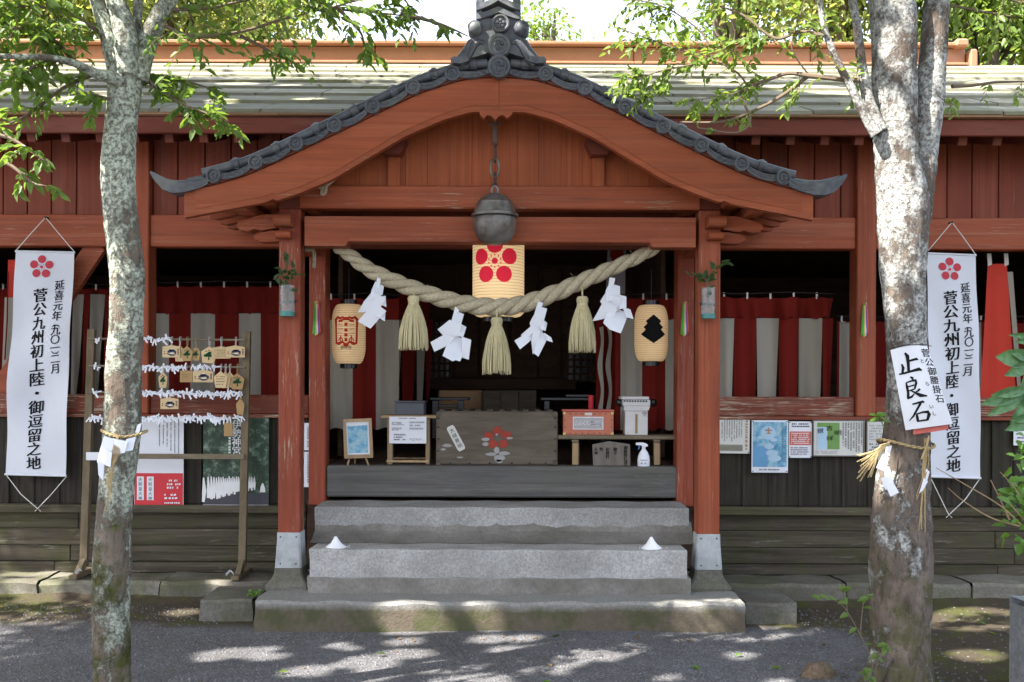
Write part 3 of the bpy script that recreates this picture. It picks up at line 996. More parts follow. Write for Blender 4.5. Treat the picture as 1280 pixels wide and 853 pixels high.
# beams between the posts
xa, xb = xp(376.5, 6.99), xp(871.5, 6.99)
MB().box(xa - .02, xb + .02, 6.995, 7.12, zp(261.5, 7.0), zp(232.5, 7.0), .009).build('cross_beam', M['red_h'], porch)
s7 = 6.985 / F
mx0, mx1 = xp(380, 6.985), xp(869, 6.985)
c0, c1 = xp(432, 6.985), xp(814, 6.985)
zl, zh, zm = zp(308.5, 6.985), zp(271.5, 6.985), zp(303, 6.985)
MB().prism([(mx0, zh), (mx0, zl), (c0 - .02, zl), (c0, zl + .008), (c0 + .012, zm), (c1 - .012, zm), (c1, zl + .008), (c1 + .02, zl), (mx1, zl), (mx1, zh)], 6.985, 7.13).build('main_beam', M['red_h'], porch)
MB().box(c0 + .02, c1 - .02, 6.978, 6.9845, zm + .004, zm + .026, .003).build('beam_bead', M['red_h'], porch)
# gable boards behind the bargeboards
zlo = zp(232.5, 7.0) - .01
x = CX - 270 * s_
while x < CX + 262 * s_:
    wd = random.choice((.15, .155, .16, .165))
    a, b_ = x + .001, x + wd - .001
    MB().prism([(a, zlo), (b_, zlo), (b_, zX(b_) - .03), ((a + b_) / 2, zX((a + b_) / 2) - .03), (a, zX(a) - .03)], 7.04 + random.uniform(0, .004), 7.06).build('gable_board', M['red_gable'], porch)
    x += wd
MB().strip([(CX + u * s_, zt(u) - .03) for u in np.linspace(-280, 280, 41)], [(CX + u * s_, zlo - .02) for u in np.linspace(-280, 280, 41)], 7.064, 7.075).build('gable_backing', M['interior_wood'], porch)
for sg in (-1, 1):
    c = xp(619 + sg * 128, 7.0)
    MB().box(c - .045, c + .045, 7.003, 7.038, zlo, zp(196, 7.0), .006).build('gable_strut', M['red_gable'], porch)
    MB().prism([(c - .055, zp(197, 7)), (c + .055, zp(197, 7)), (c + .10, zp(180, 7)), (c + .09, zp(174, 7)), (c - .09, zp(174, 7)), (c - .10, zp(180, 7))], 6.90, 7.036).build('strut_block', M['red_dark'], porch)
MB().pprism([(599, 139), (641, 139), (640, 143), (634, 148), (629, 144), (624, 145), (619, 150), (614, 145), (609, 144), (605, 148), (600, 144)], DB_ - .012, .06).build('gable_pendant', M['red_barge'], porch)

# tiles along the gable edge ----------------------------------------
DT = 6.655
def comma(c, R, a0):
    """one comma of the threefold swirl, as a fat tapering bent rod"""
    pts, rs = [], []
    for t in np.linspace(0, 1, 7):
        a = a0 + t * 2.5
        r = R * (.30 + .32 * t)
        pts.append((c[0] + r * cos(a), c[1], c[2] + r * sin(a)))
        rs.append(R * (.21 * (1 - t) + .04))
    return pts, rs
def disc_mesh(R, swirl=True):
    mb = MB().lathe([(.0001, .006), (R * .66, .006), (R * .70, -.002), (R * .82, -.007), (R * .97, -.006), (R, 0), (R, .05), (R * .8, .06)], (0, 0, 0), 24, 'y')
    m1 = mb.mesh('round_tile', M['tile'], True)
    mb = MB()
    if swirl:
        for k in range(3): mb.tube(*comma((0, .004, 0), R * .82, k * 2 * pi / 3), n=6)
        for k in range(12):
            a = k * pi / 6
            mb.lathe([(.0001, -.004), (R * .045, -.001), (R * .055, .006)], (R * .76 * cos(a), .0, R * .76 * sin(a)), 6, 'y')
    else:
        for k in range(5):
            a = pi / 2 + k * 2 * pi / 5
            mb.lathe([(.0001, -.006), (R * .18, -.003), (R * .2, .008)], (R * .36 * cos(a), 0, R * .36 * sin(a)), 10, 'y')
        mb.lathe([(.0001, -.007), (R * .12, -.004), (R * .13, .008)], (0, 0, 0), 8, 'y')
    return m1, mb.mesh('tile_crest', M['tile'], True)
r_small, r_big, r_plum = disc_mesh(.0505), disc_mesh(.077), disc_mesh(.060, False)
def round_tile(x, y, z, ms, tilt=0):
    m4 = Matrix.Translation((x, y, z)) @ Matrix.Rotation(tilt, 4, 'Y')
    o = inst(ms[0], 'round_tile', porch, m4)
    c = inst(ms[1], 'tile_crest', o, m4)
    return o
OFFS = [58, 107, 157, 204.5, 252, 302, 354]
def dz(u): return zt(u) + .052
for sg in (-1, 1):
    for u in OFFS:
        round_tile(CX + sg * u * s_, DT, dz(u), r_small, random.uniform(-1, 1))
        # barrel tiles running back up the slope
        xx = CX + sg * u * s_
        MB().tube([(xx, DT + .055, dz(u)), (xx, 7.2, dz(u) + .01), (xx, 7.75, dz(u) + .02)], .046, 10).build('barrel_tile', M['tile'], porch, True)
    ed = [0] + OFFS + [393]
    for i in range(len(ed) - 1):
        u0, u1 = ed[i] + (12 if i == 0 else 7), ed[i + 1] - (7 if i < len(ed) - 2 else 0)
        n = 9
        tp, bt = [], []
        for k in range(n):
            t = k / (n - 1)
            u = u0 + (u1 - u0) * t
            sag = 1 - (2 * t - 1) ** 2
            zl_ = dz(u0) * (1 - t) + dz(u1) * t if i > 0 else zt(u) + .045
            base = .5 * (zt(u) + .052) + .5 * zl_
            tp.append((CX + sg * u * s_, base + .010 - .018 * sag))
            bt.append((CX + sg * u * s_, base - .030 - .022 * sag))
        pt = MB().strip(tp, bt, DT + .012, DT + .1).build('pan_tile', M['tile'], porch)
        mb = MB()
        mb.tube([(x, DT + .012, z - .004) for x, z in tp], .005, 6)
        mb.tube([(x, DT + .012, z + .004) for x, z in bt], .005, 6)
        for k in range(1, 5):
            f = k / 5; x = tp[0][0] + (tp[-1][0] - tp[0][0]) * f
            zz = np.interp(x * sg, [p[0] * sg for p in tp], [(p[1] + q[1]) / 2 for p, q in zip(tp, bt)])
            mb.tube([(x + .018 * cos(a), DT + .011, zz + .008 * sin(a * 2)) for a in np.linspace(0, 2 * pi, 9)], .003, 4)
        mb.build('tile_relief', M['tile'], pt, True)
        # broad pan running back
        mb = MB(); mb.sheet([[(x, DT + .1, z - .004) for x, z in tp], [(x, 7.75, z + .02) for x, z in tp]]); mb.build('pan_tile', M['tile'], porch, True)
    # barrel tiles lying along the edge, with collars
    seg = [14, 33, 82, 132, 181, 229, 279, 330, 372]
    hz = lambda u: zt(u) + .106
    for i in range(len(seg) - 1):
        us = np.linspace(seg[i] + .5, seg[i + 1] - .5, 6)
        MB().tube([(CX + sg * u * s_, DT + .075, hz(u)) for u in us], .032, 12).build('barrel_tile', M['tile'], porch, True)
        u = seg[i + 1]
        if i < len(seg) - 2:
            d_ = Vector((sg * 8 * s_, 0, hz(u + 4) - hz(u - 4))).normalized()
            c = Vector((CX + sg * u * s_, DT + .075, hz(u)))
            MB().tube([c - d_ * .028, c - d_ * .024, c + d_ * .024, c + d_ * .028], [.032, .039, .039, .032], 14).build('tile_collar', M['tile'], porch, True)
            mb = MB().lathe([(.0001, .044), (.018, .041), (.029, .030), (.034, .012), (.034, -.04)], tuple(c + Vector((0, .01, .005))), 14); mb.build('tile_knob', M['tile'], porch, True)
    # upswept corner tile
    cs = [(393, 240), (385, 229), (372, 226), (382, 228), (396, 230), (410, 228), (422, 223), (431, 219), (433, 222), (424, 233), (414, 245), (404, 247)]
    poly = [(393, 243.5), (374, 238.5), (362, 233), (360, 227), (378, 229), (398, 230), (413, 226.5), (424, 221), (432, 217), (434, 219), (428, 229), (418, 240), (406, 244)]
    MB().prism([(CX + sg * u * s_, zp(v, DB_)) for u, v in poly], DT + .01, DT + .16).build('corner_tile', M['tile'], porch)
    MB().tube([P(621 + sg * u, v, DT + .05) for u, v in ((366, 228), (386, 231), (404, 231), (418, 227), (430, 221))], [.030, .031, .030, .024, .010], 10).build('corner_tile', M['tile'], porch, True)
round_tile(CX, DT - .03, zp(84.5, DT), r_big)
# ridge tile with scrolls
DO = DT - .01
og = thing('ridge_ornament', 'grey ridge end tile with scrolled wings and plum crest on the porch gable', 'roof ornament', (CX, DO, zp(80, DO)))
mb = MB(); m4 = Matrix.Translation((CX, DO - .012, zp(57, DO)))
a = inst(r_big[0], 'round_tile', og, m4); inst(r_big[1], 'tile_crest', a, m4)
m4 = Matrix.Translation((xp(624, DO), DO - .012, zp(30, DO)))
a = inst(r_plum[0], 'round_tile', og, m4); inst(r_plum[1], 'tile_crest', a, m4)
cxp = 623
MB().pprism([(598, 23), (651, 23), (652, 34), (650, 44), (657, 58), (668, 70), (662, 74), (648, 70), (636, 66), (610, 66), (598, 70), (584, 74), (578, 70), (589, 58), (596, 44), (594, 34)], DO + .03, .16).build('body', M['tile'], og)
def arch(y0, h, w_, dy): return [(cxp + u * w_, y0 - h * (1 - abs(u)) ** 1.35 + dy) for u in np.linspace(-1, 1, 21)]
for k, (y0, h, w_, th, fr) in enumerate(((24, 9, 27, 7, .0), (14, 12, 27.5, 7, -.02), (9, 11, 25, 3, -.012))):
    MB().strip([(P(a, b_, DO).x, P(a, b_, DO).z) for a, b_ in arch(y0, h, w_, -th)], [(P(a, b_, DO).x, P(a, b_, DO).z) for a, b_ in arch(y0, h, w_, 0)], DO + fr, DO + .18).build('arched_cap', M['tile'], og)
for sg in (-1, 1):
    MB().pprism([(cxp + sg * 28, 24), (cxp + sg * 21, 24), (cxp + sg * 20, 4), (cxp + sg * 17, -14), (cxp + sg * 26, -14), (cxp + sg * 28, 4)], DO + .01, .14).build('horn', M['tile'], og)
    for k in range(4):
        p = [(21 + k * 2.0, 46 + k * 1.5), (27 + k * 2.5, 44 + k * 2), (33 + k * 3.2, 49 + k * 2), (38 + k * 3.2, 59 + k * 1.6), (44 + k * 3.6, 69 + k * 1.2), (50 + k * 3.4, 74 + k), ]
        p = [(a - 4 - k * 1.4, b_ + 8 - k * 3.2) for a, b_ in p]
        MB().tube([P(cxp - 1 + sg * a, b_, DO + .03 + .01 * k) for a, b_ in p], [.016, .02, .022, .022, .02, .012], 8).build('wing_ridge', M['tile'], og, True)
    MB().pprism([(cxp + sg * 40, 70), (cxp + sg * 57, 71), (cxp + sg * 60, 74), (cxp + sg * 57, 78.5), (cxp + sg * 47, 79.5), (cxp + sg * 37, 76)], DO - .01, .1).build('wing_foot', M['tile'], og)
    c = P(cxp + sg * 29, 35, DO)
    MB().lathe([(.0001, -.035), (.025, -.032), (.042, -.018), (.05, .0), (.05, .1)], tuple(c), 18, 'y').build('scroll', M['tile'], og, True)
    MB().tube([c + Vector((sg * r * cos(a), -.03 + r * .3, r * sin(a))) for a, r in [(t, .046 - .0052 * t) for t in np.linspace(0, 7.5, 22)]], .0075, 6).build('scroll_line', M['tile'], og, True)
MB().box(CX - .10, CX + .10, DO + .16, 8.6, zp(88, DO) - .02, zp(48, DO), .03).build('ridge_stack', M['tile'], porch)
MB().tube([(CX, DO + .16, zp(44, DO)), (CX, 8.8, zp(44, DO))], .06, 12).build('ridge_barrel', M['tile'], porch, True)
# ================================================================== lettering to load
load_glyphs('延喜元年(九〇一)二月菅公九州初上陸・御逗留之地止良石とらいし御腰掛おみくじ奉納箱大緑景明御守伊勢神宮天照皇大神家内安全御神燈幣初穂料吉祥')

def plane_fn(o, ux, uy, lift):
    """(u, v) -> point on a plane with edge vectors, raised towards the viewer"""
    return lambda u, v: o + ux * u + uy * v + Vector((0, -lift, 0))

# ================================================================== bell and chain
DBELL = 6.86
bell = thing('shrine_bell', 'round dark bronze shrine bell hanging on a chain in front of the beam', 'bell', tuple(P(618.5, 273, DBELL)))
c = P(618.5, 272, DBELL); k = DBELL / F * .965
MB().lathe([(r * k, h * k) for r, h in ((.01, -36), (8, -35.5), (17, -32), (23, -26), (26.5, -18), (28, -9), (28, -3.2), (27.2, -1))], tuple(c), 40).build('lower_shell', M['bronze'], bell, True)
MB().lathe([(r * k, h * k) for r, h in ((27, 0), (30, .6), (30.6, 2.5), (30.4, 4), (27.3, 5))], tuple(c), 40).build('band', M['bronze'], bell, True)
MB().lathe([(r * k, h * k) for r, h in ((27, 5.2), (26, 11), (23.5, 17), (23.8, 18.4), (22.6, 19.4), (18, 25), (11, 29.5), (6, 31), (.01, 31.4))], tuple(c), 40).build('upper_shell', M['bronze'], bell, True)
MB().box(c.x - .09, c.x + .09, c.y - .008, c.y + .008, c.z - 35.4 * k, c.z - 35.0 * k, .001).build('slot', M['iron_dark'], bell)
t_ = c + Vector((0, 0, 35 * k))
MB().tube([t_ + Vector((.022 * cos(a), 0, .03 * sin(a))) for a in np.linspace(0, 2 * pi, 15)], .008, 8).build('loop', M['bronze'], bell, True)
chain = thing('bell_chain', 'rusty iron chain and hook holding up the bronze bell', 'chain', tuple(P(618, 150, DBELL)))
MB().pbox(615, 622, 147, 181, DBELL + .0, .03, .006).build('hook_plate', M['iron_rust'], chain)
MB().tube([P(618.5 + a, b_, DBELL + .015) for a, b_ in ((-9, 153), (0, 158), (9, 153))], .008, 6).build('hook_plate', M['iron_rust'], chain, True)
y = 180.0
for i, (ln, wd) in enumerate(((22, 4.2), (20, 5.6), (14, 3.6), (12, 3.6))):
    cc = P(618.5, y + ln / 2, DBELL + .015)
    pts = []
    for a in np.linspace(0, 2 * pi, 19):
        u, v = cos(a) * wd * k, sin(a) * (ln / 2 + 2) * k
        pts.append(cc + (Vector((u, 0, v)) if i % 2 == 1 else Vector((u * .35, u, v))))
    MB().tube(pts, .0065 if i != 1 else .008, 8, False).build('link', M['iron_rust'] if i != 1 else M['bronze'], chain, True)
    y += ln - 2

# ================================================================== lanterns
def lantern(name, label, px, yt, yb, hw, D, paper, capw, round_=.30, ribs=30):
    """paper lantern: ribbed shade, top and bottom rings"""
    k = D / F
    c = P(px, (yt + yb) / 2, D)
    H = (yb - yt) / 2 * k; R = hw * k
    t = thing(name, label, 'lantern', tuple(c), 'paper lanterns at the shrine entrance')
    def rad(u):                                   # u in -1..1
        e = max(0, (abs(u) - (1 - round_)) / round_)
        return R * (.62 + .38 * math.sqrt(max(0, 1 - e * e)))
    prof = []
    n = ribs * 4
    for i in range(n + 1):
        u = -1 + 2 * i / n
        prof.append((rad(u) * (1 - .012 * abs(cos(pi * i / 4))), u * H))
    sh = MB().lathe(prof, tuple(c), 40).build('shade', M[paper], t, 'all')
    mb = MB()
    for i in range(ribs + 1):
        u = -1 + 2 * i / ribs
        r = rad(u) * .992
        mb.lathe([(r, u * H - .0012), (r + .0016, u * H), (r, u * H + .0012)], tuple(c), 40)
    mb.build('bamboo_hoops', M['ema_tan'], sh, True)
    cw = capw * k
    for z0, z1 in ((H, H + 6 * k), (-H - 6 * k, -H)):
        MB().lathe([(cw * .9, z0), (cw, z0 + .002), (cw, z1 - .002), (cw * .9, z1)], tuple(c), 32).build('ring', M['lacquer_black'], t, True)
    MB().tube([c + Vector((0, 0, H + 5 * k)), c + Vector((0, 0, H + 45 * k))], .004, 6).build('cord', M['iron_dark'], t)
    def wrap(u, v, lift=.004):
        """photo offset from the lantern's middle -> point on the paper"""
        x, z = u * k, -v * k
        r = rad(max(-1, min(1, z / H))) + lift
        a = max(-1.35, min(1.35, x / R))
        return Vector((c.x + r * sin(a), c.y - r * cos(a), c.z + z))
    return t, sh, wrap
def disc_on(mb, wrap, u, v, r, n=26, ry=None, rings=4):
    ry = ry or r
    vs = [wrap(u, v)]; fs = []
    for j in range(1, rings + 1):
        vs += [wrap(u + r * j / rings * cos(2 * pi * i / n), v + ry * j / rings * sin(2 * pi * i / n)) for i in range(n)]
    fs += [(0, 1 + i, 1 + (i + 1) % n) for i in range(n)]
    for j in range(rings - 1):
        b = 1 + j * n
        fs += [(b + i, b + (i + 1) % n, b + n + (i + 1) % n, b + n + i) for i in range(n)]
    mb.add(vs, fs)
def plum(mb, fn, r, small=True):
    """plum crest of five round petals"""
    for i in range(5):
        a = -pi / 2 + i * 2 * pi / 5
        disc_on(mb, fn, r * .66 * cos(a), r * .66 * sin(a), r * .335)
    disc_on(mb, fn, 0, 0, r * .13, 14)
    if small:
        for i in range(10):
            a = -pi / 2 + i * 2 * pi / 10
            disc_on(mb, fn, r * .255 * cos(a), r * .255 * sin(a), r * .036, 8)
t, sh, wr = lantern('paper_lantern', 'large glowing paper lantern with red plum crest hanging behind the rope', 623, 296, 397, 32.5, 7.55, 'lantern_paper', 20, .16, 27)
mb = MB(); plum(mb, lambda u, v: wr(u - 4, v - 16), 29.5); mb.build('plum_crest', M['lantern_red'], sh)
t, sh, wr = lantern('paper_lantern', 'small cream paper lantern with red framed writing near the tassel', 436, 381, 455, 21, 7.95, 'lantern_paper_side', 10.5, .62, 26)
mb = MB()
for sg in (-1, 1):
    f = lambda u, v: wr(sg * u, v)
    brush(mb, f, [(3, -20.5), (7, -18.5), (11, -20), (14, -17), (13.4, -8), (13.2, 4), (12.8, 12), (9.5, 12.6), (4, 10.5), (2, 13)], [2, 3, 3.5, 4, 2.6, 2.6, 3, 4, 3, 2.5])
    brush(mb, f, [(2, -19), (5, -15.5), (9.5, -15)], [2, 2.5, 2.8])
    for v in (-10, -5, 0): brush(mb, f, [(4, v), (10, v - .5)], [.7, .7])
    brush(mb, f, [(3.5, 9), (6.5, 4), (9.5, 9)], [1.2, 1.6, 1.2]); brush(mb, f, [(6.5, 2), (6.5, 10)], [1, 1])
for v, a in ((-20, 3), (-13, 1.9), (-6, 1.9), (0, 1.9), (6, 1.6), (12, 3.2)):
    mb.sheet([[wr(-a + 2 * a * i / 4, v + j * 4) for i in range(5)] for j in range(2)])
mb.build('crest_writing', M['lantern_red_side'], sh)
mb = MB(); write_row(mb, '御神燈', lambda u, v: wr(u, -v), 0, -17.5, 4.6, 4.6); mb.build('lettering', M['lantern_ink'], sh)
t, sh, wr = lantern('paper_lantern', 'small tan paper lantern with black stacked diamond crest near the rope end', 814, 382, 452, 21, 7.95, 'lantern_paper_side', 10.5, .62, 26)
mb = MB()
for rows in ([(-20, 0), (-12, 9.5), (-9.5, 6)], ):
    pass
half = [(-22, .2), (-14, 9.8), (-11.5, 7.2), (-6.5, 12.4), (-3.5, 9.2), (2, 16), (13, .2)]
n = 30
vv = np.linspace(-22, 13, n); ww = np.interp(vv, [h[0] for h in half], [h[1] for h in half])
mb.sheet([[wr(w_ * q, v) for q in np.linspace(-1, 1, 9)] for v, w_ in zip(vv, ww)])
mb.build('diamond_crest', M['lantern_ink'], sh)

# ================================================================== sacred rope, tassels, paper streamers
DR = 7.16
rp = [(421, 309), (437, 319), (458, 335), (486, 349), (516, 361), (548, 372), (580, 380), (612, 384), (640, 383), (668, 376), (700, 364), (732, 350), (764, 336), (796, 322), (822, 309)]
def spline(pts, n):
    pts = [Vector(p) for p in pts]
    out = []
    m = len(pts) - 1
    for i in range(n):
        t = i / (n - 1) * m
        j = min(int(t), m - 1); f = t - j
        p0, p1, p2, p3 = pts[max(j - 1, 0)], pts[j], pts[j + 1], pts[min(j + 2, m)]
        out.append(.5 * ((2 * p1) + (p2 - p0) * f + (2 * p0 - 5 * p1 + 4 * p2 - p3) * f * f + (3 * p1 - p0 - 3 * p2 + p3) * f ** 3))
    return out
rope = thing('sacred_rope', 'thick twisted straw rope slung beneath the main beam', 'rope', tuple(P(623, 384, DR)))
cl = spline([P(a, b_, DR) for a, b_ in rp], 220)
for s0 in range(3):
    pts, rs = [], []
    for i, p in enumerate(cl):
        t = (cl[min(i + 1, 219)] - cl[max(i - 1, 0)]).normalized()
        sd = Vector((0, -1, 0)); up = t.cross(sd).normalized()
        u = i / 219
        R = (.031 + .022 * sin(pi * u) ** .6)
        a = -u * 2 * pi * 6.6 + s0 * 2 * pi / 3
        pts.append(p + (sd * cos(a) + up * sin(a)) * R * .62)
        rs.append(R * .66)
    MB().tube(pts, rs, 12).build('strand', M['straw_rope'], rope, True)
mb = MB()
for i in range(70):
    p = cl[random.randrange(5, 215)] + Vector((random.uniform(-.01, .01), -.05, random.uniform(-.05, .05)))
    d_ = Vector((random.uniform(-1, 1), random.uniform(-.6, 0), random.uniform(-.8, .8))) * .04
    mb.tube([p, p + d_], .0009, 3)
mb.build('loose_straws', M['straw_rope'], rope, stuff=True)

def tassel(label, px, y0, y1, hw):
    D = 7.10; k = D / F
    t = thing('straw_tassel', label, 'tassel', tuple(P(px, y0, D)), 'straw tassels hanging from the rope')
    c = P(px, y0, D)
    MB().lathe([(.001, 0), (6 * k, -.006), (7.6 * k, -4 * k), (7.2 * k, -8 * k), (6 * k, -11 * k)], tuple(c), 18).build('knot', M['straw_tassel'], t, True)
    MB().tube([c + Vector((0, 0, -.01)), c + Vector((0, .02, 10 * k))], .006, 6).build('cord', M['straw_tassel'], t, True)
    MB().lathe([(6.5 * k, -9.5 * k), (6.9 * k, -11 * k), (6.5 * k, -12.5 * k)], tuple(c), 18).build('binding', M['straw_tassel'], t, True)
    mb = MB(); H = (y1 - y0) * k
    prof = lambda u: (5.5 + (hw - 5.5) * (1 - (1 - u) ** 2.2)) * k
    for ring, cnt in ((1.0, 64), (.72, 40), (.4, 20)):
        for i in range(cnt):
            a = 2 * pi * i / cnt + random.uniform(-.05, .05)
            pts, L = [], random.uniform(.93, 1.03)
            wob = random.uniform(-.07, .07)
            for u in (0, .15, .35, .6, .8, 1):
                r = prof(u) * ring * (1 + random.uniform(-.03, .03)); aa = a + wob * u
                pts.append(c + Vector((r * cos(aa), r * sin(aa) * .8, -11 * k - u * (H - 11 * k) * L)))
            mb.tube(pts, [.0042, .0048, .0052, .0052, .0048, .003], 5)
    mb.build('straw_skirt', M['straw_tassel'], t, True)
tassel('straw tassel below the rope beside the red writing lantern', 517, 369, 437, 18)
tassel('straw tassel at the lowest point of the rope under the big lantern', 621, 396, 467, 17.5)
tassel('straw tassel below the rope beside the diamond crest lantern', 728, 370, 440, 16.5)

def streamer(label, folds, tabs=()):
    """folded white paper: a chain of creased sheets, each with its own tilt and a turned edge"""
    D0 = 7.05
    cx_ = sum(p[0] for f in folds for p in f) / sum(len(f) for f in folds)
    t = thing('paper_streamer', label, 'paper streamer', tuple(P(cx_, folds[0][0][1], D0)), 'zigzag paper streamers on the rope')
    for i, f in enumerate(folds):
        m = len(f)
        ca, cb = sum(p[0] for p in f) / m, sum(p[1] for p in f) / m
        tx, ty = (.0026 if i % 2 else -.0022), (-.0018 if i % 2 else .0016)
        q = [P(a, b_, D0 - .007 * i + (a - ca) * tx + (b_ - cb) * ty) for a, b_ in f]
        vs = q + [v + Vector((0, .0014, 0)) for v in q]
        MB().add(vs, [tuple(range(m)), tuple(range(2 * m - 1, m - 1, -1))] + [(j, (j + 1) % m, m + (j + 1) % m, m + j) for j in range(m)]).build('paper_fold', M['shide_paper'], t)
streamer('white zigzag paper streamer partly covering the red writing lantern',
         [[(472, 347), (476, 349), (474, 362), (468, 360)], [(469, 352), (480, 358), (478, 369), (463, 375), (464, 364)], [(466, 364), (482, 374), (473, 389), (447, 391), (455, 377)],
          [(473, 371), (482, 370), (483, 384), (476, 381)], [(472, 381), (483, 389), (463, 411), (447, 402), (459, 388)], [(474, 384), (482, 389), (481, 402), (471, 396)]])
streamer('white zigzag paper streamer beside the middle tassel under the crest lantern',
         [[(569, 383), (574, 388), (572, 393), (566, 396)], [(568, 388), (580, 393), (576, 407), (564, 402)], [(562, 400), (577, 406), (574, 421), (555, 421), (547, 412)],
          [(574, 404), (583, 409), (579, 422), (572, 420)], [(556, 418), (568, 422), (560, 432), (543, 440), (538, 428)], [(563, 419), (583, 424), (577, 447), (566, 452), (553, 445)],
          [(577, 421), (589, 425), (586, 450), (577, 447)], [(566, 440), (578, 446), (575, 452), (568, 450)]])
streamer('white zigzag paper streamer with three spread ends between middle and far tassel',
         [[(673, 377), (679, 379), (677, 385), (670, 384)], [(671, 382), (684, 386), (680, 401), (667, 396)], [(667, 394), (682, 402), (678, 416), (664, 412), (662, 404)],
          [(679, 400), (684, 404), (682, 414), (676, 412)], [(666, 406), (670, 414), (656, 424), (651, 419)], [(663, 414), (668, 422), (650, 437), (643, 426)],
          [(668, 408), (676, 414), (666, 444), (664, 426)], [(676, 415), (686, 420), (673, 446), (666, 441)], [(680, 416), (689, 422), (691, 428), (684, 426)]])
streamer('large white paper streamer hanging beside the diamond crest lantern',
         [[(762, 347), (769, 348), (766, 362), (759, 366)], [(762, 354), (775, 358), (775, 372), (758, 378), (757, 364)], [(757, 366), (776, 372), (774, 390), (752, 380), (750, 377)],
          [(775, 369), (783, 371), (783, 385), (774, 387)], [(755, 375), (772, 384), (768, 396), (740, 402), (746, 392)], [(762, 382), (786, 392), (776, 417), (762, 412), (754, 404)],
          [(778, 384), (788, 387), (792, 399), (783, 397)]])

# ================================================================== striped curtains
def cloth_piece(name, mat, parent, x0, x1, ytop, ybot, Df, fold=.028, freq=34, skew=(0, 0), gather=0.0, nz=14, nx=None, ph=0.0):
    """hanging cloth between photo columns x0..x1 (top) and rows ytop..ybot; Df(x) is the depth of the line it hangs on"""
    nx = nx or max(4, int((x1 - x0) / 3))
    rows = []
    for j in range(nz + 1):
        v = j / nz
        r = []
        for i in range(nx + 1):
            u = i / nx
            px = x0 + (x1 - x0) * u + (skew[0] * (1 - u) + skew[1] * u) * v
            d = Df(px)
            p = P(px, ytop + (ybot - ytop) * v, d)
            p.z -= (.014 * (1 - v) * abs(sin(pi * (px - x0 - 6) / 29)) + .010 * v * sin(px * .31 + ph)) if x1 - x0 > 40 or v > 0 else 0
            p.y += fold * (.35 + .65 * v) * (sin(p.x * freq + ph + v * .6) + .45 * sin(p.x * freq * 2.3 + 1.7 - v))
            r.append(p)
        rows.append(r)
    return MB().sheet(rows).build(name, mat, parent, 'all')
def curtain(label, x0, x1, ytop, yband, ybot, stripes, Df, **k):
    c = P((x0 + x1) / 2, ytop, Df((x0 + x1) / 2))
    t = thing('striped_curtain', label, 'curtain', tuple(c), 'red and white ceremonial curtains')
    cloth_piece('red_band', M['curtain_red'], t, x0, x1, ytop, yband, Df, **k)
    edge = sorted([x0, x1] + [e for s in stripes for e in s[:2] if x0 < e < x1])
    for a, b_ in zip(edge[:-1], edge[1:]):
        white = any(s[0] <= (a + b_) / 2 <= s[1] for s in stripes)
        cloth_piece('white_stripe' if white else 'red_stripe', M['curtain_white' if white else 'curtain_red'], t, a, b_, yband, ybot, Df, **k)
    x = x0 + 6
    while x < x1:
        p = P(x, ytop, Df(x))
        MB().box(p.x - .008, p.x + .008, p.y - .004, p.y + .004, p.z - .02, p.z + .035, .002).build('loop', M['cord_white'], t); x += 29
    pts = [P(x0 + (x1 - x0) * i / 8, ytop - 4.5 + 1.0 * sin(i), Df(x0 + (x1 - x0) * i / 8)) for i in range(9)]
    MB().tube(pts, .005, 6).build('cord', M['iron_dark'], t)
    return t
Dl = lambda x: 8.85
curtain('striped curtain in the opening behind the plaque rack', 187, 350, 357, 392, 540, [(194, 211), (239, 269), (299, 326)], Dl)
curtain('striped curtain in the opening behind the thin tree and banner', -60, 172, 360, 368, 540, [(-40, -12), (14, 30), (92, 105), (114, 131), (150, 166)], Dl, skew=(-4, -14))
curtain('striped curtain gathered in the opening over the notices', 899, 1042, 371, 398, 540, [(895, 918), (945, 974), (999, 1027)], lambda x: 8.2 + .03 * sin(x * .12), fold=.045, freq=24, skew=(0, -4))
curtain('dim striped curtain in the narrow gap beside the wall post', 1046, 1330, 400, 402, 540, [(1050, 1064), (1120, 1160), (1212, 1226)], lambda x: 8.5)
tc = curtain('long striped curtain behind the red writing lantern and easel', 408, 499, 372, 400, 536, [(412, 441), (470, 499)], lambda x: 8.75)
tc2 = curtain('narrow striped curtain turned inwards behind the tassel', 499, 541, 360, 400, 502, [(499, 503), (521, 533)], lambda x: 8.85 + (x - 499) * .02, skew=(0, -5), fold=.01)
curtain('striped curtain behind the diamond crest lantern and white box', 769, 845, 372, 399, 537, [(776, 803), (832, 846)], lambda x: 8.75)
t = thing('gathered_curtain', 'red curtain with wavy white edges tied up by the diamond lantern', 'curtain', tuple(P(760, 395, 8.9)))
cloth_piece('red_cloth', M['curtain_red'], t, 745, 779, 398, 540, lambda x: 8.9, fold=.04, freq=60)
for a, b_ in ((749, 754), (759, 764)):
    rows = []
    for j in range(20):
        v = j / 19
        o_ = 2.2 * sin(v * 11)
        rows.append([P(a + o_, 410 + 110 * v, 8.83), P(b_ + o_ * .4, 408 + 112 * v, 8.83)])
    MB().sheet(rows).build('white_edge', M['curtain_white'], t, 'all')
t = thing('hanging_cloth', 'grey white cloth with a red disc hanging in the dark hall', 'cloth', tuple(P(771, 310, 9.2)))
cloth_piece('cloth', M['grey_cloth'], t, 760, 782, 300, 392, lambda x: 9.2, skew=(-4, -1), fold=.012)
mb = MB(); disc_on(mb, lambda u, v: P(771 + u, 317 + v, 9.16), 0, 0, 8.5, ry=12); mb.build('red_disc', M['curtain_red'], t)
t = thing('red_flag', 'plain red cloth hanging by white loops beside the tall banner', 'flag', tuple(P(1250, 330, 8.0)))
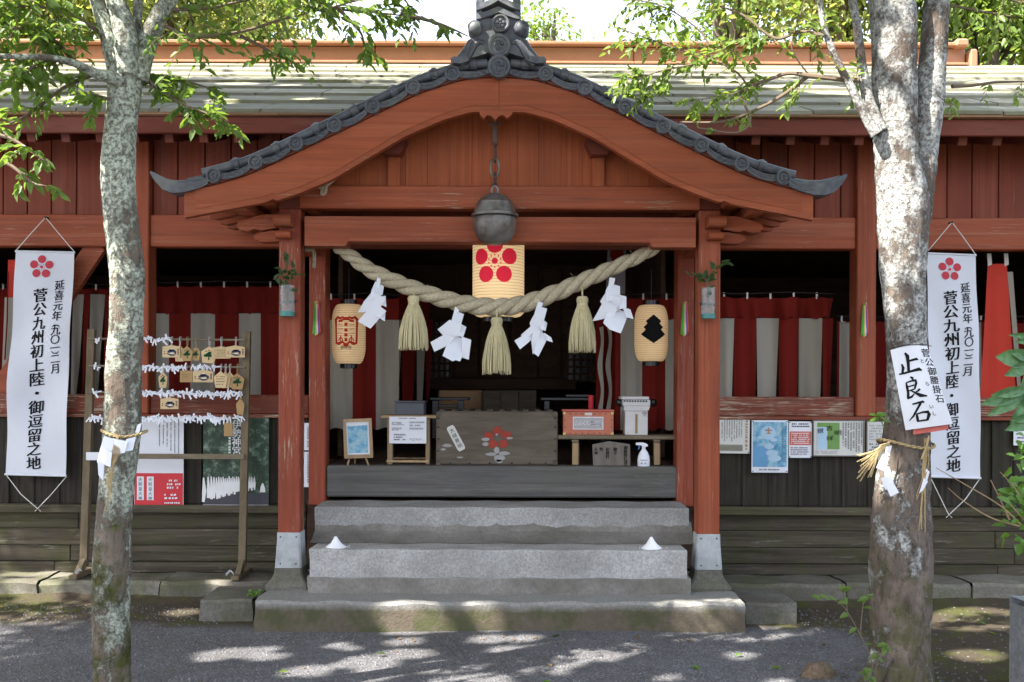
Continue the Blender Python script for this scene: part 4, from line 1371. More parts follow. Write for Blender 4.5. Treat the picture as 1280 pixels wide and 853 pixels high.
cloth_piece('flag_cloth', M['flag_red'], t, 1235, 1258, 330, 505, lambda x: 7.97, skew=(-10, 14), fold=.015, freq=30)
cloth_piece('white_edge', M['curtain_white'], t, 1259, 1266, 340, 500, lambda x: 7.985, skew=(14, 12), fold=.006)
for a in (1234, 1255): MB().pprism([(a, 317), (a + 5, 317), (a + 6, 331), (a + 1, 333)], 7.96, .004).build('loop', M['cord_white'], t)
t = thing('red_flag', 'red cloth strip and speckled cord behind the tall banner by the brace', 'flag', tuple(P(12, 320, 8.0)))
cloth_piece('flag_cloth', M['flag_red'], t, 10, 22, 325, 480, lambda x: 7.99, skew=(-3, -3), fold=.008)
cloth_piece('white_edge', M['curtain_white'], t, 6, 22, 372, 470, lambda x: 7.98, skew=(-4, -4), fold=.008)
MB().tube([P(10, 340, 7.95), P(9, 400, 7.95), P(6, 450, 7.95)], .006, 6).build('cord', M['curtain_red'], t)

# ================================================================== tall cloth banners
def banner(label, quad, apex, low, D):
    """quad: photo corners (top left, top right, bottom right, bottom left)"""
    tl, tr, br, bl = [P(a, b_, D) for a, b_ in quad]
    t = thing('hanging_banner', label, 'banner', tuple((tl + tr) / 2), 'tall white cloth banners')
    def at(u, v):                                  # u 0..1 across, v 0..1 down
        p = (tl * (1 - u) + tr * u) * (1 - v) + (bl * (1 - u) + br * u) * v
        p = p.copy(); p.y -= (.02 * sin(pi * v) + .017 * sin(v * 13 + u * 4) * sin(pi * v) + .014 * sin(u * 6 - v * 8) * sin(pi * v) + .012 * (2 * u - 1) ** 2 * v)
        return p
    MB().sheet([[at(i / 14, j / 44) for i in range(15)] for j in range(45)]).build('cloth', M['banner_cloth'], t, 'all')
    for v in (.003, .996):
        a, b_ = at(-.012, v), at(1.012, v)
        MB().tube([a, b_], .0085, 10).build('rod', M['banner_cloth'], t, True)
    A = P(*apex, D)
    for p in (tl, tr): MB().tube([p, p * .5 + A * .5 + Vector((0, -.004, 0)), A], .0035, 6).build('cord', M['cord_white'], t)
    B = P(*low, D - .03)
    for p, q in ((bl, -.02), (br, .025)): MB().tube([p, p * .5 + B * .5 + Vector((0, -.02, -.015)), B, B + Vector((q, 0, -.02))], .0035, 6).build('cord', M['cord_white'], t)
    w_, h_ = (tr - tl).length, (bl - tl).length
    def fn(u, v):                                  # metres from the top left corner
        p = at(u / w_, -v / h_); p.y -= .0042; return p
    return t, fn, w_, h_
BQ = (('white hanging banner with brushed black writing beside the diagonal brace', [(20, 313.5), (93, 315), (83, 596), (8, 594)], (57, 272), (47, 636), 7.70),
      ('white hanging banner with brushed black writing beside the red flag', [(1158, 316), (1219.5, 318.5), (1224.5, 599), (1163, 597)], (1190, 278), (1186, 644), 7.66))
for lab, quad, ap, lw, D in BQ:
    t, fn, w_, h_ = banner(lab, quad, ap, lw, D)
    MB().lathe([(.0001, -.012), (.008, -.01), (.008, .05)], tuple(P(ap[0], ap[1], D)), 8, 'y').build('nail', M['iron_dark'], t)
    mb = MB(); plum(mb, lambda u, v: fn(.46 * w_ + u, -.071 * h_ - v), .092); mb.build('plum_crest', M['crest_red'], t)
    mb = MB()
    write_column(mb, '菅公九州初上陸・御逗留之地', fn, .46 * w_, -.198 * h_, .112, .0622 * h_, slant=.17, wide=1.0, bold=.026)
    write_column(mb, '延喜元年', fn, .775 * w_, -.150 * h_, .082, .046 * h_, slant=.14, wide=.92, bold=.018)
    for ch, vv in zip('九〇一二月', (.352, .393, .430, .478, .522)):
        write(mb, ch, fn, .775 * w_, -vv * h_, .082, slant=.14, wide=.92, bold=.018)
    u0 = .775 * w_
    brush(mb, fn, [(u0 - .028, -.338 * h_), (u0 - .015, -.329 * h_), (u0 + .015, -.329 * h_), (u0 + .028, -.338 * h_)], [.004, .008, .008, .004])
    brush(mb, fn, [(u0 - .028, -.444 * h_), (u0 - .015, -.453 * h_), (u0 + .015, -.453 * h_), (u0 + .028, -.444 * h_)], [.004, .008, .008, .004])
    mb.build('lettering', M['ink'], t)

# ================================================================== notices and posters
def sheet_of(name, label, cat, x0, x1, y0, y1, D, mat='paper_white', tilt=0.0, thick=.003, group='notices pinned to the dark wall boards'):
    c = P((x0 + x1) / 2, (y0 + y1) / 2, D)
    hw, hh = (x1 - x0) / 2 * D / F, (y1 - y0) / 2 * D / F
    ux, uy = Vector((cos(tilt), 0, sin(tilt))), Vector((-sin(tilt), 0, cos(tilt)))
    t = thing(name, label, cat, tuple(c), group)
    pt = lambda u, v, d=0: c + ux * (u * hw) + uy * (v * hh) + Vector((0, d, 0))
    bow = lambda u, v: .004 * (1 - u * u) + .003 * max(0, v) * abs(u)
    n = 6
    fr = [[pt(-1 + 2 * i / n, -1 + 2 * j / n, -bow(-1 + 2 * i / n, -1 + 2 * j / n)) for i in range(n + 1)] for j in range(n + 1)]
    bk = [[p + Vector((0, thick, 0)) for p in r] for r in fr]
    MB().sheet(fr).sheet(bk).build('sheet', M[mat], t)
    layer = [0]
    def fn(u, v):                                  # -1..1
        return pt(u, v, -bow(u, v) - .0012 * (1 + layer[0]))
    def block(name_, mat_, u0, u1, v0, v1):
        layer[0] += 1
        MB().sheet([[fn(u0 + (u1 - u0) * i / 6, v0 + (v1 - v0) * j / 4) for i in range(7)] for j in range(5)]).build(name_, M[mat_], t)
    def columns(name_, mat_, u0, u1, v0, v1, n_, size, ragged=.3, horizontal=False):
        """small print: rows or columns of little strokes"""
        layer[0] += 1
        mb = MB()
        for i in range(n_):
            if horizontal:
                v = v1 - (v1 - v0) * (i + .5) / n_; u = u0
                end = u1 - (u1 - u0) * random.random() * ragged
                while u < end:
                    s = size * random.uniform(.5, 1.2)
                    hv = min((v1 - v0) / n_ * .3, size * .8 * hw / hh)
                    if random.random() < .88: mb.add([fn(u, v - hv), fn(u + s * .8, v - hv * random.uniform(.6, 1)), fn(u + s * .8, v + hv), fn(u, v + hv * random.uniform(.5, 1))], [(0, 1, 2, 3)])
                    u += s * 1.2
            else:
                u = u0 + (u1 - u0) * (i + .5) / n_; v = v1
                end = v0 + (v1 - v0) * random.random() * ragged
                sz = size * hw / hh
                while v > end:
                    s = sz * random.uniform(.5, 1.2)
                    wv = min((u1 - u0) / n_ * .3, size * .6)
                    if random.random() < .9: mb.add([fn(u - wv, v), fn(u + wv * random.uniform(.6, 1), v), fn(u + wv, v - s * .8), fn(u - wv * random.uniform(.5, 1), v - s * .8)], [(0, 1, 2, 3)])
                    v -= s * 1.25
        return mb.build(name_, M[mat_], t)
    def pins():
        mb = MB()
        for u in (-.93, .93):
            for v in (-.95, .95): mb.lathe([(.0001, -.006), (.004, -.005), (.005, 0)], tuple(pt(u, v, -.004)), 8, 'y')
        mb.build('pins', M['iron_dark'], t)
    return t, fn, block, columns, pins, layer, hw, hh
DN = D_N = 7.76
t, fn, block, columns, pins, ly, hw, hh = sheet_of('notice', 'cream notice of dense print with a brown heading nearest the porch post', 'notice', 898, 937, 521, 567, DN, 'paper_cream', -.01)
columns('print', 'grey_ink', -.85, .55, -.35, .85, 9, .06, .25); block('picture', 'roof_board', -.92, .55, -.86, -.52); columns('heading', 'poster_brown', .66, .92, -.85, .9, 1, .2, .1); pins()
t, fn, block, columns, pins, ly, hw, hh = sheet_of('poster', 'tall blue scenic poster with a white border on the dark wall', 'poster', 939.5, 985, 525.5, 591, DN - .004, 'paper_white')
block('picture', 'poster_scenic', -.93, .93, -.78, .93)
block('sea', 'poster_blue', -.93, -.15, -.78, .02)
mb = MB(); ly[0] += 1
disc_on(mb, lambda u, v: fn(-.1 + u, .52 + v), 0, 0, .42, ry=.26); mb.build('print', M['poster_paleblue'], t)
mb = MB(); ly[0] += 1
for u, v, r in ((-.05, .0, .28), (.1, -.25, .34), (.25, -.45, .36), (.2, .25, .2), (-.5, .35, .2)): disc_on(mb, lambda a, b_, u=u, v=v: fn(u + a, v + b_), 0, 0, r, ry=r * .35)
mb.build('print', M['poster_paleblue'], t)
mb = MB(); ly[0] += 1
brush(mb, fn, [(-.28, .62), (.1, .62)], [.05, .05]); brush(mb, fn, [(-.09, .72), (-.09, .5)], [.08, .08]); brush(mb, fn, [(-.2, .5), (.02, .5)], [.04, .04])
mb.build('emblem', M['poster_brown'], t)
columns('print', 'poster_teal', .62, .9, -.6, .9, 2, .1, .2); columns('print', 'grey_ink', -.6, .6, -.93, -.83, 1, .07, .1, True); pins()
t, fn, block, columns, pins, ly, hw, hh = sheet_of('notice', 'white notice with a red text block beside the blue poster', 'notice', 986, 1014.5, 527, 572.5, DN)
columns('heading', 'ink', -.75, .75, .66, .93, 2, .12, .1, True); block('red_block', 'tag_red', -.93, .93, -.3, .45)
columns('print', 'white_print', -.8, .8, -.25, .4, 6, .09, .1, True); columns('print', 'grey_ink', -.85, .7, -.85, -.38, 4, .08, .3, True); pins()
t, fn, block, columns, pins, ly, hw, hh = sheet_of('framed_notice', 'framed paper with a landscape picture and text columns beside the red notice', 'framed notice', 1016, 1081, 525, 571, DN - .006, 'paper_cream')
block('picture', 'poster_green', -.84, .02, -.6, .84); block('water', 'poster_paleblue', -.84, -.45, -.6, .6)
columns('print', 'grey_ink', .1, .92, -.8, .85, 8, .05, .3); columns('print', 'faint_ink', -.9, .05, -.86, -.66, 2, .05, .2, True)
mb = MB(); ly[0] += 1
for ch, u, v in (('吉', -.38, .55), ('祥', -.36, .0), ('明', -.05, .3), ('景', -.72, .4)): write(mb, ch, lambda a, b_: fn(a, b_), u, v, .3, slant=.1)
mb.build('lettering', M['ink'], t)
MBf = MB()
for a, b_, c_, d_ in ((1016, 1081, 525, 526.5), (1016, 1081, 569.5, 571), (1016, 1017.5, 526.6, 569.4), (1079.5, 1081, 526.6, 569.4)): MBf.pbox(a, b_, c_, d_, DN - .016, .012, .002)
MBf.build('frame', M['grey_board'], t)
t, fn, block, columns, pins, ly, hw, hh = sheet_of('framed_notice', 'framed paper half hidden by the thick tree trunk', 'framed notice', 1083, 1130, 526, 572, DN - .008, 'paper_cream')
columns('print', 'faint_ink', -.85, .6, -.1, .8, 6, .08, .2, True); columns('print', 'grey_ink', -.85, .8, -.85, -.2, 4, .1, .2, True)
MBf = MB()
for a, b_, c_, d_ in ((1083, 1130, 526, 527.5), (1083, 1130, 570.5, 572), (1083, 1084.5, 527.6, 570.4), (1128.5, 1130, 527.6, 570.4)): MBf.pbox(a, b_, c_, d_, DN - .016, .012, .002)
MBf.build('frame', M['grey_board'], t)
t, fn, block, columns, pins, ly, hw, hh = sheet_of('notice', 'small white notice behind the fatsia leaves', 'notice', 1267, 1300, 533, 557, DN)
columns('print', 'grey_ink', -.85, .85, -.8, .8, 4, .09, .2, True)
t, fn, block, columns, pins, ly, hw, hh = sheet_of('poster', 'white and red poster with two white name strips behind the thin tree', 'poster', 168, 229.5, 522, 633, DN - .004, 'paper_white')
columns('print', 'ink', -.05, .88, -.05, .96, 6, .035, .5); block('red_half', 'poster_red', -.98, .98, -.98, -.255)
for u in (-.74, -.33):
    block('name_strip', 'paper_white', u - .14, u + .14, -.86, -.33); ly[0] += 1
    mb = MB(); write_column(mb, '天照皇大神', lambda a, b_: fn(a, b_ * hw / hh), u, -.40 * hh / hw, .17, .19); mb.build('lettering', M['ink'], t)
columns('print', 'paper_white', .35, .85, -.62, -.38, 3, .08, .2, True); columns('print', 'paper_white', .25, .7, -.85, -.7, 2, .12, .2, True); columns('print', 'paper_white', .25, .9, -.95, -.89, 1, .08, .1, True)
t, fn, block, columns, pins, ly, hw, hh = sheet_of('poster', 'dark forest poster with a white robed procession and white title', 'poster', 254, 336, 522, 634.5, DN - .004, 'poster_forest')
block('road', 'poster_road', -1, 1, -.95, -.68)
block('border', 'white_print', -1, 1, -1, -.94)
mb = MB(); ly[0] += 1
for i in range(26):
    f = (i / 25) ** .75
    u = -.97 + 1.55 * f; v = -.64 + .16 * f; r = .13 - .075 * f
    brush(mb, fn, [(u - r * .1, v + r * 2.2 + random.uniform(0, .05)), (u, v + r * 1.2), (u + r * .1, v + r * .1), (u + r * .2 * random.uniform(-1, 1), v - r * 1.5 + random.uniform(-.05, .03))], [r * .3, r * .62, r * random.uniform(.75, 1.05), r * random.uniform(.5, .9)])
brush(mb, fn, [(.82, -.46), (.82, -.56), (.82, -.66)], [.04, .14, .16]); mb.build('procession', M['white_print'], t)
mb = MB(); ly[0] += 1
write_column(mb, '伊勢神宮', lambda a, b_: fn(a, b_ * hw / hh), .03, .84 * hh / hw, .30, .27, bold=.02); columns('print', 'white_print', -.25, -.12, .2, .6, 1, .06, .1)
mb.build('lettering', M['white_print'], t)
for k_, (a, b_) in enumerate(((529, 563), (565, 609))):
    t, fn, block, columns, pins, ly, hw, hh = sheet_of('notice', ['short white slip in the gap beside the peeling inner post', 'long white slip low in the gap beside the peeling inner post'][k_], 'notice', 378, 387, a, b_, DN, 'paper_white')
    columns('print', 'grey_ink', .2, .9, -.9, .9, 1, .3, .1)

# ================================================================== things on the shrine floor
FL = zp(583, 7.77)
t = thing('offering_box', 'grey weathered offering box with painted red flower and slanted paper label', 'offering box', (xp(621, 7.85), 7.85, FL))
mb = MB().pbox(545, 697, 514.5, 581.6, 7.85, .55, .012); mb.build('box', M['old_board'], t)
mb = MB()
for i in range(10): mb.box(xp(549 + i * 15, 7.85), xp(556 + i * 15, 7.85), 7.87, 8.38, zp(514.4, 7.85), zp(512.6, 7.85), .003)
mb.build('slats', M['old_board'], t)
for x0 in (545, 691):
    for y0 in (515, 575.5): MB().pbox(x0, x0 + 6, y0, y0 + 6, 7.844, .01, .003).build('corner_plate', M['old_board'], t)
mb = MB()
for y_ in (523, 534, 549, 564, 576):
    for x_ in (548, 694): mb.lathe([(.0001, -.008), (.006, -.005), (.008, 0)], tuple(P(x_, y_, 7.848)), 8, 'y')
for x_ in (563, 587, 612, 640, 662, 682): mb.lathe([(.0001, -.008), (.006, -.005), (.008, 0)], tuple(P(x_, 579, 7.848)), 8, 'y')
mb.build('studs', M['iron_dark'], t, stuff=True)
def blob(mb, c, r, D, ry=None, rot=0, n=14):
    ry = ry or r
    p = []
    for i in range(n):
        a = 2 * pi * i / n
        u, v = r * cos(a) * (1 + .12 * sin(3 * a + c[0])), ry * sin(a) * (1 + .1 * cos(2 * a + c[1]))
        p.append(P(c[0] + u * cos(rot) - v * sin(rot), c[1] + u * sin(rot) + v * cos(rot), D))
    mb.add(p, [tuple(range(n))])
mb = MB()
for u, v in ((611, 545), (622, 538.5), (633, 544), (616, 555), (629, 555)): blob(mb, (u, v), 6.2, 7.8465, 5)
mb.build('painted_petals', M['flower_red'], t)
mb = MB()
for u, v, a, b_ in ((607, 549.5, 5, 2), (607, 555.5, 4, 2.3), (621, 543.5, 1.6, 1.2), (637, 548, 4, 1.4), (621, 563, 3.5, 4), (614, 568, 7, 2), (630, 567, 7, 2.6), (624, 573, 7, 4.5), (624, 577, 4, 2.5), (559, 557, 6, 2), (554, 562, 3.4, 1.4), (575, 572, 4, 1)): blob(mb, (u, v), a, 7.8455, b_)
mb.build('painted_flowers', M['flower_white'], t)
tl_ = Vector((P(561, 532, 7.844))); ang = radians(-28)
cc = P(570, 548, 7.844); ux, uy = Vector((cos(-ang), 0, -sin(-ang))) , Vector((sin(-ang) * -1, 0, cos(ang)))
ux, uy = Vector((cos(radians(28)), 0, sin(radians(28)))), Vector((-sin(radians(28)), 0, cos(radians(28))))
hw_, hh_ = .032, .107
q = [cc + ux * a * hw_ + uy * b_ * hh_ for a, b_ in ((-1, -.85), (-.7, -1), (.7, -1), (1, -.85), (1, .85), (.7, 1), (-.7, 1), (-1, .85))]
MB().add(q + [p + Vector((0, .002, 0)) for p in q], [tuple(range(8)), tuple(range(15, 7, -1))] + [(i, (i + 1) % 8, 8 + (i + 1) % 8, 8 + i) for i in range(8)]).build('paper_label', M['paper_cream'], t)
mb = MB(); write_column(mb, '大緑景明', lambda u, v: cc + ux * u + uy * v + Vector((0, -.0015, 0)), 0, .068, .040, .045); mb.build('lettering', M['ink'], t)

t = thing('easel_frame', 'wooden framed blue picture on a small three legged easel', 'picture frame', (xp(447, 7.82), 7.82, FL))
lean = lambda a, b_, d=0: P(a, b_, 7.84 - (b_ - 525) * .0011 + d)
def quadbox(pix, d, th, mat, nm):
    q = [lean(a, b_, d) for a, b_ in pix]
    n = len(q)
    MB().add(q + [p + Vector((0, th, 0)) for p in q], [tuple(range(n)), tuple(range(2 * n - 1, n - 1, -1))] + [(i, (i + 1) % n, n + (i + 1) % n, n + i) for i in range(n)]).build(nm, M[mat], t)
quadbox([(431, 527), (462.5, 525.5), (463.5, 570), (432.5, 571)], 0, .012, 'paper_white', 'mount')
quadbox([(434.5, 533), (459, 531.5), (460, 566), (436, 567)], -.003, .001, 'poster_scenic', 'picture')
for pix in ([(428.5, 524.5), (464, 523), (464, 527), (431, 528)], [(430.5, 569), (466, 568), (466, 572.5), (430.5, 573.5)], [(428.5, 524.7), (432, 528), (434, 569), (430.3, 573)], [(460.8, 527), (464.2, 523.2), (466.2, 568), (462.5, 568)]):
    quadbox(pix, -.012, .02, 'pale_wood', 'frame_rail')
for a, b_ in ((437, 434.5), (457, 461), (443.5, 443.5)):
    MB().tube([P(a, 572, 7.80 if a != 443.5 else 7.9), P(b_, 582, 7.80 if a != 443.5 else 7.95)], .008, 8).build('leg', M['pale_wood'], t)

t = thing('small_table', 'narrow wooden stand with a paper notice hung on its front', 'table', (xp(510, 7.85), 7.85, FL))
MB().pbox(476, 545, 519.5, 523, 7.84, .34, .004).build('table_top', M['pale_wood'], t)
for a, b_ in ((484, 490.5), (532, 537)):
    MB().pbox(a, b_, 523.2, 581, 7.86, .03, .004).build('leg', M['pale_wood'], t)
    MB().pbox(a + 1, b_ + 1, 523.2, 575, 8.14, .03, .004).build('leg', M['pale_wood'], t)
MB().pbox(483, 536, 575.5, 578.5, 7.85, .02, .003).build('stretcher', M['pale_wood'], t)
MB().pbox(488, 534, 572, 574.5, 8.14, .02, .003).build('stretcher', M['pale_wood'], t)
t, fn, block, columns, pins, ly, hw, hh = sheet_of('notice', 'white sheet with small diagrams taped to the small table', 'notice', 486.5, 533, 521, 554.5, 7.83, 'paper_white', 0, .002, 'papers on the shrine floor')
columns('heading', 'grey_ink', -.5, .5, .82, .94, 1, .06, .1, True)
for a, b_, c_, d_ in ((-.85, -.15, .35, .62), (-.85, -.3, -.05, .2), (-.75, -.1, -.8, -.25), (.1, .9, -.0, .7), (.1, .85, -.8, -.6)):
    columns('print', 'faint_ink' if a > 0 else 'grey_ink', a, b_, c_, d_, 3, .07, .4, True)
mb = MB().pbox(494, 530, 503.5, 519.4, 7.9, .2, .006); o = mb.build('grey_case', M['grey_box']); tag(o, 'dark grey box standing on the small notice table', 'box')
mb = MB().pbox(493, 531, 501.5, 503.3, 7.89, .22, .003); mb.build('lid', M['grey_box'], o)
# bench with its load
t = thing('low_bench', 'plain wooden bench carrying the red box and the white box', 'bench', (xp(770, 7.87), 7.87, FL))
MB().pbox(697.5, 851, 544.5, 549.5, 7.86, .3, .005).build('bench_top', M['rack_rail'], t)
for a, b_ in ((715.5, 723), (817.5, 825)):
    MB().pbox(a, b_, 553.5, 581.6, 7.88, .05, .004).build('leg', M['pale_wood'], t)
    MB().pbox(a - .5, b_ + .5, 549.7, 553.3, 7.87, .27, .004).build('cleat', M['rack_rail'], t)
    MB().pbox(a + 1, b_ + 1, 553.5, 580, 8.08, .05, .004).build('leg', M['pale_wood'], t)
t = thing('fortune_box', 'red box with brass corners and white lettered plate on the bench', 'box', (xp(736, 7.88), 7.88, zp(544.5, 7.86)))
MB().pbox(704, 767, 515, 544.3, 7.88, .2, .006).build('box', M['box_red'], t)
MB().pbox(703, 768, 512.3, 514.8, 7.875, .21, .004).build('lid', M['tag_red'], t)
MB().pbox(716, 754.3, 521.2, 537.2, 7.874, .005, .002).build('plate_border', M['paper_white'], t)
pl = MB().pbox(717.3, 753, 522.5, 536, 7.871, .0025, .001).build('plate', M['plate_grey'], t)
mb = MB(); cc2 = P(735.3, 529.3, 7.8695); write_row(mb, 'おみくじ奉納箱', lambda u, v: cc2 + Vector((u, 0, v)), 0, 0, .046, .0305, bold=.05, wide=.8); mb.build('lettering', M['white_print'], pl)
MB().pbox(731, 740, 516, 519.5, 7.874, .005, .001).build('small_label', M['paper_cream'], t)
for a, b_ in ((704, 516), (764, 516), (704, 541.5), (764, 541.5)): MB().pbox(a - .3, a + 3.2, b_ - 1, b_ + 2.6, 7.874, .01, .002).build('corner_plate', M['brass'], t)
mb = MB()
for x_ in (713, 720, 727.5, 743, 750, 757):
    mb.lathe([(.0001, -.005), (.004, -.003), (.005, 0)], tuple(P(x_, 517.8, 7.879)), 8, 'y')
for x_ in (712.5, 720, 728, 735.5, 742.5, 750, 757.5): mb.lathe([(.0001, -.005), (.004, -.003), (.005, 0)], tuple(P(x_, 542, 7.879)), 8, 'y')
for y_ in (525.5, 534.5):
    for x_ in (706.5, 764.2): mb.lathe([(.0001, -.005), (.004, -.003), (.005, 0)], tuple(P(x_, y_, 7.879)), 8, 'y')
mb.build('studs', M['iron_dark'], t, stuff=True)
t = thing('charm_box', 'tall pale grey box with a wider folded top and small label on the bench', 'box', (xp(795, 7.9), 7.9, zp(544.5, 7.86)))
MB().pbox(781.3, 809.8, 513.5, 544.3, 7.90, .17, .005).build('box', M['box_white'], t)
MB().pprism([(780, 508), (812.5, 508), (811, 513), (808, 513.6), (783, 513.6), (780.5, 513)], 7.89, .19).build('collar', M['box_white'], t)
MB().pbox(776.5, 811.5, 496, 499.5, 7.88, .2, .004).build('lid', M['box_white'], t)
MB().pbox(778.5, 813, 499.8, 508, 7.885, .19, .006).build('collar', M['box_white'], t)
mb = MB()
for i in range(9): mb.box(xp(779.8 + i * 3.4, 7.88), xp(781.6 + i * 3.4, 7.88), 7.878, 7.8845, zp(502, 7.88), zp(500, 7.88), .001)
mb.build('lid_slots', M['iron_dark'], t, stuff=True)
MB().pbox(800, 809.5, 521.5, 526, 7.897, .002, .0005).build('small_label', M['paper_cream'], t)
mb = MB(); cc3 = P(805.5, 517.5, 7.8985); write(mb, '守', lambda u, v: cc3 + Vector((u, 0, v)), 0, 0, .04); mb.build('lettering', M['ink'], t)
MB().pbox(794, 797, 518, 542, 7.898, .0015, .0005).build('keyhole_strip', M['pale_wood'], t)
for k_, px in enumerate((775, 816)):
    o = MB().lathe([(.0001, -.032), (.02, -.028), (.034, -.012), (.036, .012), (.025, .03), (.0001, .034)], tuple(P(px, 504, 8.0)), 18).build('black_knob', M['lacquer_black'], t, True)
o = MB().pprism([(740.5, 556), (761, 551.8), (787.5, 555.5), (788, 582.2), (741.5, 582.2)], 7.80, .022).build('plaque_board', M['grey_board'])
tag(o, 'weathered peaked wooden board with faint ink columns leaning beneath the bench', 'wooden plaque')
cc4 = P(764, 568, 7.797); mb = MB()
for j, (x_, s) in enumerate(((782, '御腰掛石菅公'), (769, '御守'), (759.5, '初穂料'), (751.5, '幣'), (745, '天神'))):
    p = P(x_, 562 - (j == 0) * 2, 7.7985)
    write_column(mb, s, lambda u, v, p=p: p + Vector((u, 0, v)), 0, 0, .031, .029, bold=.03)
mb.build('lettering', M['ink'], o)
# spray bottle
t = thing('spray_bottle', 'white plastic spray bottle with a blue trigger under the bench', 'spray bottle', tuple(P(804.5, 583, 7.8)))
k = 7.8 / F; c = P(804.5, 583.5, 7.83)
prof = [(.1, 0), (7.2, 0), (7.7, 1), (7.8, 8), (7.2, 13), (5.2, 18), (3, 21), (2.3, 22.5), (2.3, 24)]
mb = MB(); vs = []; mb.lathe([(r * k, h * k) for r, h in prof], tuple(c), 24); mb.v = [(x, c.y + (y - c.y) * .62, z) for x, y, z in mb.v]; mb.build('bottle', M['plastic_white'], t, True)
MB().lathe([(2.5 * k, 24 * k), (2.7 * k, 24.3 * k), (2.7 * k, 26 * k), (2 * k, 26.5 * k)], tuple(c), 18).build('neck_ring', M['plastic_white'], t, True)
MB().pprism([(795, 554.6), (796, 553.6), (803, 553.4), (807.5, 554.4), (810, 556.5), (809.3, 558.3), (806.5, 558.6), (806.3, 560.2), (803.4, 560.2), (803, 557.6), (800, 556.6), (795.3, 556.6)], 7.815, .028).build('spray_head', M['plastic_white'], t)
MB().pprism([(798.8, 557), (800.6, 557), (798.8, 562), (797.5, 562.5)], 7.82, .014).build('trigger', M['trigger_blue'], t)
mb = MB()
for a, b_, c_, d_ in ((800, 809, 575, 576), (801, 803.2, 578.5, 580.5), (805.5, 807.5, 578.5, 580.5)): mb.sheet([[P(a, c_, 7.797), P(b_, c_, 7.797)], [P(a, d_, 7.797), P(b_, d_, 7.797)]])
mb.build('print', M['faint_ink'], t)
# things deep in the room
t = thing('black_table', 'low black table in the dark room behind the grey offering box', 'table', tuple(P(562, 515, 9.4)))
MB().pbox(537, 586, 497, 500.5, 9.4, .4, .006).build('table_top', M['lacquer_black'], t)
for a in (540, 572): MB().pbox(a, a + 8, 500.8, 548, 9.42, .06, .004).build('leg', M['lacquer_black'], t)
MB().pbox(548, 572, 506, 509, 9.43, .03, .003).build('stretcher', M['lacquer_black'], t)
t = thing('black_table', 'low black table behind the red box on the bench', 'table', tuple(P(715, 500, 9.2)))
MB().pbox(676, 762, 497, 501, 9.2, .4, .006).build('table_top', M['lacquer_black'], t)
for a in (680, 750): MB().pbox(a, a + 7, 501.3, 552, 9.22, .06, .004).build('leg', M['lacquer_black'], t)
o = MB().pbox(707, 757, 493, 496.8, 9.25, .25, .01).build('lacquer_tray', M['lacquer_black']); tag(o, 'black lacquered tray on the table behind the red box', 'tray')
o = MB().lathe([(.0001, 0), (.021, 0), (.022, .004), (.022, .125), (.018, .13), (.0001, .131)], tuple(P(738.5, 514, 8.2)), 18).build('red_canister', M['poster_red'], None, True)
tag(o, 'slim glossy red canister standing behind the red box', 'canister')
o.location.z = 0

# ================================================================== vases with sprigs on the porch posts
def leaf_arrays(base, d, nrm, L, w=.42, fold=.12, droop=.12):
    """six point leaves: arrays of base points, directions, normals, lengths"""
    d = d / np.linalg.norm(d, axis=1, keepdims=True)
    s = np.cross(d, nrm); s /= np.linalg.norm(s, axis=1, keepdims=True) + 1e-9
    n = np.cross(s, d)
    L = L[:, None]
    w = np.asarray(w).reshape(-1, 1) if hasattr(w, '__len__') else w
    p0 = base
    l1 = base + d * L * .30 + s * L * w * .5 + n * L * fold
    l2 = base + d * L * .68 + s * L * w * .40 + n * L * (fold * .7 - droop * .4)
    tip = base + d * L - n * L * droop
    r2 = base + d * L * .68 - s * L * w * .40 + n * L * (fold * .7 - droop * .4)
    r1 = base + d * L * .30 - s * L * w * .5 + n * L * fold
    return np.stack([p0, l1, l2, tip, r2, r1], 1)
def leaf_quads(n):
    i = np.arange(n)[:, None] * 6
    return np.concatenate([i + np.array([[0, 1, 2, 3]]), i + np.array([[0, 3, 4, 5]])], 1).reshape(-1, 4)
def leaf_unit(name, mat, w=.42, fold=.10, droop=.12):
    v = leaf_arrays(np.zeros((1, 3)), np.array([[0, 1., 0]]), np.array([[0, 0, 1.]]), np.ones(1), w, fold, droop)
    return np_mesh(name, v, leaf_quads(1), mat)
UNIT = {}
def leaf_obj(parent, mat, p, d, n, L, w=.42):
    key = (mat, w)
    if key not in UNIT: UNIT[key] = leaf_unit('leaf', M[mat], w)
    d = Vector(d).normalized(); n = Vector(n)
    s = d.cross(n).normalized(); n = s.cross(d)
    m = Matrix(((s.x, d.x, n.x), (s.y, d.y, n.y), (s.z, d.z, n.z))) * L
    return inst(UNIT[key], 'leaf', parent, Matrix.Translation(p) @ m.to_4x4())
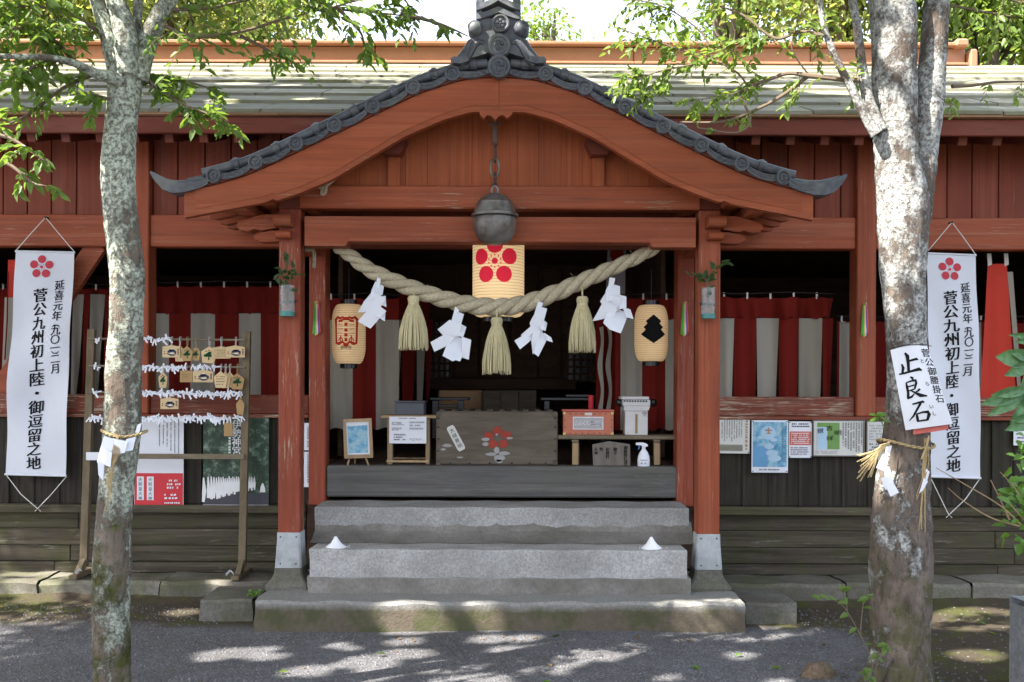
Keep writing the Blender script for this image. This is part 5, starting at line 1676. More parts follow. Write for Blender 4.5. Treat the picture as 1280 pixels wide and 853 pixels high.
def vase(label, x0, x1, y0, y1, sprigs):
    D = 6.955; c = P((x0 + x1) / 2, (y0 + y1) / 2, D)
    hw, hh = (x1 - x0) / 2 * D / F, (y1 - y0) / 2 * D / F
    t = thing('post_vase', label, 'vase', tuple(c), 'flower vases fixed to the porch posts')
    MB().lathe([(hw * .96, -hh), (hw, -hh + .004), (hw, hh), (hw * .9, hh), (hw * .88, -hh + .01)], tuple(c), 24).build('glass', M['glass'], t, True)
    MB().lathe([(.0001, -hh - .004), (hw * 1.02, -hh - .004), (hw * 1.02, -hh + .03), (.0001, -hh + .032)], tuple(c), 24).build('base', M['teal'], t, True)
    MB().box(c.x - hw * 1.02, c.x + hw * 1.02, c.y + hw * .9, 7.019, c.z - .008, c.z + .008, .002).build('bracket', M['iron_dark'], t)
    for path, leaves in sprigs:
        pts = [c + Vector((random.uniform(-.01, .01), 0, -hh * .3))] + [P(a, b_, D - .03 + .01 * i) for i, (a, b_) in enumerate(path)]
        MB().tube(spline(pts, 12), .0028, 5).build('stem', M['twig'], t)
        pp = spline(pts, 40)
        for i in range(leaves):
            p = pp[12 + int(27 * i / max(1, leaves - 1))] if leaves > 1 else pp[-1]
            a = random.uniform(0, 2 * pi)
            leaf_obj(t, 'leaf_dark', p, (cos(a), random.uniform(-.8, .3), sin(a) * .8 + .15), (random.uniform(-.4, .4), -.7, .7), random.uniform(.045, .075), .5)
vase('glass vase of dark leaf sprigs on the porch post by the plaque rack', 350, 368, 357, 395, [([(352, 345), (342, 350)], 5), ([(359, 340), (361, 322)], 6), ([(364, 345), (374, 344)], 6), ([(356, 346), (350, 335)], 6), ([(362, 350), (368, 336)], 6)])
vase('glass vase of dark leaf sprigs on the porch post by the notices', 877, 894, 360, 398, [([(882, 350), (862, 346)], 6), ([(889, 345), (899, 332), (908, 328)], 8), ([(886, 348), (893, 335)], 6), ([(884, 352), (872, 348)], 5)])

def streamers(label, x0, x1, y0, y1, D):
    c = P((x0 + x1) / 2, y0, D)
    t = thing('ribbon_bundle', label, 'ribbons', tuple(c), 'bundles of coloured ribbons on the posts')
    cols = ['streamer_green', 'streamer_green', 'streamer_yellow', 'white_print', 'streamer_violet', 'streamer_red']
    n = len(cols)
    for i, cl_ in enumerate(cols):
        a = x0 + (x1 - x0) * (i / n); b_ = x0 + (x1 - x0) * ((i + .95) / n)
        m0 = (x0 + x1) / 2 + (i - n / 2) * .8
        y1_ = y1 - abs(i - 2) * 1.3
        mb = MB(); mb.sheet([[P(m0, y0, D - .002 * i), P(m0 + 1.4, y0, D - .002 * i)], [P((a + m0) / 2, (y0 + y1) / 2, D - .02), P((b_ + m0) / 2 + 1, (y0 + y1) / 2, D - .012)], [P(a, y1_, D - .01), P(b_, y1_ - 1, D - .016)]])
        mb.build('ribbon', M[cl_], t)
    MB().lathe([(.0001, -.012), (.01, -.01), (.01, .01), (.0001, .012)], tuple(P((x0 + x1) / 2 + .6, y0 + 1, D - .006)), 10).build('knot', M['ema_tan'], t, True)
streamers('coloured ribbon bundle on the peeling inner post by the red lantern', 390.5, 401, 377, 420, 7.74)
streamers('coloured ribbon bundle on the inner post by the diamond lantern', 850.5, 861.5, 378, 421, 7.74)
streamers('coloured ribbon bundle on the wall post by the thick tree', 1076, 1086.5, 379, 422, 7.74)

# heaped salt on the step
for lab, px, h, w_ in (('small cone of white salt on the step near the sleeve with moss', 420, 13, 12), ('small cone of white salt on the step near the rusty sleeve', 814.5, 14, 12)):
    c = P(px, 687.6, 6.95); c.z = .497
    k = 6.95 / F
    mb = MB().lathe([(.0001, h * k), (1.6 * k, h * k * .97), (4 * k, h * k * .66), (7 * k, h * k * .33), (w_ * k, .004), (w_ * k * 1.1, -.003)], tuple(c), 26)
    mb.v = [(x + .003 * sin(z * 300 + y * 90), y + .003 * sin(z * 250 + x * 80), z) for x, y, z in mb.v]
    for i in range(14):
        a = random.random() * 6.28; r = random.uniform(1.0, 1.7) * w_ * k
        mb.box(c.x + r * cos(a), c.x + r * cos(a) + .005, c.y + r * .6 * sin(a), c.y + r * .6 * sin(a) + .005, .494, .500, .001)
    o = mb.build('salt_cone', M['salt'], None, True); tag(o, lab, 'salt', 'salt cones on the granite step')

# frayed rope ends tied under the beams
for lab, pix in (('frayed straw rope end tied under the beam beside the vase post', [(383, 313), (390, 312), (393, 318), (392, 334)]), ('dry straw knot tied to the cross beam in the gable corner', [(392, 231), (404, 234), (418, 224)])):
    D = 7.17 if pix[0][1] > 300 else 6.97
    mb = MB()
    for i in range(9):
        mb.tube(spline([P(a + random.uniform(-2, 2), b_ + random.uniform(-2, 2), D + random.uniform(-.015, .015)) for a, b_ in pix], 8), .0045, 5)
    if D < 7: mb.tube(spline([P(404, 234, 6.96), P(402, 243, 6.96), P(407, 240, 6.96), P(408, 226, 6.96)], 10), .012, 6)
    o = mb.build('straw_tie', M['straw_rope'], None, True); tag(o, lab, 'straw tie')

# ================================================================== plaque rack, plaques, fortune papers
DK = 7.60
rack = thing('plaque_rack', 'wooden rack with rails of hanging plaques and knotted fortune papers', 'rack', tuple(P(206, 715, DK)))
rx0, rx1 = [(P(115, 412, DK), P(105, 708, DK))], [(P(309, 415, DK), P(303, 708, DK))]
for a, b_ in (rx0[0], rx1[0]):
    h = .027
    v = []
    for p in (a, b_):
        v += [(p.x - h, p.y - .022, p.z), (p.x + h, p.y - .022, p.z), (p.x + h, p.y + .022, p.z), (p.x - h, p.y + .022, p.z)]
    MB().add(v, [(0, 1, 2, 3), (4, 5, 6, 7), (0, 1, 5, 4), (1, 2, 6, 5), (2, 3, 7, 6), (3, 0, 4, 7)]).build('upright', M['rack_wood'], rack)
    z0 = b_.z
    MB().box(b_.x - .03, b_.x + .03, 7.40, 7.78, .168, .205, .006).build('foot', M['rack_wood'], rack)
    mb = MB().add([(b_.x - .02, 7.46, .206), (b_.x + .02, 7.46, .206), (b_.x + .02, 7.575, .30), (b_.x - .02, 7.575, .30), (b_.x - .02, 7.575, .206), (b_.x + .02, 7.575, .206)], [(0, 1, 2, 3), (0, 1, 5, 4), (2, 3, 4, 5), (0, 3, 4), (1, 2, 5)])
    mb.build('foot_brace', M['rack_wood'], rack)
RAILS = [424.5, 458.5, 491.5, 522.5]
for ry in RAILS:
    MB().tube([P(111, ry - 1, DK - .028), P(307, ry + .8, DK - .028)], .0085, 8).build('rail', M['rack_rail'], rack, True)
MB().pbox(109, 305, 567.5, 574, DK - .04, .014, .003).build('lower_board', M['rack_rail'], rack)
DE = DK - .055
def ema(label, kind, x0, x1, y0, y1, rail, wood, art, d=0.0, tilt=0.0):
    D = DE - d
    c = P((x0 + x1) / 2, (y0 + y1) / 2, D); hw, hh = (x1 - x0) / 2 * D / F, (y1 - y0) / 2 * D / F
    if kind == 'house': poly = [(-1, -1), (1, -1), (1, .72), (0, 1), (-1, .72)]
    elif kind == 'five': poly = [(-.72, -1), (.72, -1), (1, .3), (0, 1), (-1, .3)]
    else: poly = [(-1, -1), (1, -1), (1, 1), (-1, 1)]
    ct, st = cos(tilt), sin(tilt)
    R_ = lambda u, v: (c.x + (u * hw * ct - v * hh * st), c.z + (u * hw * st + v * hh * ct))
    t = thing('votive_plaque', label, 'wooden plaque', tuple(c), 'votive plaques on the rack')
    MB().prism([R_(u, v) for u, v in poly], D, D + .007).build('board', M[wood], t)
    r = P((x0 + x1) / 2, rail - 2.5, DK - .04); q = R_(0, .8)
    MB().tube([(q[0], D - .003, q[1]), (r.x, DK - .041, r.z), (r.x + .004, DK - .02, r.z + .004), (q[0] + .003, D + .008, q[1])], .0022, 5).build('cord', M['cord_white'] if wood == 'ema_wood' else M['straw_gold'], t)
    fn = lambda u, v: Vector((R_(u, v)[0], D - .0012, R_(u, v)[1]))
    if art == 'ox':
        mb = MB(); brush(mb, fn, [(-.4, -.2), (-.1, .05), (.2, .1), (.45, -.1), (.5, -.5)], [.2, .5, .45, .3, .1]); brush(mb, fn, [(-.5, -.35), (0, -.62), (.45, -.6)], [.1, .3, .15]); mb.build('painting', M['ema_ink'], t)
        mb = MB(); brush(mb, fn, [(-.15, .05), (.1, .25), (.3, .2)], [.2, .4, .2]); brush(mb, fn, [(-.1, -.4), (.2, -.35)], [.2, .2]); mb.build('painting', M['white_print'], t)
        mb = MB()
        for v in (.3, .05, -.2, -.45): brush(mb, fn, [(.7, v), (.88, v)], [.16, .16])
        for v in (-.1, -.4): brush(mb, fn, [(-.82, v), (-.7, v)], [.16, .16])
        mb.build('writing', M['iron_rust'], t)
    elif art == 'tree':
        mb = MB()
        for a, b_, r_ in ((-.05, .0, .34), (.3, -.12, .3), (-.35, -.15, .3), (.1, .22, .25)): disc_on(mb, lambda u, v, a=a, b_=b_: fn(a + u, b_ + v), 0, 0, r_, 10, r_ * .6, 1)
        brush(mb, fn, [(0, -.1), (.05, -.65)], [.14, .2]); mb.build('painting', M['ema_green'], t)
        mb = MB()
        for u in (-.35, 0, .35): brush(mb, fn, [(u - .1, .5 - abs(u) * .3), (u + .1, .5 - abs(u) * .3)], [.12, .12])
        mb.build('writing', M['iron_rust'], t)
    elif art == 'text':
        mb = MB()
        for v in (.35, .05, -.25, -.6):
            u = -.6
            while u < .6:
                s = random.uniform(.08, .2)
                if random.random() < .8: brush(mb, fn, [(u, v), (u + s, v + random.uniform(-.04, .04))], [.1, .07])
                u += s + .08
        mb.build('writing', M['iron_rust'], t)
E = [('pale plaque with blue ox picture, first on the top rail from the thin tree', 'house', 203, 225, 431.5, 447, 424, 'ema_wood', 'ox', .012),
     ('pale five sided plaque mostly hidden behind others on the top rail', 'five', 217.5, 231.5, 431.5, 452, 424, 'ema_wood', '', 0),
     ('brown plaque with green tree overlapping its neighbour on the top rail', 'five', 226.5, 241, 432.5, 451.5, 424, 'ema_tan', 'tree', .016),
     ('darker brown plaque with green tree tucked behind on the top rail', 'five', 239, 250.5, 433.5, 451, 424, 'ema_tan', 'tree', .004),
     ('pale tilted five sided plaque with green tree on the top rail', 'five', 251, 271, 433, 454, 424, 'ema_wood', 'tree', .006, -.08),
     ('pale wide plaque of handwriting between two others on the top rail', 'house', 264.5, 288, 433, 448.5, 424, 'ema_wood', 'text', .016),
     ('pale plaque with blue ox picture beside the upright on the top rail', 'house', 282.5, 306, 432, 447, 424, 'ema_wood', 'ox', .026),
     ('narrow turned plaque with green tree alone on the second rail', 'five', 197.8, 209.3, 464.5, 485, 458, 'ema_wood', 'tree', .008),
     ('plain brown square plaque with faint writing on the second rail', 'rect', 225, 240.5, 463.5, 478, 458, 'ema_tan', 'text', .004),
     ('pale plaque with blue ox picture in the middle of the second rail', 'house', 241, 266.5, 462.5, 478, 458, 'ema_wood', 'ox', .016),
     ('pale five sided plaque with handwriting, front of a bunch of three', 'five', 267, 284.5, 464, 485, 458, 'ema_wood', 'text', .03),
     ('pale plain five sided plaque, middle of a bunch of three', 'five', 275, 288, 464.5, 485.5, 458, 'ema_wood', '', .018),
     ('pale plain five sided plaque, rearmost of a bunch of three', 'five', 281, 293, 464.5, 484.5, 458, 'ema_wood', '', .006),
     ('brown plaque with green tree beside the upright on the second rail', 'five', 287.5, 305.5, 466.5, 487, 458, 'ema_tan', 'tree', .012),
     ('pale plaque with blue ox picture alone under the third rail', 'house', 200.5, 223, 497, 511.5, 491, 'ema_wood', 'ox', .012),
     ('plain brown pointed plaque beside the upright under the third rail', 'five', 295, 305.5, 498, 518.5, 491, 'ema_tan', '', .012),
     ('plain brown square plaque in front of the forest poster', 'rect', 280, 290.5, 529, 545.5, 522, 'ema_tan', '', .01)]
for e in E: ema(*e)
o = MB().pbox(107.5, 124.5, 565.5, 575.5, DK - .048, .003, .0008).build('paper_card', M['paper_white']); tag(o, 'blank white card on the lower board of the rack', 'card')
# knotted fortune papers: four shapes, shared
def fortune_mesh(seed):
    r = random.Random(seed)
    mb = MB().box(-.011, .011, -.013, .006, -.011, .013, .004)
    mb.tube([(-.012, -.004, -.006), (0, -.016, .002), (.012, -.006, .009)], .0055, 5, squash=.6)
    for sg in (-1, 1):
        L = r.uniform(.02, .05); a = r.uniform(.2, 1.2); w_ = .0065
        d = Vector((sg * cos(a) * r.uniform(.2, 1), r.uniform(-.3, .1), -sin(a))).normalized()
        if r.random() < .2: d.z = abs(d.z)
        s = d.cross(Vector((0, 1, 0))).normalized() * w_
        p0 = Vector((sg * .006, -.008, -.004)); p1 = p0 + d * L * .5 + Vector((0, -.004, 0)); p2 = p0 + d * L
        q = [p0 - s, p0 + s, p1 - s, p1 + s, p2 - s, p2 + s]
        mb.add(q + [v + Vector((0, .002, 0)) for v in q], [(0, 1, 3, 2), (2, 3, 5, 4), (6, 7, 9, 8), (8, 9, 11, 10), (4, 5, 11, 10), (0, 2, 8, 6), (2, 4, 10, 8), (1, 3, 9, 7), (3, 5, 11, 9)])
    return mb.mesh('fortune_paper', M['shide_paper'])
FM = [fortune_mesh(s) for s in range(7)]
def fortunes(rail, label, group, spans):
    for x0, x1, n in spans:
        for i in range(n):
            px = x0 + (x1 - x0) * (i + random.uniform(.1, .9)) / n
            p = P(px, rail + random.uniform(-1.5, 1.8), DK - .036)
            o = inst(random.choice(FM), 'fortune_paper', None, Matrix.Translation(p) @ Matrix.Rotation(random.uniform(-.7, .7), 4, 'Y') @ Matrix.Scale(random.uniform(.65, 1.05), 4))
            tag(o, label, 'paper strip', group)
fortunes(424.5, 'white fortune paper knotted on the top rail of the rack', 'fortune papers on the top rail', [(118, 126, 2), (178, 190, 3), (193, 212, 5)])
fortunes(458.5, 'white fortune paper knotted on the second rail of the rack', 'fortune papers on the second rail', [(116, 124, 2), (178, 234, 17), (240, 270, 9)])
fortunes(491.5, 'white fortune paper knotted on the third rail of the rack', 'fortune papers on the third rail', [(117, 124, 2), (178, 303, 42)])
fortunes(522.5, 'white fortune paper knotted on the lowest rail of the rack', 'fortune papers on the lowest rail', [(112, 134, 8), (176, 289, 42), (294, 303, 3)])
# small scraps on the ledge by the rack feet
for lab, px, py, D in (('curled white scrap of paper by the rack foot near the porch', 288, 715, 7.42), ('white scrap of paper by the rack foot near the banner', 100, 714, 7.45)):
    p = P(px, py, D); p.z = .20
    rows = [[p + Vector((a * .03 - .03, -.01 * j + .01 * sin(a * 2), .03 * sin(a * 1.5) + .01 * j)) for a in np.linspace(0, 2, 7)] for j in range(3)]
    o = MB().sheet(rows).build('paper_scrap', M['shide_paper'], None, 'all'); tag(o, lab, 'paper scrap')
# ================================================================== trees
from mathutils import noise as mnoise
def limb(mb, nodes, D, n=26, steps=14, bump=.06, Dend=None):
    """nodes: (px, py, width) in photo pixels; a lumpy tapering limb at depth D"""
    Dend = D if Dend is None else Dend
    m = len(nodes)
    P4 = []
    if n > 40: nodes = [(a, b_, w_ * (.92 if b_ > 200 else .88)) for a, b_, w_ in nodes]
    for i, (a, b_, w_) in enumerate(nodes):
        d = D + (Dend - D) * i / max(1, m - 1)
        p = P(a, b_, d)
        P4.append(Vector((p.x, p.y, p.z, w_ / 2 * d / F)))
    pts = spline(P4, steps * (m - 1) + 1)
    rings = []
    cnt = len(pts)
    vs, fs = [], []
    for i, q in enumerate(pts):
        c = Vector(q[:3]); r = q[3]
        t = (Vector(pts[min(i + 1, cnt - 1)][:3]) - Vector(pts[max(i - 1, 0)][:3])).normalized()
        a = t.cross(Vector((0, 1, 0)))
        if a.length < .05: a = Vector((1, 0, 0))
        a.normalize(); bb = a.cross(t).normalized()
        for k in range(n):
            th = 2 * pi * k / n
            d = a * cos(th) + bb * sin(th)
            p = c + d * r
            s = mnoise.noise(p * 5.5) * .9 + mnoise.noise(p * 14) * .6 + mnoise.noise(Vector((p.x, p.y, p.z * .5)) * 34) * .45 + (mnoise.noise(p * 70) * .28 if n > 20 else 0)
            vs.append(c + d * r * (1 + bump * s))
    for i in range(cnt - 1):
        for k in range(n):
            fs.append((i * n + k, i * n + (k + 1) % n, (i + 1) * n + (k + 1) % n, (i + 1) * n + k))
    fs += [tuple(range(n)), tuple(range((cnt - 1) * n, cnt * n))]
    mb.add(vs, fs)

def in_frame(p):
    """pixel of a point, or None"""
    if p[1] < .5: return None
    a, b_ = 640 + p[0] * F / p[1], YH - (p[2] - ZC) * F / p[1]
    return (a, b_) if 0 < a < 1280 and 0 < b_ < 853 else None

def foliage(tree, mat, bases, dirs, lens, w=.46, keep=300, name='foliage', droop=.12):
    """the leaves that show largest become leaf objects, the rest one mesh"""
    bases, dirs, lens = np.asarray(bases), np.asarray(dirs), np.asarray(lens)
    n = len(bases)
    nr = RNG.normal(size=(n, 3)) * .55 + np.array([0, -.25, .9])
    idx = [i for i in range(n) if in_frame(bases[i])]
    idx.sort(key=lambda i: -lens[i] / bases[i][1])
    own = set(idx[:keep])
    for i in own: leaf_obj(tree, mat, bases[i], dirs[i], nr[i], lens[i], w)
    rest = np.array([i for i in range(n) if i not in own])
    if len(rest):
        v = leaf_arrays(bases[rest], dirs[rest], nr[rest], lens[rest], w, .10, droop)
        o = bpy.data.objects.new(name, np_mesh(name, v, leaf_quads(len(rest)), M[mat]))
        COL.objects.link(o); hang(o, tree); o['kind'] = 'stuff'

def twigs_from(pts, n, L, spread=1.0, up=.0, nleaf=9, size=(.05, .085), side=None):
    """side twigs off a branch line, each with alternating leaves; returns twig lines, leaf bases, directions, lengths"""
    lines, B, Dr, Ln = [], [], [], []
    m = len(pts)
    for i in range(n):
        f = random.random() ** .8
        j = min(int(f * (m - 1)), m - 2)
        p = pts[j].lerp(pts[j + 1], random.random())
        t = (pts[j + 1] - pts[j]).normalized()
        d = (t * random.uniform(.1, .9) + Vector((random.gauss(0, 1), random.gauss(0, .8), random.gauss(0, .8) + up)) * .75 * spread).normalized()
        l = L * random.uniform(.5, 1.25)
        q = [p]
        for s in range(5):
            d = (d + Vector((random.gauss(0, .16), random.gauss(0, .16), random.gauss(0, .14) - .10))).normalized()
            q.append(q[-1] + d * l / 5)
        lines.append(q)
        for k in range(nleaf):
            u = (k + .7) / nleaf * 5
            a = min(int(u), 4)
            b_ = q[a].lerp(q[a + 1], u - a)
            sd = (1 if k % 2 else -1)
            tt = (q[a + 1] - q[a]).normalized()
            s = tt.cross(Vector((random.gauss(0, .3), -.4, 1))).normalized() * sd
            ld = (tt * .75 + s * .75 + Vector((random.gauss(0, .2), random.gauss(0, .25), -.22 + random.gauss(0, .2))))
            B.append(tuple(b_)); Dr.append(tuple(ld.normalized())); Ln.append(random.uniform(*size))
    return lines, B, Dr, Ln

# openings in the crowns where the sun comes through to the yard: (point lit, radius of the opening)
def gnd(a, b_): 
    Dg = F * ZC / (b_ - YH); p = P(a, b_, Dg); return p
GAPS = [(P(532, 769, 6.57), .055), (P(598, 769, 6.57), .055), (P(548, 768, 6.57), .045), (P(620, 768, 6.57), .03)]
RY = lambda b_: float(np.interp(b_, [84, 90, 97, 104.6, 112, 120.2, 129.8, 140], [10.8, 10.2, 9.6, 9.13, 8.66, 8.19, 7.72, 7.25]))
GAPS += [(gnd(a, b_), r) for a, b_, r in ((520, 789, .10), (500, 790, .08), (608, 799, .10), (505, 803, .09), (500, 818, .10), (520, 818, .10), (455, 829, .13), (470, 832, .11), (558, 834, .13), (385, 841, .11), (465, 846, .12), (335, 822, .09), (665, 819, .10), (655, 799, .09), (630, 812, .08),
        (760, 822, .06), (926, 819, .07), (276, 820, .12), (290, 816, .10), (231, 769, .08), (330, 812, .08), (420, 808, .06), (580, 850, .09), (620, 846, .08), (440, 812, .05), (1226, 822, .12), (1210, 820, .10), (1249, 841, .10), (700, 838, .05), (835, 846, .05), (970, 850, .06))]
GAPS += [(P(a, b_, D_), r) for a, b_, D_, r in ((60, 40, 4.6, .25), (20, 100, 4.5, .2), (250, 135, 4.9, .16), (400, 20, 5.1, .22), (30, 195, 4.3, .18), (330, 40, 5.1, .18), (110, 20, 4.7, .2), (480, 20, 5.2, .14), (800, 40, 5.4, .3), (880, 70, 5.4, .25), (830, 110, 5.4, .2), (950, 60, 5.3, .25), (920, 20, 5.3, .25), (780, 95, 5.4, .15), (1000, 30, 5.2, .2), (1240, 20, 5.4, .25))]
GAPS += [(P(48, 745, 7.35), .13), (P(60, 712, 7.6), .10), (P(20, 714, 7.6), .08), (P(275, 729, 7.4), .06)]
GAPS += [(P(a, b_, D_), r * 1.15) for a, b_, D_, r in ((1108, 150, 5.05, .13), (1115, 205, 5.03, .16), (1105, 240, 5.05, .14), (1118, 180, 5.05, .14), (1098, 300, 5.08, .035), (1098, 345, 5.08, .04), (1098, 20, 5.03, .06), (1165, 30, 5.1, .10), (1170, 240, 5.2, .06),
        (135, 330, 4.85, .07), (134, 350, 4.85, .08), (134, 440, 4.85, .06), (133, 480, 4.85, .08), (138, 560, 4.8, .09), (150, 556, 4.78, .08), (128, 230, 4.85, .05), (130, 20, 4.85, .10), (134, 170, 4.85, .05), (150, 400, 4.8, .03))]
GAPS += [(P(a, b_, RY(b_)), r * 1.5) for a, b_, r in ((20, 118, .16), (60, 112, .12), (95, 128, .14), (140, 122, .13), (300, 108, .10), (335, 96, .15), (390, 128, .07), (420, 92, .12), (460, 88, .14), (365, 110, .06), (280, 130, .07), (250, 96, .14))]
GAPS += [(P(a, b_, RY(b_)), .34) for a, b_ in ((680, 86), (740, 88), (800, 86), (860, 88), (920, 86), (980, 88), (1040, 88), (1200, 92), (1250, 90))] + [(P(a, b_, RY(b_)), .28) for a, b_ in ((700, 100), (770, 106), (900, 104), (1000, 110), (1210, 112), (1260, 106), (1060, 116))]
GAPS += [(P(a, b_, 6.65), r) for a, b_, r in ((615, 10, .06), (598, 40, .05), (645, 35, .05))]
GP = np.array([tuple(g[0]) for g in GAPS]); GR = np.array([g[1] for g in GAPS]); SD = np.array(tuple(sdir))
def in_gap(c):
    out = np.zeros(len(c), bool)
    for p, r in zip(GP, GR):
        v = c - p
        t = v @ SD
        d = np.linalg.norm(v - t[:, None] * SD, axis=1)
        out |= (t > .5) & (d < r + .03)
    return out
def clumps(ells, n, per, rad, size, zmin=None):
    """leaf clumps scattered in ellipsoids (centre, radii)"""
    B, Dr, Ln = [], [], []
    wts = np.array([e[1][0] * e[1][1] * e[1][2] for e in ells]) ** .8; wts /= wts.sum()
    for e in RNG.choice(len(ells), n, p=wts):
        c, r = ells[e]
        v = RNG.normal(size=3); v /= np.linalg.norm(v); v *= RNG.random() ** .45
        p = np.array(c) + v * np.array(r)
        if zmin is not None and p[2] - rad < zmin(p): continue
        k = int(per * RNG.uniform(.5, 1.4))
        q = p + RNG.normal(size=(k, 3)) * rad * np.array([.55, .55, .38])
        d = RNG.normal(size=(k, 3)) * .8 + (q - p) * 1.6 + np.array([0, 0, -.35])
        B.append(q); Dr.append(d / np.linalg.norm(d, axis=1, keepdims=True)); Ln.append(RNG.uniform(size[0], size[1], k))
    B, Dr, Ln = np.concatenate(B), np.concatenate(Dr), np.concatenate(Ln)
    k = ~in_gap(B + Dr * Ln[:, None] * .5)
    return B[k], Dr[k], Ln[k]

def join_twigs(tree, lines, r=.003, name='twigs', mat='twig'):
    mb = MB()
    for q in lines: mb.tube(q, [r * (1 - .6 * i / (len(q) - 1)) for i in range(len(q))], 4, False)
    if lines:
        o = mb.build(name, M[mat], tree); o['kind'] = 'stuff'

# ------------------------------------------------ thin tree in front of the rack
T1 = 4.9
t1 = thing('tree', 'slim lichen spotted tree trunk standing in front of the plaque rack', 'tree', tuple(P(140, 893, T1)), 'trees standing before the shrine')
mb = MB()
limb(mb, [(138, 915, 62), (139, 880, 54), (140, 853, 48), (139, 800, 50), (139, 750, 49), (140, 700, 51), (143, 640, 45), (152, 545, 49), (155, 450, 47), (158, 400, 43), (159, 345, 46), (154, 298, 45), (149, 250, 44), (148, 210, 45), (151, 160, 43), (156, 112, 47), (159, 75, 52), (161, 50, 40)], T1, 56, 24, .06)
limb(mb, [(150, 105, 22), (142, 70, 24), (134, 35, 22), (122, 0, 20), (100, -70, 18), (70, -170, 15)], T1 - .03, 18)
limb(mb, [(158, 95, 26), (158, 55, 28), (151, 20, 25), (141, -10, 22), (128, -90, 20), (140, -220, 15)], T1 - .06, 18)
limb(mb, [(165, 90, 20), (169, 55, 14), (172, 20, 11), (173, -10, 11), (178, -120, 9)], T1 + .06, 14)
limb(mb, [(172, 100, 26), (182, 60, 25), (198, 22, 22), (216, -8, 20), (250, -70, 17), (300, -160, 13)], T1, 18)
limb(mb, [(150, 100, 18), (120, 92, 13), (95, 80, 10), (60, 72, 8), (25, 71, 7), (-20, 70, 6), (-80, 66, 4)], T1 - .08, 12, 8, .04, T1 - .7)
mb.build('trunk', M['bark_thin'], t1, 'all')
L1, B1, A1, S1 = [], [], [], []
BR = [([(196, 28), (240, 45), (300, 40), (360, 22), (420, 8), (470, -6)], T1, 5.1, 26, .34), ([(205, 12), (260, 10), (330, -4), (400, -14)], T1, 5.0, 26, .34),
      ([(250, -70), (330, -30), (410, 8), (470, 16), (525, 22)], 5.0, 5.25, 26, .24), ([(520, 21.5), (555, 32), (586, 46)], 5.25, 5.3, 1, .08), ([(165, 70), (190, 105), (225, 128), (258, 142), (280, 150)], T1 + .05, 4.9, 24, .13),
      ([(175, 90), (205, 100), (240, 104), (265, 112)], T1 + .1, 5.2, 15, .14), ([(130, 45), (90, 20), (40, 8), (-20, 14)], T1, 4.5, 34, .28), ([(120, 92), (80, 110), (40, 140), (10, 155), (-20, 160)], T1 - .1, 4.5, 11, .15),
      ([(95, 80), (60, 45), (20, 35), (-30, 40)], T1 - .2, 4.4, 32, .25), ([(60, 72), (40, 85), (10, 100)], T1 - .3, 4.4, 16, .18), ([(122, 0), (80, -30), (30, -20)], T1, 4.6, 24, .3),
      ([(-30, 165), (10, 172), (40, 190), (62, 205)], 4.3, 4.2, 6, .11), ([(-20, 200), (10, 205), (40, 228), (55, 232)], 4.3, 4.2, 4, .09), ([(470, -20), (500, -5), (512, 8)], 5.2, 5.3, 6, .12), ([(150, 130), (130, 122), (115, 118)], T1, 4.7, 6, .14),
      ([(300, 45), (330, 60), (345, 70)], 5.05, 5.1, 7, .14), ([(420, 8), (450, 40), (455, 60)], 5.1, 5.2, 5, .12)]
for path, da, db, n, L in BR:
    m_ = len(path)
    pts = spline([P(a, b_, da + (db - da) * i / (m_ - 1)) for i, (a, b_) in enumerate(path)], 30)
    MB().tube(pts, [.011 - .0085 * i / 29 for i in range(30)], 6).build('branch', M['twig'], t1, True)
    l, b_, d, s = twigs_from(pts, n, L, nleaf=9, size=(.032, .08))
    L1 += l; B1 += b_; A1 += d; S1 += s
join_twigs(t1, L1, .0024)
foliage(t1, 'leaf_green', B1, A1, S1, .44, 300)
above = lambda p: 1.75 + .44 * max(p[1], 0) if abs(p[0]) < .56 * p[1] + .8 else 2.6
# upper crown, over the picture
b_, d, s = clumps([((-2.6, 5.2, 6.4), (2.6, 2.2, 1.6)), ((-1.0, 5.6, 6.9), (2.2, 1.8, 1.3)), ((-4.2, 4.6, 6.0), (1.8, 1.8, 1.4)), ((-3.2, 7.0, 7.0), (2.4, 1.4, 1.0)), ((-1.2, 7.6, 7.2), (2.2, 1.3, .9))], 1150, 60, .42, (.08, .13), above)
foliage(t1, 'leaf_green', b_, d, s, .5, 0, 'crown')

# ------------------------------------------------ thick forked tree by the notices
T2 = 5.2
t2 = thing('tree', 'thick pale forked tree trunk carrying a white paper sign', 'tree', tuple(P(1125, 870, T2)), 'trees standing before the shrine')
mb = MB()
limb(mb, [(1122, 905, 100), (1122, 870, 94), (1124, 845, 88), (1125, 800, 79), (1125, 740, 80), (1126, 690, 82), (1126, 640, 77), (1130, 580, 67), (1134, 530, 58), (1134, 450, 52), (1131, 390, 54), (1129, 330, 62), (1128, 262, 67), (1122, 200, 62), (1119, 150, 60), (1118, 100, 60), (1118, 50, 62), (1116, 0, 64), (1112, -80, 56), (1095, -200, 44)], T2, 64, 24, .06)
limb(mb, [(1138, 330, 34), (1144, 265, 42), (1149, 215, 44), (1157, 165, 40), (1163, 110, 40), (1167, 60, 37), (1170, 10, 35), (1180, -80, 32), (1205, -200, 26)], T2 + .05, 44, 18, .08)
limb(mb, [(1100, 165, 20), (1084, 120, 14), (1077, 80, 12), (1071, 30, 11), (1064, -10, 10), (1050, -120, 8)], T2 - .06, 12)
limb(mb, [(1096, 168, 16), (1084, 150, 12), (1064, 110, 10), (1046, 75, 9), (1032, 40, 8), (1024, 0, 7), (1010, -90, 6)], T2 - .1, 12)
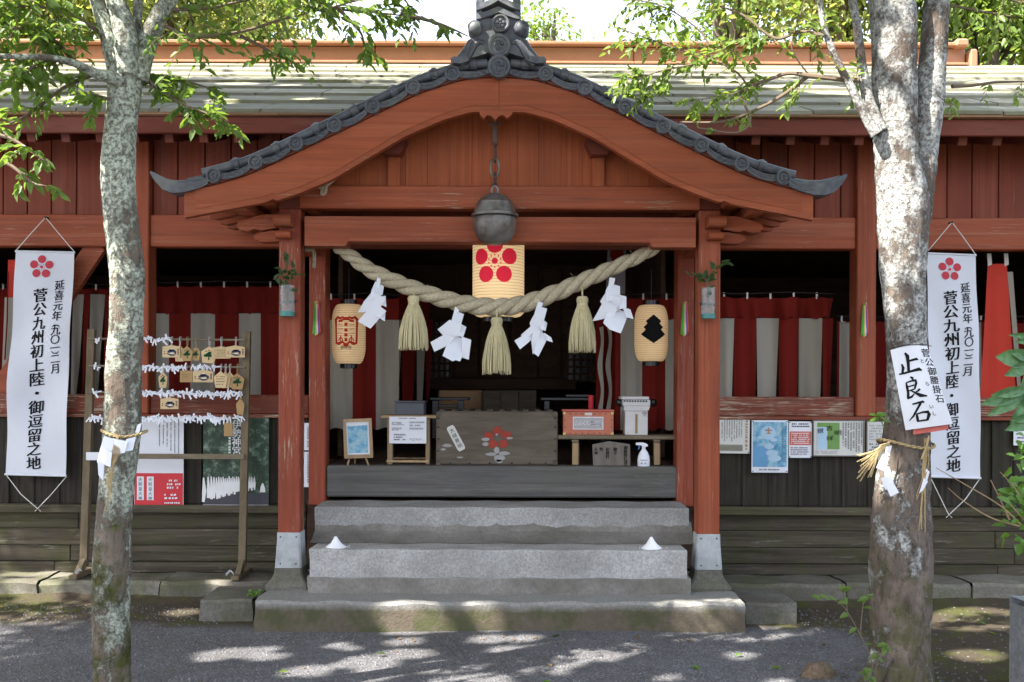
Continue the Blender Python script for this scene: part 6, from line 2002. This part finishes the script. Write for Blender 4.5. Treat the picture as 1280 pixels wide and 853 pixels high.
for a in ((1086, 856, 1060, 872), (1150, 862, 1180, 880), (1110, 872, 1098, 892)):
    limb(mb, [((a[0] + 1122) / 2, a[1] - 40, 30), (a[0], a[1], 26), (a[2], a[3], 16)], T2 - .1, 12, 8, .08)
mb.build('trunk', M['bark_thick'], t2, 'all')
L2, B2, A2, S2 = [], [], [], []
BR = [([(1074, 100), (1048, 99), (1012, 95), (985, 92), (960, 100), (935, 108)], T2 - .1, 5.3, 10, .2, .016), ([(1030, 45), (1000, 40), (968, 48), (930, 20), (900, 8)], T2 - .1, 5.3, 16, .2, .011),
      ([(1010, 95), (985, 115), (950, 135), (905, 152), (850, 153)], 5.2, 5.35, 3, .12, .012), ([(935, 108), (920, 90), (890, 75), (850, 62), (815, 50), (775, 36)], 5.3, 5.4, 22, .16, .006), ([(935, 108), (926, 120), (938, 150), (920, 166), (872, 160)], 5.3, 5.2, 1, .08, .008),
      ([(890, 75), (880, 45), (850, 20), (820, 5), (790, 0)], 5.35, 5.4, 24, .18, .006), ([(968, 48), (930, 55), (880, 60), (840, 62)], 5.3, 5.4, 20, .16, .005), ([(870, 80), (830, 88), (800, 96), (780, 92)], 5.3, 5.4, 18, .13, .005), ([(830, 88), (822, 108), (800, 124), (790, 122)], 5.35, 5.4, 14, .11, .004),
      ([(960, 100), (925, 115), (890, 122), (870, 126)], 5.3, 5.2, 14, .12, .004), ([(1024, 0), (980, -10), (920, -14), (850, -10)], 5.1, 5.3, 20, .22, .006), ([(930, 20), (940, 40), (920, 60), (905, 66)], 5.3, 5.2, 13, .14, .004), ([(1012, 95), (990, 60), (1000, 20), (1010, -10)], 5.2, 5.1, 10, .16, .005),
      ([(1190, 108), (1215, 107), (1245, 103), (1290, 102)], T2 + .15, 5.5, 3, .12, .011), ([(1185, 6), (1225, 14), (1270, 22), (1300, 26)], T2 + .1, 5.3, 16, .16, .008), ([(1180, -60), (1220, -20), (1260, 0), (1300, 4)], T2 + .1, 5.3, 30, .22, .008), ([(1000, 95), (996, 115), (990, 130)], 5.2, 5.2, 5, .1, .003), ([(1172, 120), (1186, 130), (1190, 134)], 5.1, 5.0, 2, .08, .003)]
for path, da, db, n, L, r in BR:
    m_ = len(path)
    pts = spline([P(a, b_, da + (db - da) * i / (m_ - 1)) for i, (a, b_) in enumerate(path)], 30)
    MB().tube(pts, [r * (1 - .55 * i / 29) for i in range(30)], 7).build('branch', M['twig'], t2, True)
    l, b_, d, s = twigs_from(pts, n, L, nleaf=8, size=(.024, .06))
    L2 += l; B2 += b_; A2 += d; S2 += s
join_twigs(t2, L2, .002)
foliage(t2, 'leaf_light', B2, A2, S2, .52, 300)
b_, d, s = clumps([((1.6, 5.6, 6.3), (2.4, 2.2, 1.2)), ((3.2, 4.8, 6.6), (2.0, 2.0, 1.4)), ((.6, 4.2, 6.6), (2.0, 1.6, 1.1)), ((1.4, 7.4, 7.0), (2.2, 1.3, .9))], 800, 60, .42, (.07, .12), above)
foliage(t2, 'leaf_light', b_, d, s, .5, 0, 'crown')

# ------------------------------------------------ grove around the yard (outside the picture, it shades the yard)
def yard_tree(label, x, y, h, ells, n, mat='leaf_green', per=46):
    t = thing('tree', label, 'tree', (x, y, 0), 'trees around the yard')
    mb = MB()
    pts = [Vector((x + .1 * sin(i), y + .1 * cos(i * 1.3), h * i / 8)) for i in range(9)]
    mb.tube(pts, [.2 - .018 * i for i in range(9)], 14)
    mb.build('trunk', M['far_bark'], t, True)
    for c, r in ells:
        q = [pts[5], pts[6].lerp(Vector(c), .5) - Vector((0, 0, .3)), Vector(c)]
        MB().tube(spline(q, 8), [.09, .08, .07, .06, .05, .04, .03, .02], 8).build('branch', M['far_bark'], t, True)
    b_, d, s = clumps(ells, n, per, .42, (.09, .15), above)
    foliage(t, mat, b_, d, s, .5, 0, 'crown')
yard_tree('tall leafy tree at the yard edge beyond the thin tree', -7.2, 6.0, 7.5, [((-6.6, 6.4, 6.4), (2.0, 2.2, 1.8)), ((-5.6, 5.0, 7.2), (1.8, 1.8, 1.4)), ((-5.4, 7.4, 6.9), (1.8, 1.4, 1.1))], 700, per=60)
yard_tree('spreading leafy tree shading the gravel before the thin tree', -6.8, 2.2, 8, [((-6.6, 3.0, 6.6), (1.9, 1.8, 1.0)), ((-4.6, 3.0, 6.8), (1.9, 1.7, 1.0)), ((-2.4, 3.0, 6.9), (1.9, 1.6, 1.0)), ((-7.0, 1.0, 7.2), (1.8, 1.8, 1.4))], 900, per=70)
yard_tree('leafy tree behind the viewer shading the gravel', -1.5, -1.6, 8, [((-1.4, 1.0, 7.2), (2.4, 1.8, 1.3)), ((.8, .4, 7.4), (2.0, 1.7, 1.3)), ((-3.0, 2.2, 7.6), (2.0, 1.4, 1.2))], 420, per=70)

# ------------------------------------------------ trees behind the hall
def back_tree(label, px, D, top, hw, mat, n=150, size=(.09, .16), low=None, lean=0):
    base = P(px, 100, D); base.z = 0
    ztop = zp(top, D); R = hw * D / F
    t = thing('tree', label, 'tree', tuple(base), 'trees behind the shrine roof')
    H = ztop - R * .6
    pts = [Vector((base.x + lean * i / 8 + .15 * sin(i * 1.1), base.y, H * i / 8)) for i in range(9)]
    MB().tube(pts, [.26 - .022 * i for i in range(9)], 12).build('trunk', M['far_bark'], t, True)
    ells = []
    for i in range(5):
        a = 2 * pi * i / 5 + random.random()
        c = (base.x + lean + R * .55 * cos(a), base.y + R * .5 * sin(a), H + random.uniform(-.8, .35) * R)
        ells.append((c, (R * .6, R * .6, R * .5)))
        MB().tube(spline([pts[5], pts[7] * .5 + Vector(c) * .5, Vector(c)], 8), [.10 - .011 * k for k in range(8)], 8).build('branch', M['far_bark'], t, True)
    b_, d, s = clumps(ells, n, 95, .70, size)
    foliage(t, mat, b_, d, s, .5, 0, 'crown')
for a in (('dense backlit tree rising behind the roof by the thin trunk', 40, 15, -160, 150, 'leaf_far', 120), ('dark leafy tree behind the roof ridge beyond the thin trunk', 205, 17, -110, 110, 'leaf_far', 100),
          ('far bushy tree at the edge behind the roof beyond the banner', -120, 16, -140, 150, 'leaf_far', 110), ('small tree top showing past the ridge near the thin tree branch', 300, 21, -40, 85, 'leaf_far', 130),
          ('pale sunlit sprig of a tree top beside the ridge ornament', 676, 20, 14, 32, 'leaf_light', 9), ('yellow green tree behind the roof above the notices', 915, 17, -150, 125, 'leaf_light', 75),
          ('sunlit leafy tree behind the roof left of the forked trunk', 1040, 15, -130, 120, 'leaf_far', 85), ('bright leafy tree behind the roof past the ridge end', 1235, 14, -120, 120, 'leaf_light', 80), ('tall sunlit tree at the far side behind the ridge end', 1370, 16, -140, 150, 'leaf_far', 95)):
    back_tree(*a)

# ================================================================== paper sign, straw ropes on the trunks
DS = 5.045
t = thing('paper_sign', 'white paper sign in bold black brush writing wrapped on the thick trunk', 'sign', tuple(P(1150, 485, DS)))
def sg_fn(u, v):
    """across 0..1, down 0..1 on the sheet; its far edge turns round the trunk"""
    x0, y0 = 1113 + (1132 - 1113) * v, 438 + (538 - 438) * v
    x1, y1 = 1159 + (1191 - 1159) * v, 433 + (530 - 433) * v
    a = x0 + (x1 - x0) * u; b_ = y0 + (y1 - y0) * u - 3.0 * sin(pi * u) * (1 - v)
    d = DS - .012 * sin(pi * u) + .10 * max(0, u - .55) ** 1.6 + .004 * sin(v * 7)
    return P(a, b_, d)
rows = [[sg_fn(i / 14, j / 12) for i in range(15)] for j in range(13)]
MB().sheet(rows).sheet([[p + Vector((0, .0015, 0)) for p in r] for r in rows]).build('sheet', M['paper_white'], t, 'all')
def spx(a, b_):
    """photo pixel on the sheet -> point just in front of it"""
    v = (b_ - 438 - 0) / 100.0
    for _ in range(4):
        x0 = 1113 + 19 * v; x1 = 1159 + 32 * v
        u = (a - x0) / (x1 - x0)
        y0 = 438 + 100 * v; y1 = 433 + 97 * v
        v += (b_ - (y0 + (y1 - y0) * u - 3 * sin(pi * u) * (1 - v))) / 98.0
    p = sg_fn(u, v); p = p + Vector((0, -.0025, 0)); return p
Z = lambda pts: [(1080 + a / 6.4, 410 + b_ / 6.4) for a, b_ in pts]
mb = MB()
S = 1 / 6.4
for pts, ws in [  # 止
    ([(325, 200), (345, 225), (352, 280), (356, 345)], [14, 30, 24, 22]), ([(352, 268), (385, 258), (420, 248), (432, 256)], [14, 18, 20, 10]), ([(300, 290), (312, 320), (306, 362)], [12, 24, 18]), ([(280, 372), (320, 364), (380, 346), (440, 330), (462, 340)], [12, 16, 18, 28, 10]),
    # 良
    ([(368, 392), (386, 402), (392, 416)], [10, 22, 10]), ([(335, 440), (342, 470), (352, 520), (352, 560)], [10, 20, 20, 22]), ([(335, 440), (380, 424), (412, 420), (416, 440), (404, 490)], [10, 14, 22, 20, 14]), ([(350, 472), (400, 458)], [10, 12]), ([(352, 506), (402, 490)], [10, 12]),
    ([(345, 566), (380, 552), (402, 528)], [16, 18, 8]), ([(368, 500), (410, 520), (450, 540), (505, 545)], [8, 16, 30, 10]), ([(446, 488), (428, 506), (404, 518)], [18, 14, 6]),
    # 石
    ([(385, 612), (430, 600), (470, 590), (482, 598)], [12, 16, 20, 10]), ([(452, 602), (425, 650), (395, 705), (360, 745)], [20, 18, 16, 6]), ([(420, 684), (424, 715), (432, 752)], [12, 22, 20]), ([(420, 690), (470, 674), (510, 672), (520, 690), (506, 738)], [10, 16, 24, 28, 20]), ([(432, 748), (470, 740), (510, 736)], [12, 14, 14])]:
    q = Z(pts)
    brush(mb, lambda a, b_: spx(a, b_), q, [w_ * S for w_ in ws])
for ch, a, b_, s in (('と', 1152.6, 451.5, 6), ('ら', 1159, 480, 6), ('い', 1164, 508.5, 6), ('し', 1167.5, 517, 6), ('菅', 1157, 441.5, 11), ('公', 1161.3, 453, 11), ('御', 1165, 464.5, 11), ('腰', 1168, 475.5, 11), ('掛', 1171, 487, 11), ('石', 1174.6, 498.5, 11)):
    write(mb, ch, lambda u, v, a=a, b_=b_: spx(a + u + .2 * -v, b_ - v), 0, 0, s, slant=-.05, bold=.01)
mb.build('lettering', M['ink'], t)
MB().sheet([[P(a, b_ + dy, DS + .012 - .004 * dy / 8 + (.03 if a > 1175 else 0)) for a, b_ in ((1141.5, 535.5), (1155, 533.5), (1170, 531.5), (1185.5, 529))] for dy in (0, 4, 8)]).build('red_strip', M['tag_red'], t)
MB().tube([P(1107, 437, DS + .05), P(1116, 434.5, DS - .005), P(1135, 431, DS - .02), P(1158, 431, DS + .02), P(1164, 433, DS + .10)], .002, 5).build('wire', M['iron_dark'], t)

def trunk_ring(px, py, w_, D, r, label, ends=(), name='straw_rope', drop=3):
    c = P(px, py, D); R = w_ / 2 * D / F
    t = thing(name, label, 'rope', tuple(c), 'straw ropes tied round the trunks')
    for s0 in range(2):
        pts = []
        for i in range(81):
            a = 2 * pi * i / 80
            tw = a * 14 + s0 * pi
            pts.append(Vector((c.x + (R + r * .8 + r * .55 * cos(tw)) * cos(a), c.y + (R + r * .8 + r * .55 * cos(tw)) * sin(a), c.z + r * .55 * sin(tw) + .012 * sin(a * 2 + 1) - drop * .001 * cos(a))))
        MB().tube(pts, r * .62, 6, False).build('strand', M['straw_gold'], t, True)
    return t
tr1 = trunk_ring(155.5, 541.5, 50, T1, .007, 'thin straw rope tied round the slim tree')
mb = MB()
for i in range(7):
    a = 146 + i * 1.6
    mb.tube(spline([P(150 - i, 544, T1 - .11), P(a - 6, 565, T1 - .13), P(140 - i * 1.2, 600, T1 - .13), P(130 + i * 2, 640 - i * 4, T1 - .13)], 10), .0018, 4)
mb.build('loose_straws', M['straw_gold'], tr1, stuff=True)
tr2 = trunk_ring(1132, 555, 63, T2, .008, 'straw rope with frayed bundle end tied round the thick tree', drop=10)
mb = MB()
for i in range(26):
    e = (1073 + random.uniform(-2, 16), 574 + random.uniform(-6, 30))
    mb.tube(spline([P(1112, 556 + random.uniform(-3, 3), T2 - .14), P(1100, 561 + random.uniform(-4, 5), T2 - .17), P((1100 + e[0]) / 2, (563 + e[1]) / 2, T2 - .17), P(e[0], e[1], T2 - .16 + random.uniform(-.04, .04))], 8), .0032, 5)
mb.build('frayed_end', M['straw_gold'], tr2, stuff=True)
mb = MB()
for i in range(9):
    mb.tube(spline([P(1158 + random.uniform(-3, 4), 548, T2 - .13), P(1157 + random.uniform(-4, 4), 580, T2 - .15), P(1150 + random.uniform(-5, 7), 640 + random.uniform(-20, 30), T2 - .15)], 8), .002, 4)
mb.tube([P(1152, 574, T2 - .15), P(1159, 556, T2 - .15), P(1161, 545, T2 - .14)], .005, 6)
mb.build('loose_straws', M['straw_gold'], tr2, stuff=True)
def folded(label, folds, D0, group='folded papers on the trunk ropes'):
    cx_ = folds[0][0]
    t = thing('paper_streamer', label, 'paper streamer', tuple(P(cx_[0], cx_[1], D0)), group)
    for i, f in enumerate(folds):
        m = len(f)
        ca, cb = sum(p[0] for p in f) / m, sum(p[1] for p in f) / m
        q = [P(a, b_, D0 - .006 * i + (a - ca) * (.0009 if i % 2 else -.0007) + (b_ - cb) * .0004) for a, b_ in f]
        vs = q + [v + Vector((0, .0014, 0)) for v in q]
        MB().add(vs, [tuple(range(m)), tuple(range(2 * m - 1, m - 1, -1))] + [(j, (j + 1) % m, m + (j + 1) % m, m + j) for j in range(m)]).build('paper_fold', M['shide_paper'], t)
folded('sunlit white folded paper tucked in the rope on the slim tree', [[(172, 531), (177, 529), (174, 541), (169, 541)], [(158, 549), (170, 546), (166, 563), (150, 566)], [(140, 548), (160, 552), (156, 566), (136, 570)], [(130, 545), (142, 549), (140, 572), (124, 565)], [(126, 558), (140, 566), (138, 584), (121, 578)], [(122, 577), (130, 580), (129, 601), (123, 594)]], T1 - .115)
folded('white folded paper hanging below the frayed bundle on the thick tree', [[(1108, 559), (1115, 557), (1112, 570), (1105, 569)], [(1104, 567), (1112, 572), (1106, 590), (1095, 585)], [(1104, 581), (1112, 584), (1115, 597), (1107, 601)], [(1101, 598), (1114, 594), (1118, 606), (1107, 613)], [(1107, 607), (1117, 604), (1124, 616), (1113, 621)]], T2 - .16)
folded('narrow white folded paper among loose straws on the thick tree', [[(1158, 586), (1162, 590), (1159, 601), (1154, 598)], [(1155, 597), (1160, 602), (1154, 613), (1149, 617)]], T2 - .15)

# ================================================================== pillar, rock, plants
t = thing('stone_pillar', 'grey blue squared stone pillar cut off by the picture edge', 'stone pillar', (xp(1290, 5.0), 5.0, 0))
mb = MB(); rough_block(mb, xp(1263, 5.3), xp(1263, 5.3) + .30, 5.0, 5.3, -.1, zp(757, 5.0), .008, 12, 6, 20, .03); mb.build('shaft', M['blue_stone'], t, True)
def rock(label, px, py, w_, h_, D):
    c = P(px, py, D); c.z = ground_h(c.x, c.y)
    vs, fs = [], []
    n, m = 22, 12
    for j in range(m + 1):
        ph = pi * j / m
        for i in range(n):
            a = 2 * pi * i / n
            d = Vector((sin(ph) * cos(a), sin(ph) * sin(a), cos(ph)))
            k = 1 + .22 * mnoise.noise(d * 1.7 + c) + .1 * mnoise.noise(d * 5 + c)
            vs.append(c + Vector((d.x * w_ / 2 * k, d.y * w_ * .4 * k, d.z * h_ * k)))
    fs = [(j * n + i, j * n + (i + 1) % n, (j + 1) * n + (i + 1) % n, (j + 1) * n + i) for j in range(m) for i in range(n)]
    o = MB().add(vs, fs).build('rock', M['brown_rock'], None, 'all'); tag(o, label, 'rock', 'rocks on the gravel')
rock('rough brown mossy rock on the gravel beside the thick tree roots', 1024, 838, .20, .075, 5.6)
def sprout(label, stems, mat, size, group=None, D=5.0, wl=.5, cat='plant', name='small_plant', nl=6):
    b0 = stems[0][0]
    t = thing(name, label, cat, tuple(P(b0[0], b0[1], D)), group)
    for st in stems:
        pts = spline([P(a, b_, D - .02 * i) for i, (a, b_) in enumerate(st)], 20)
        MB().tube(pts, [.003 - .0016 * i / 19 for i in range(20)], 5).build('stem', M['twig'] if mat != 'leaf_shrub' else M['leaf_shrub'], t, True)
        for k in range(nl):
            p = pts[int(6 + 13 * (k + 1) / nl)]
            a = random.uniform(0, 2 * pi)
            leaf_obj(t, mat, p, (cos(a), random.uniform(-.7, .4), .35 * sin(a) - .1), (random.gauss(0, .3), -.6, .8), random.uniform(*size), wl)
    return t
sprout('leafy sprout growing from the foot of the thick tree', [[(1094, 852), (1090, 830), (1084, 812), (1068, 780), (1052, 756), (1030, 745), (1014, 745)], [(1094, 852), (1098, 815), (1110, 806)], [(1100, 860), (1088, 845), (1078, 838)], [(1060, 770), (1056, 745), (1050, 738)], [(1075, 795), (1080, 750), (1086, 748)]], 'leaf_green', (.035, .06), D=4.95, nl=7)
sprout('light green sprig of pointed leaves beside the sign on the thick trunk', [[(1106, 536), (1100, 524), (1095, 519)]], 'leaf_shrub', (.055, .075), D=5.0, wl=.42, nl=7)
sprout('green weed between the platform and its side block by the rack', [[(318, 746), (317, 741), (314, 738)], [(319, 746), (321, 741), (322, 739)], [(316, 746), (313, 742), (310, 742)]], 'leaf_shrub', (.022, .035), D=6.9, nl=8)
t = thing('fatsia_plant', 'broad lobed green leaves of a fatsia reaching in beside the banner', 'plant', (xp(1330, 4.7), 4.7, 0))
stem = spline([Vector((xp(1330, 4.7), 4.7, 0)), P(1322, 700, 4.7), P(1318, 560, 4.7), P(1312, 440, 4.7)], 20)
MB().tube(stem, .016, 8).build('stem', M['twig'], t, True)
def lobed(center, tips, D, nm='leaf'):
    """one hand shaped leaf: each lobe a folded blade of its own outline, joined at the base"""
    mb = MB()
    c = P(*center, D)
    for tx, ty, w_ in tips:
        e = P(tx, ty, D - .05)
        d = e - c; L = d.length; d.normalize()
        s = d.cross(Vector((0, 1, 0))).normalized()
        g = []
        for i, (u, k) in enumerate(((0, .25), (.18, .5), (.38, .9), (.58, 1), (.78, .72), (.92, .3), (1, .02))):
            h = w_ * D / F / 2 * k
            m_ = c + d * L * u + Vector((0, -.02 * sin(pi * u), 0))
            g.append([m_ + s * h + Vector((0, -.012 * k, 0)), m_ + s * h * .5 + Vector((0, -.004 * k, 0)), m_, m_ - s * h * .5 + Vector((0, -.004 * k, 0)), m_ - s * h + Vector((0, -.012 * k, 0))])
        mb.sheet(g)
    o = mb.build(nm, M['leaf_fatsia'], t, 'all')
    MB().tube(spline([stem[14], (stem[16] + c) / 2 + Vector((0, 0, .03)), c], 8), .004, 6).build('leaf_stalk', M['leaf_shrub'], t, True)
lobed((1292, 452), [(1244, 446, 24), (1255, 470, 16), (1260, 438, 14), (1290, 426, 18), (1275, 490, 16)], 4.72)
lobed((1290, 486), [(1225, 506, 18), (1233, 520, 16), (1238, 494, 14), (1262, 530, 14), (1280, 510, 16)], 4.66)
lobed((1300, 518), [(1256, 538, 18), (1262, 526, 12), (1285, 550, 16)], 4.62)
lobed((1302, 424), [(1260, 419, 9), (1268, 428, 10), (1300, 400, 14)], 4.75)
t = thing('green_shrub', 'bright green leafy shrub with bare arching stems at the picture edge', 'shrub', (xp(1300, 5.6), 5.6, 0))
mb = MB()
for st in ([(1275, 655), (1250, 632), (1205, 605), (1170, 585)], [(1275, 658), (1240, 648), (1205, 627), (1185, 610)], [(1262, 650), (1248, 620), (1238, 600)], [(1285, 640), (1268, 610), (1250, 590)], [(1280, 650), (1262, 630), (1247, 616)]):
    pts = spline([P(a, b_, 5.5) for a, b_ in st], 14)
    MB().tube(pts, [.0055 - .0035 * i / 13 for i in range(14)], 5).build('stem', M['pale_wood'], t, True)
for i in range(90):
    a, b_ = random.gauss(1278, 13), random.gauss(636, 24)
    if a < 1246: continue
    leaf_obj(t, 'leaf_shrub', P(a, b_, 5.55 + random.uniform(-.15, .15)), (random.gauss(0, 1), random.gauss(-.3, .5), random.gauss(0, .6)), (random.gauss(0, .5), -.6, .8), random.uniform(.05, .095), .55)
for i in range(14):
    leaf_obj(t, 'leaf_shrub', P(random.uniform(1270, 1300), random.uniform(530, 580), 5.55), (random.gauss(0, 1), -.3, random.gauss(0, .6)), (0, -.6, .8), random.uniform(.06, .09), .55)
MB().tube([Vector((xp(1300, 5.6), 5.6, 0)), P(1290, 680, 5.58), P(1278, 650, 5.55)], .012, 6).build('stem', M['twig'], t, True)
# fallen leaves
for i, (px, py, mat, lab) in enumerate(((700, 798, 'leaf_dark', 'dark fallen leaf on the gravel in front of the platform middle'), (928, 820, 'leaf_shrub', 'green fallen leaf on the gravel below the porch post'), (864, 834, 'leaf_shrub', 'green fallen leaf nearer the viewer on open gravel'), (682, 851, 'leaf_shrub', 'bright fallen leaf at the lower picture edge'),
                                         (1027, 805, 'leaf_dark', 'dark fallen leaf on the gravel near the sprout'), (1232, 786, 'leaf_dark', 'dark fallen leaf on the bare earth by the pillar'), (963, 836, 'leaf_light', 'pale green fallen leaf near the brown rock'), (361, 845, 'leaf_light', 'small fallen leaf on the gravel near the thin tree'), (483, 822, 'leaf_dark', 'brownish fallen leaf in the sun spots'), (1236, 796, 'leaf_light', 'light fallen leaf on the bare earth by the pillar'))):
    Dg = F * ZC / (py - YH)
    p = P(px, py, Dg); p.z = ground_h(p.x, p.y) + .012
    a = random.uniform(0, 6.28)
    key = (mat, .5)
    if key not in UNIT: UNIT[key] = leaf_unit('leaf', M[mat], .5)
    o = inst(UNIT[key], 'fallen_leaf', None, Matrix.Translation(p) @ Matrix.Rotation(a, 4, 'Z') @ Matrix.Rotation(random.uniform(-.3, .3), 4, 'X') @ Matrix.Scale(random.uniform(.055, .08), 4))
    tag(o, lab, 'leaf', 'fallen leaves on the ground')
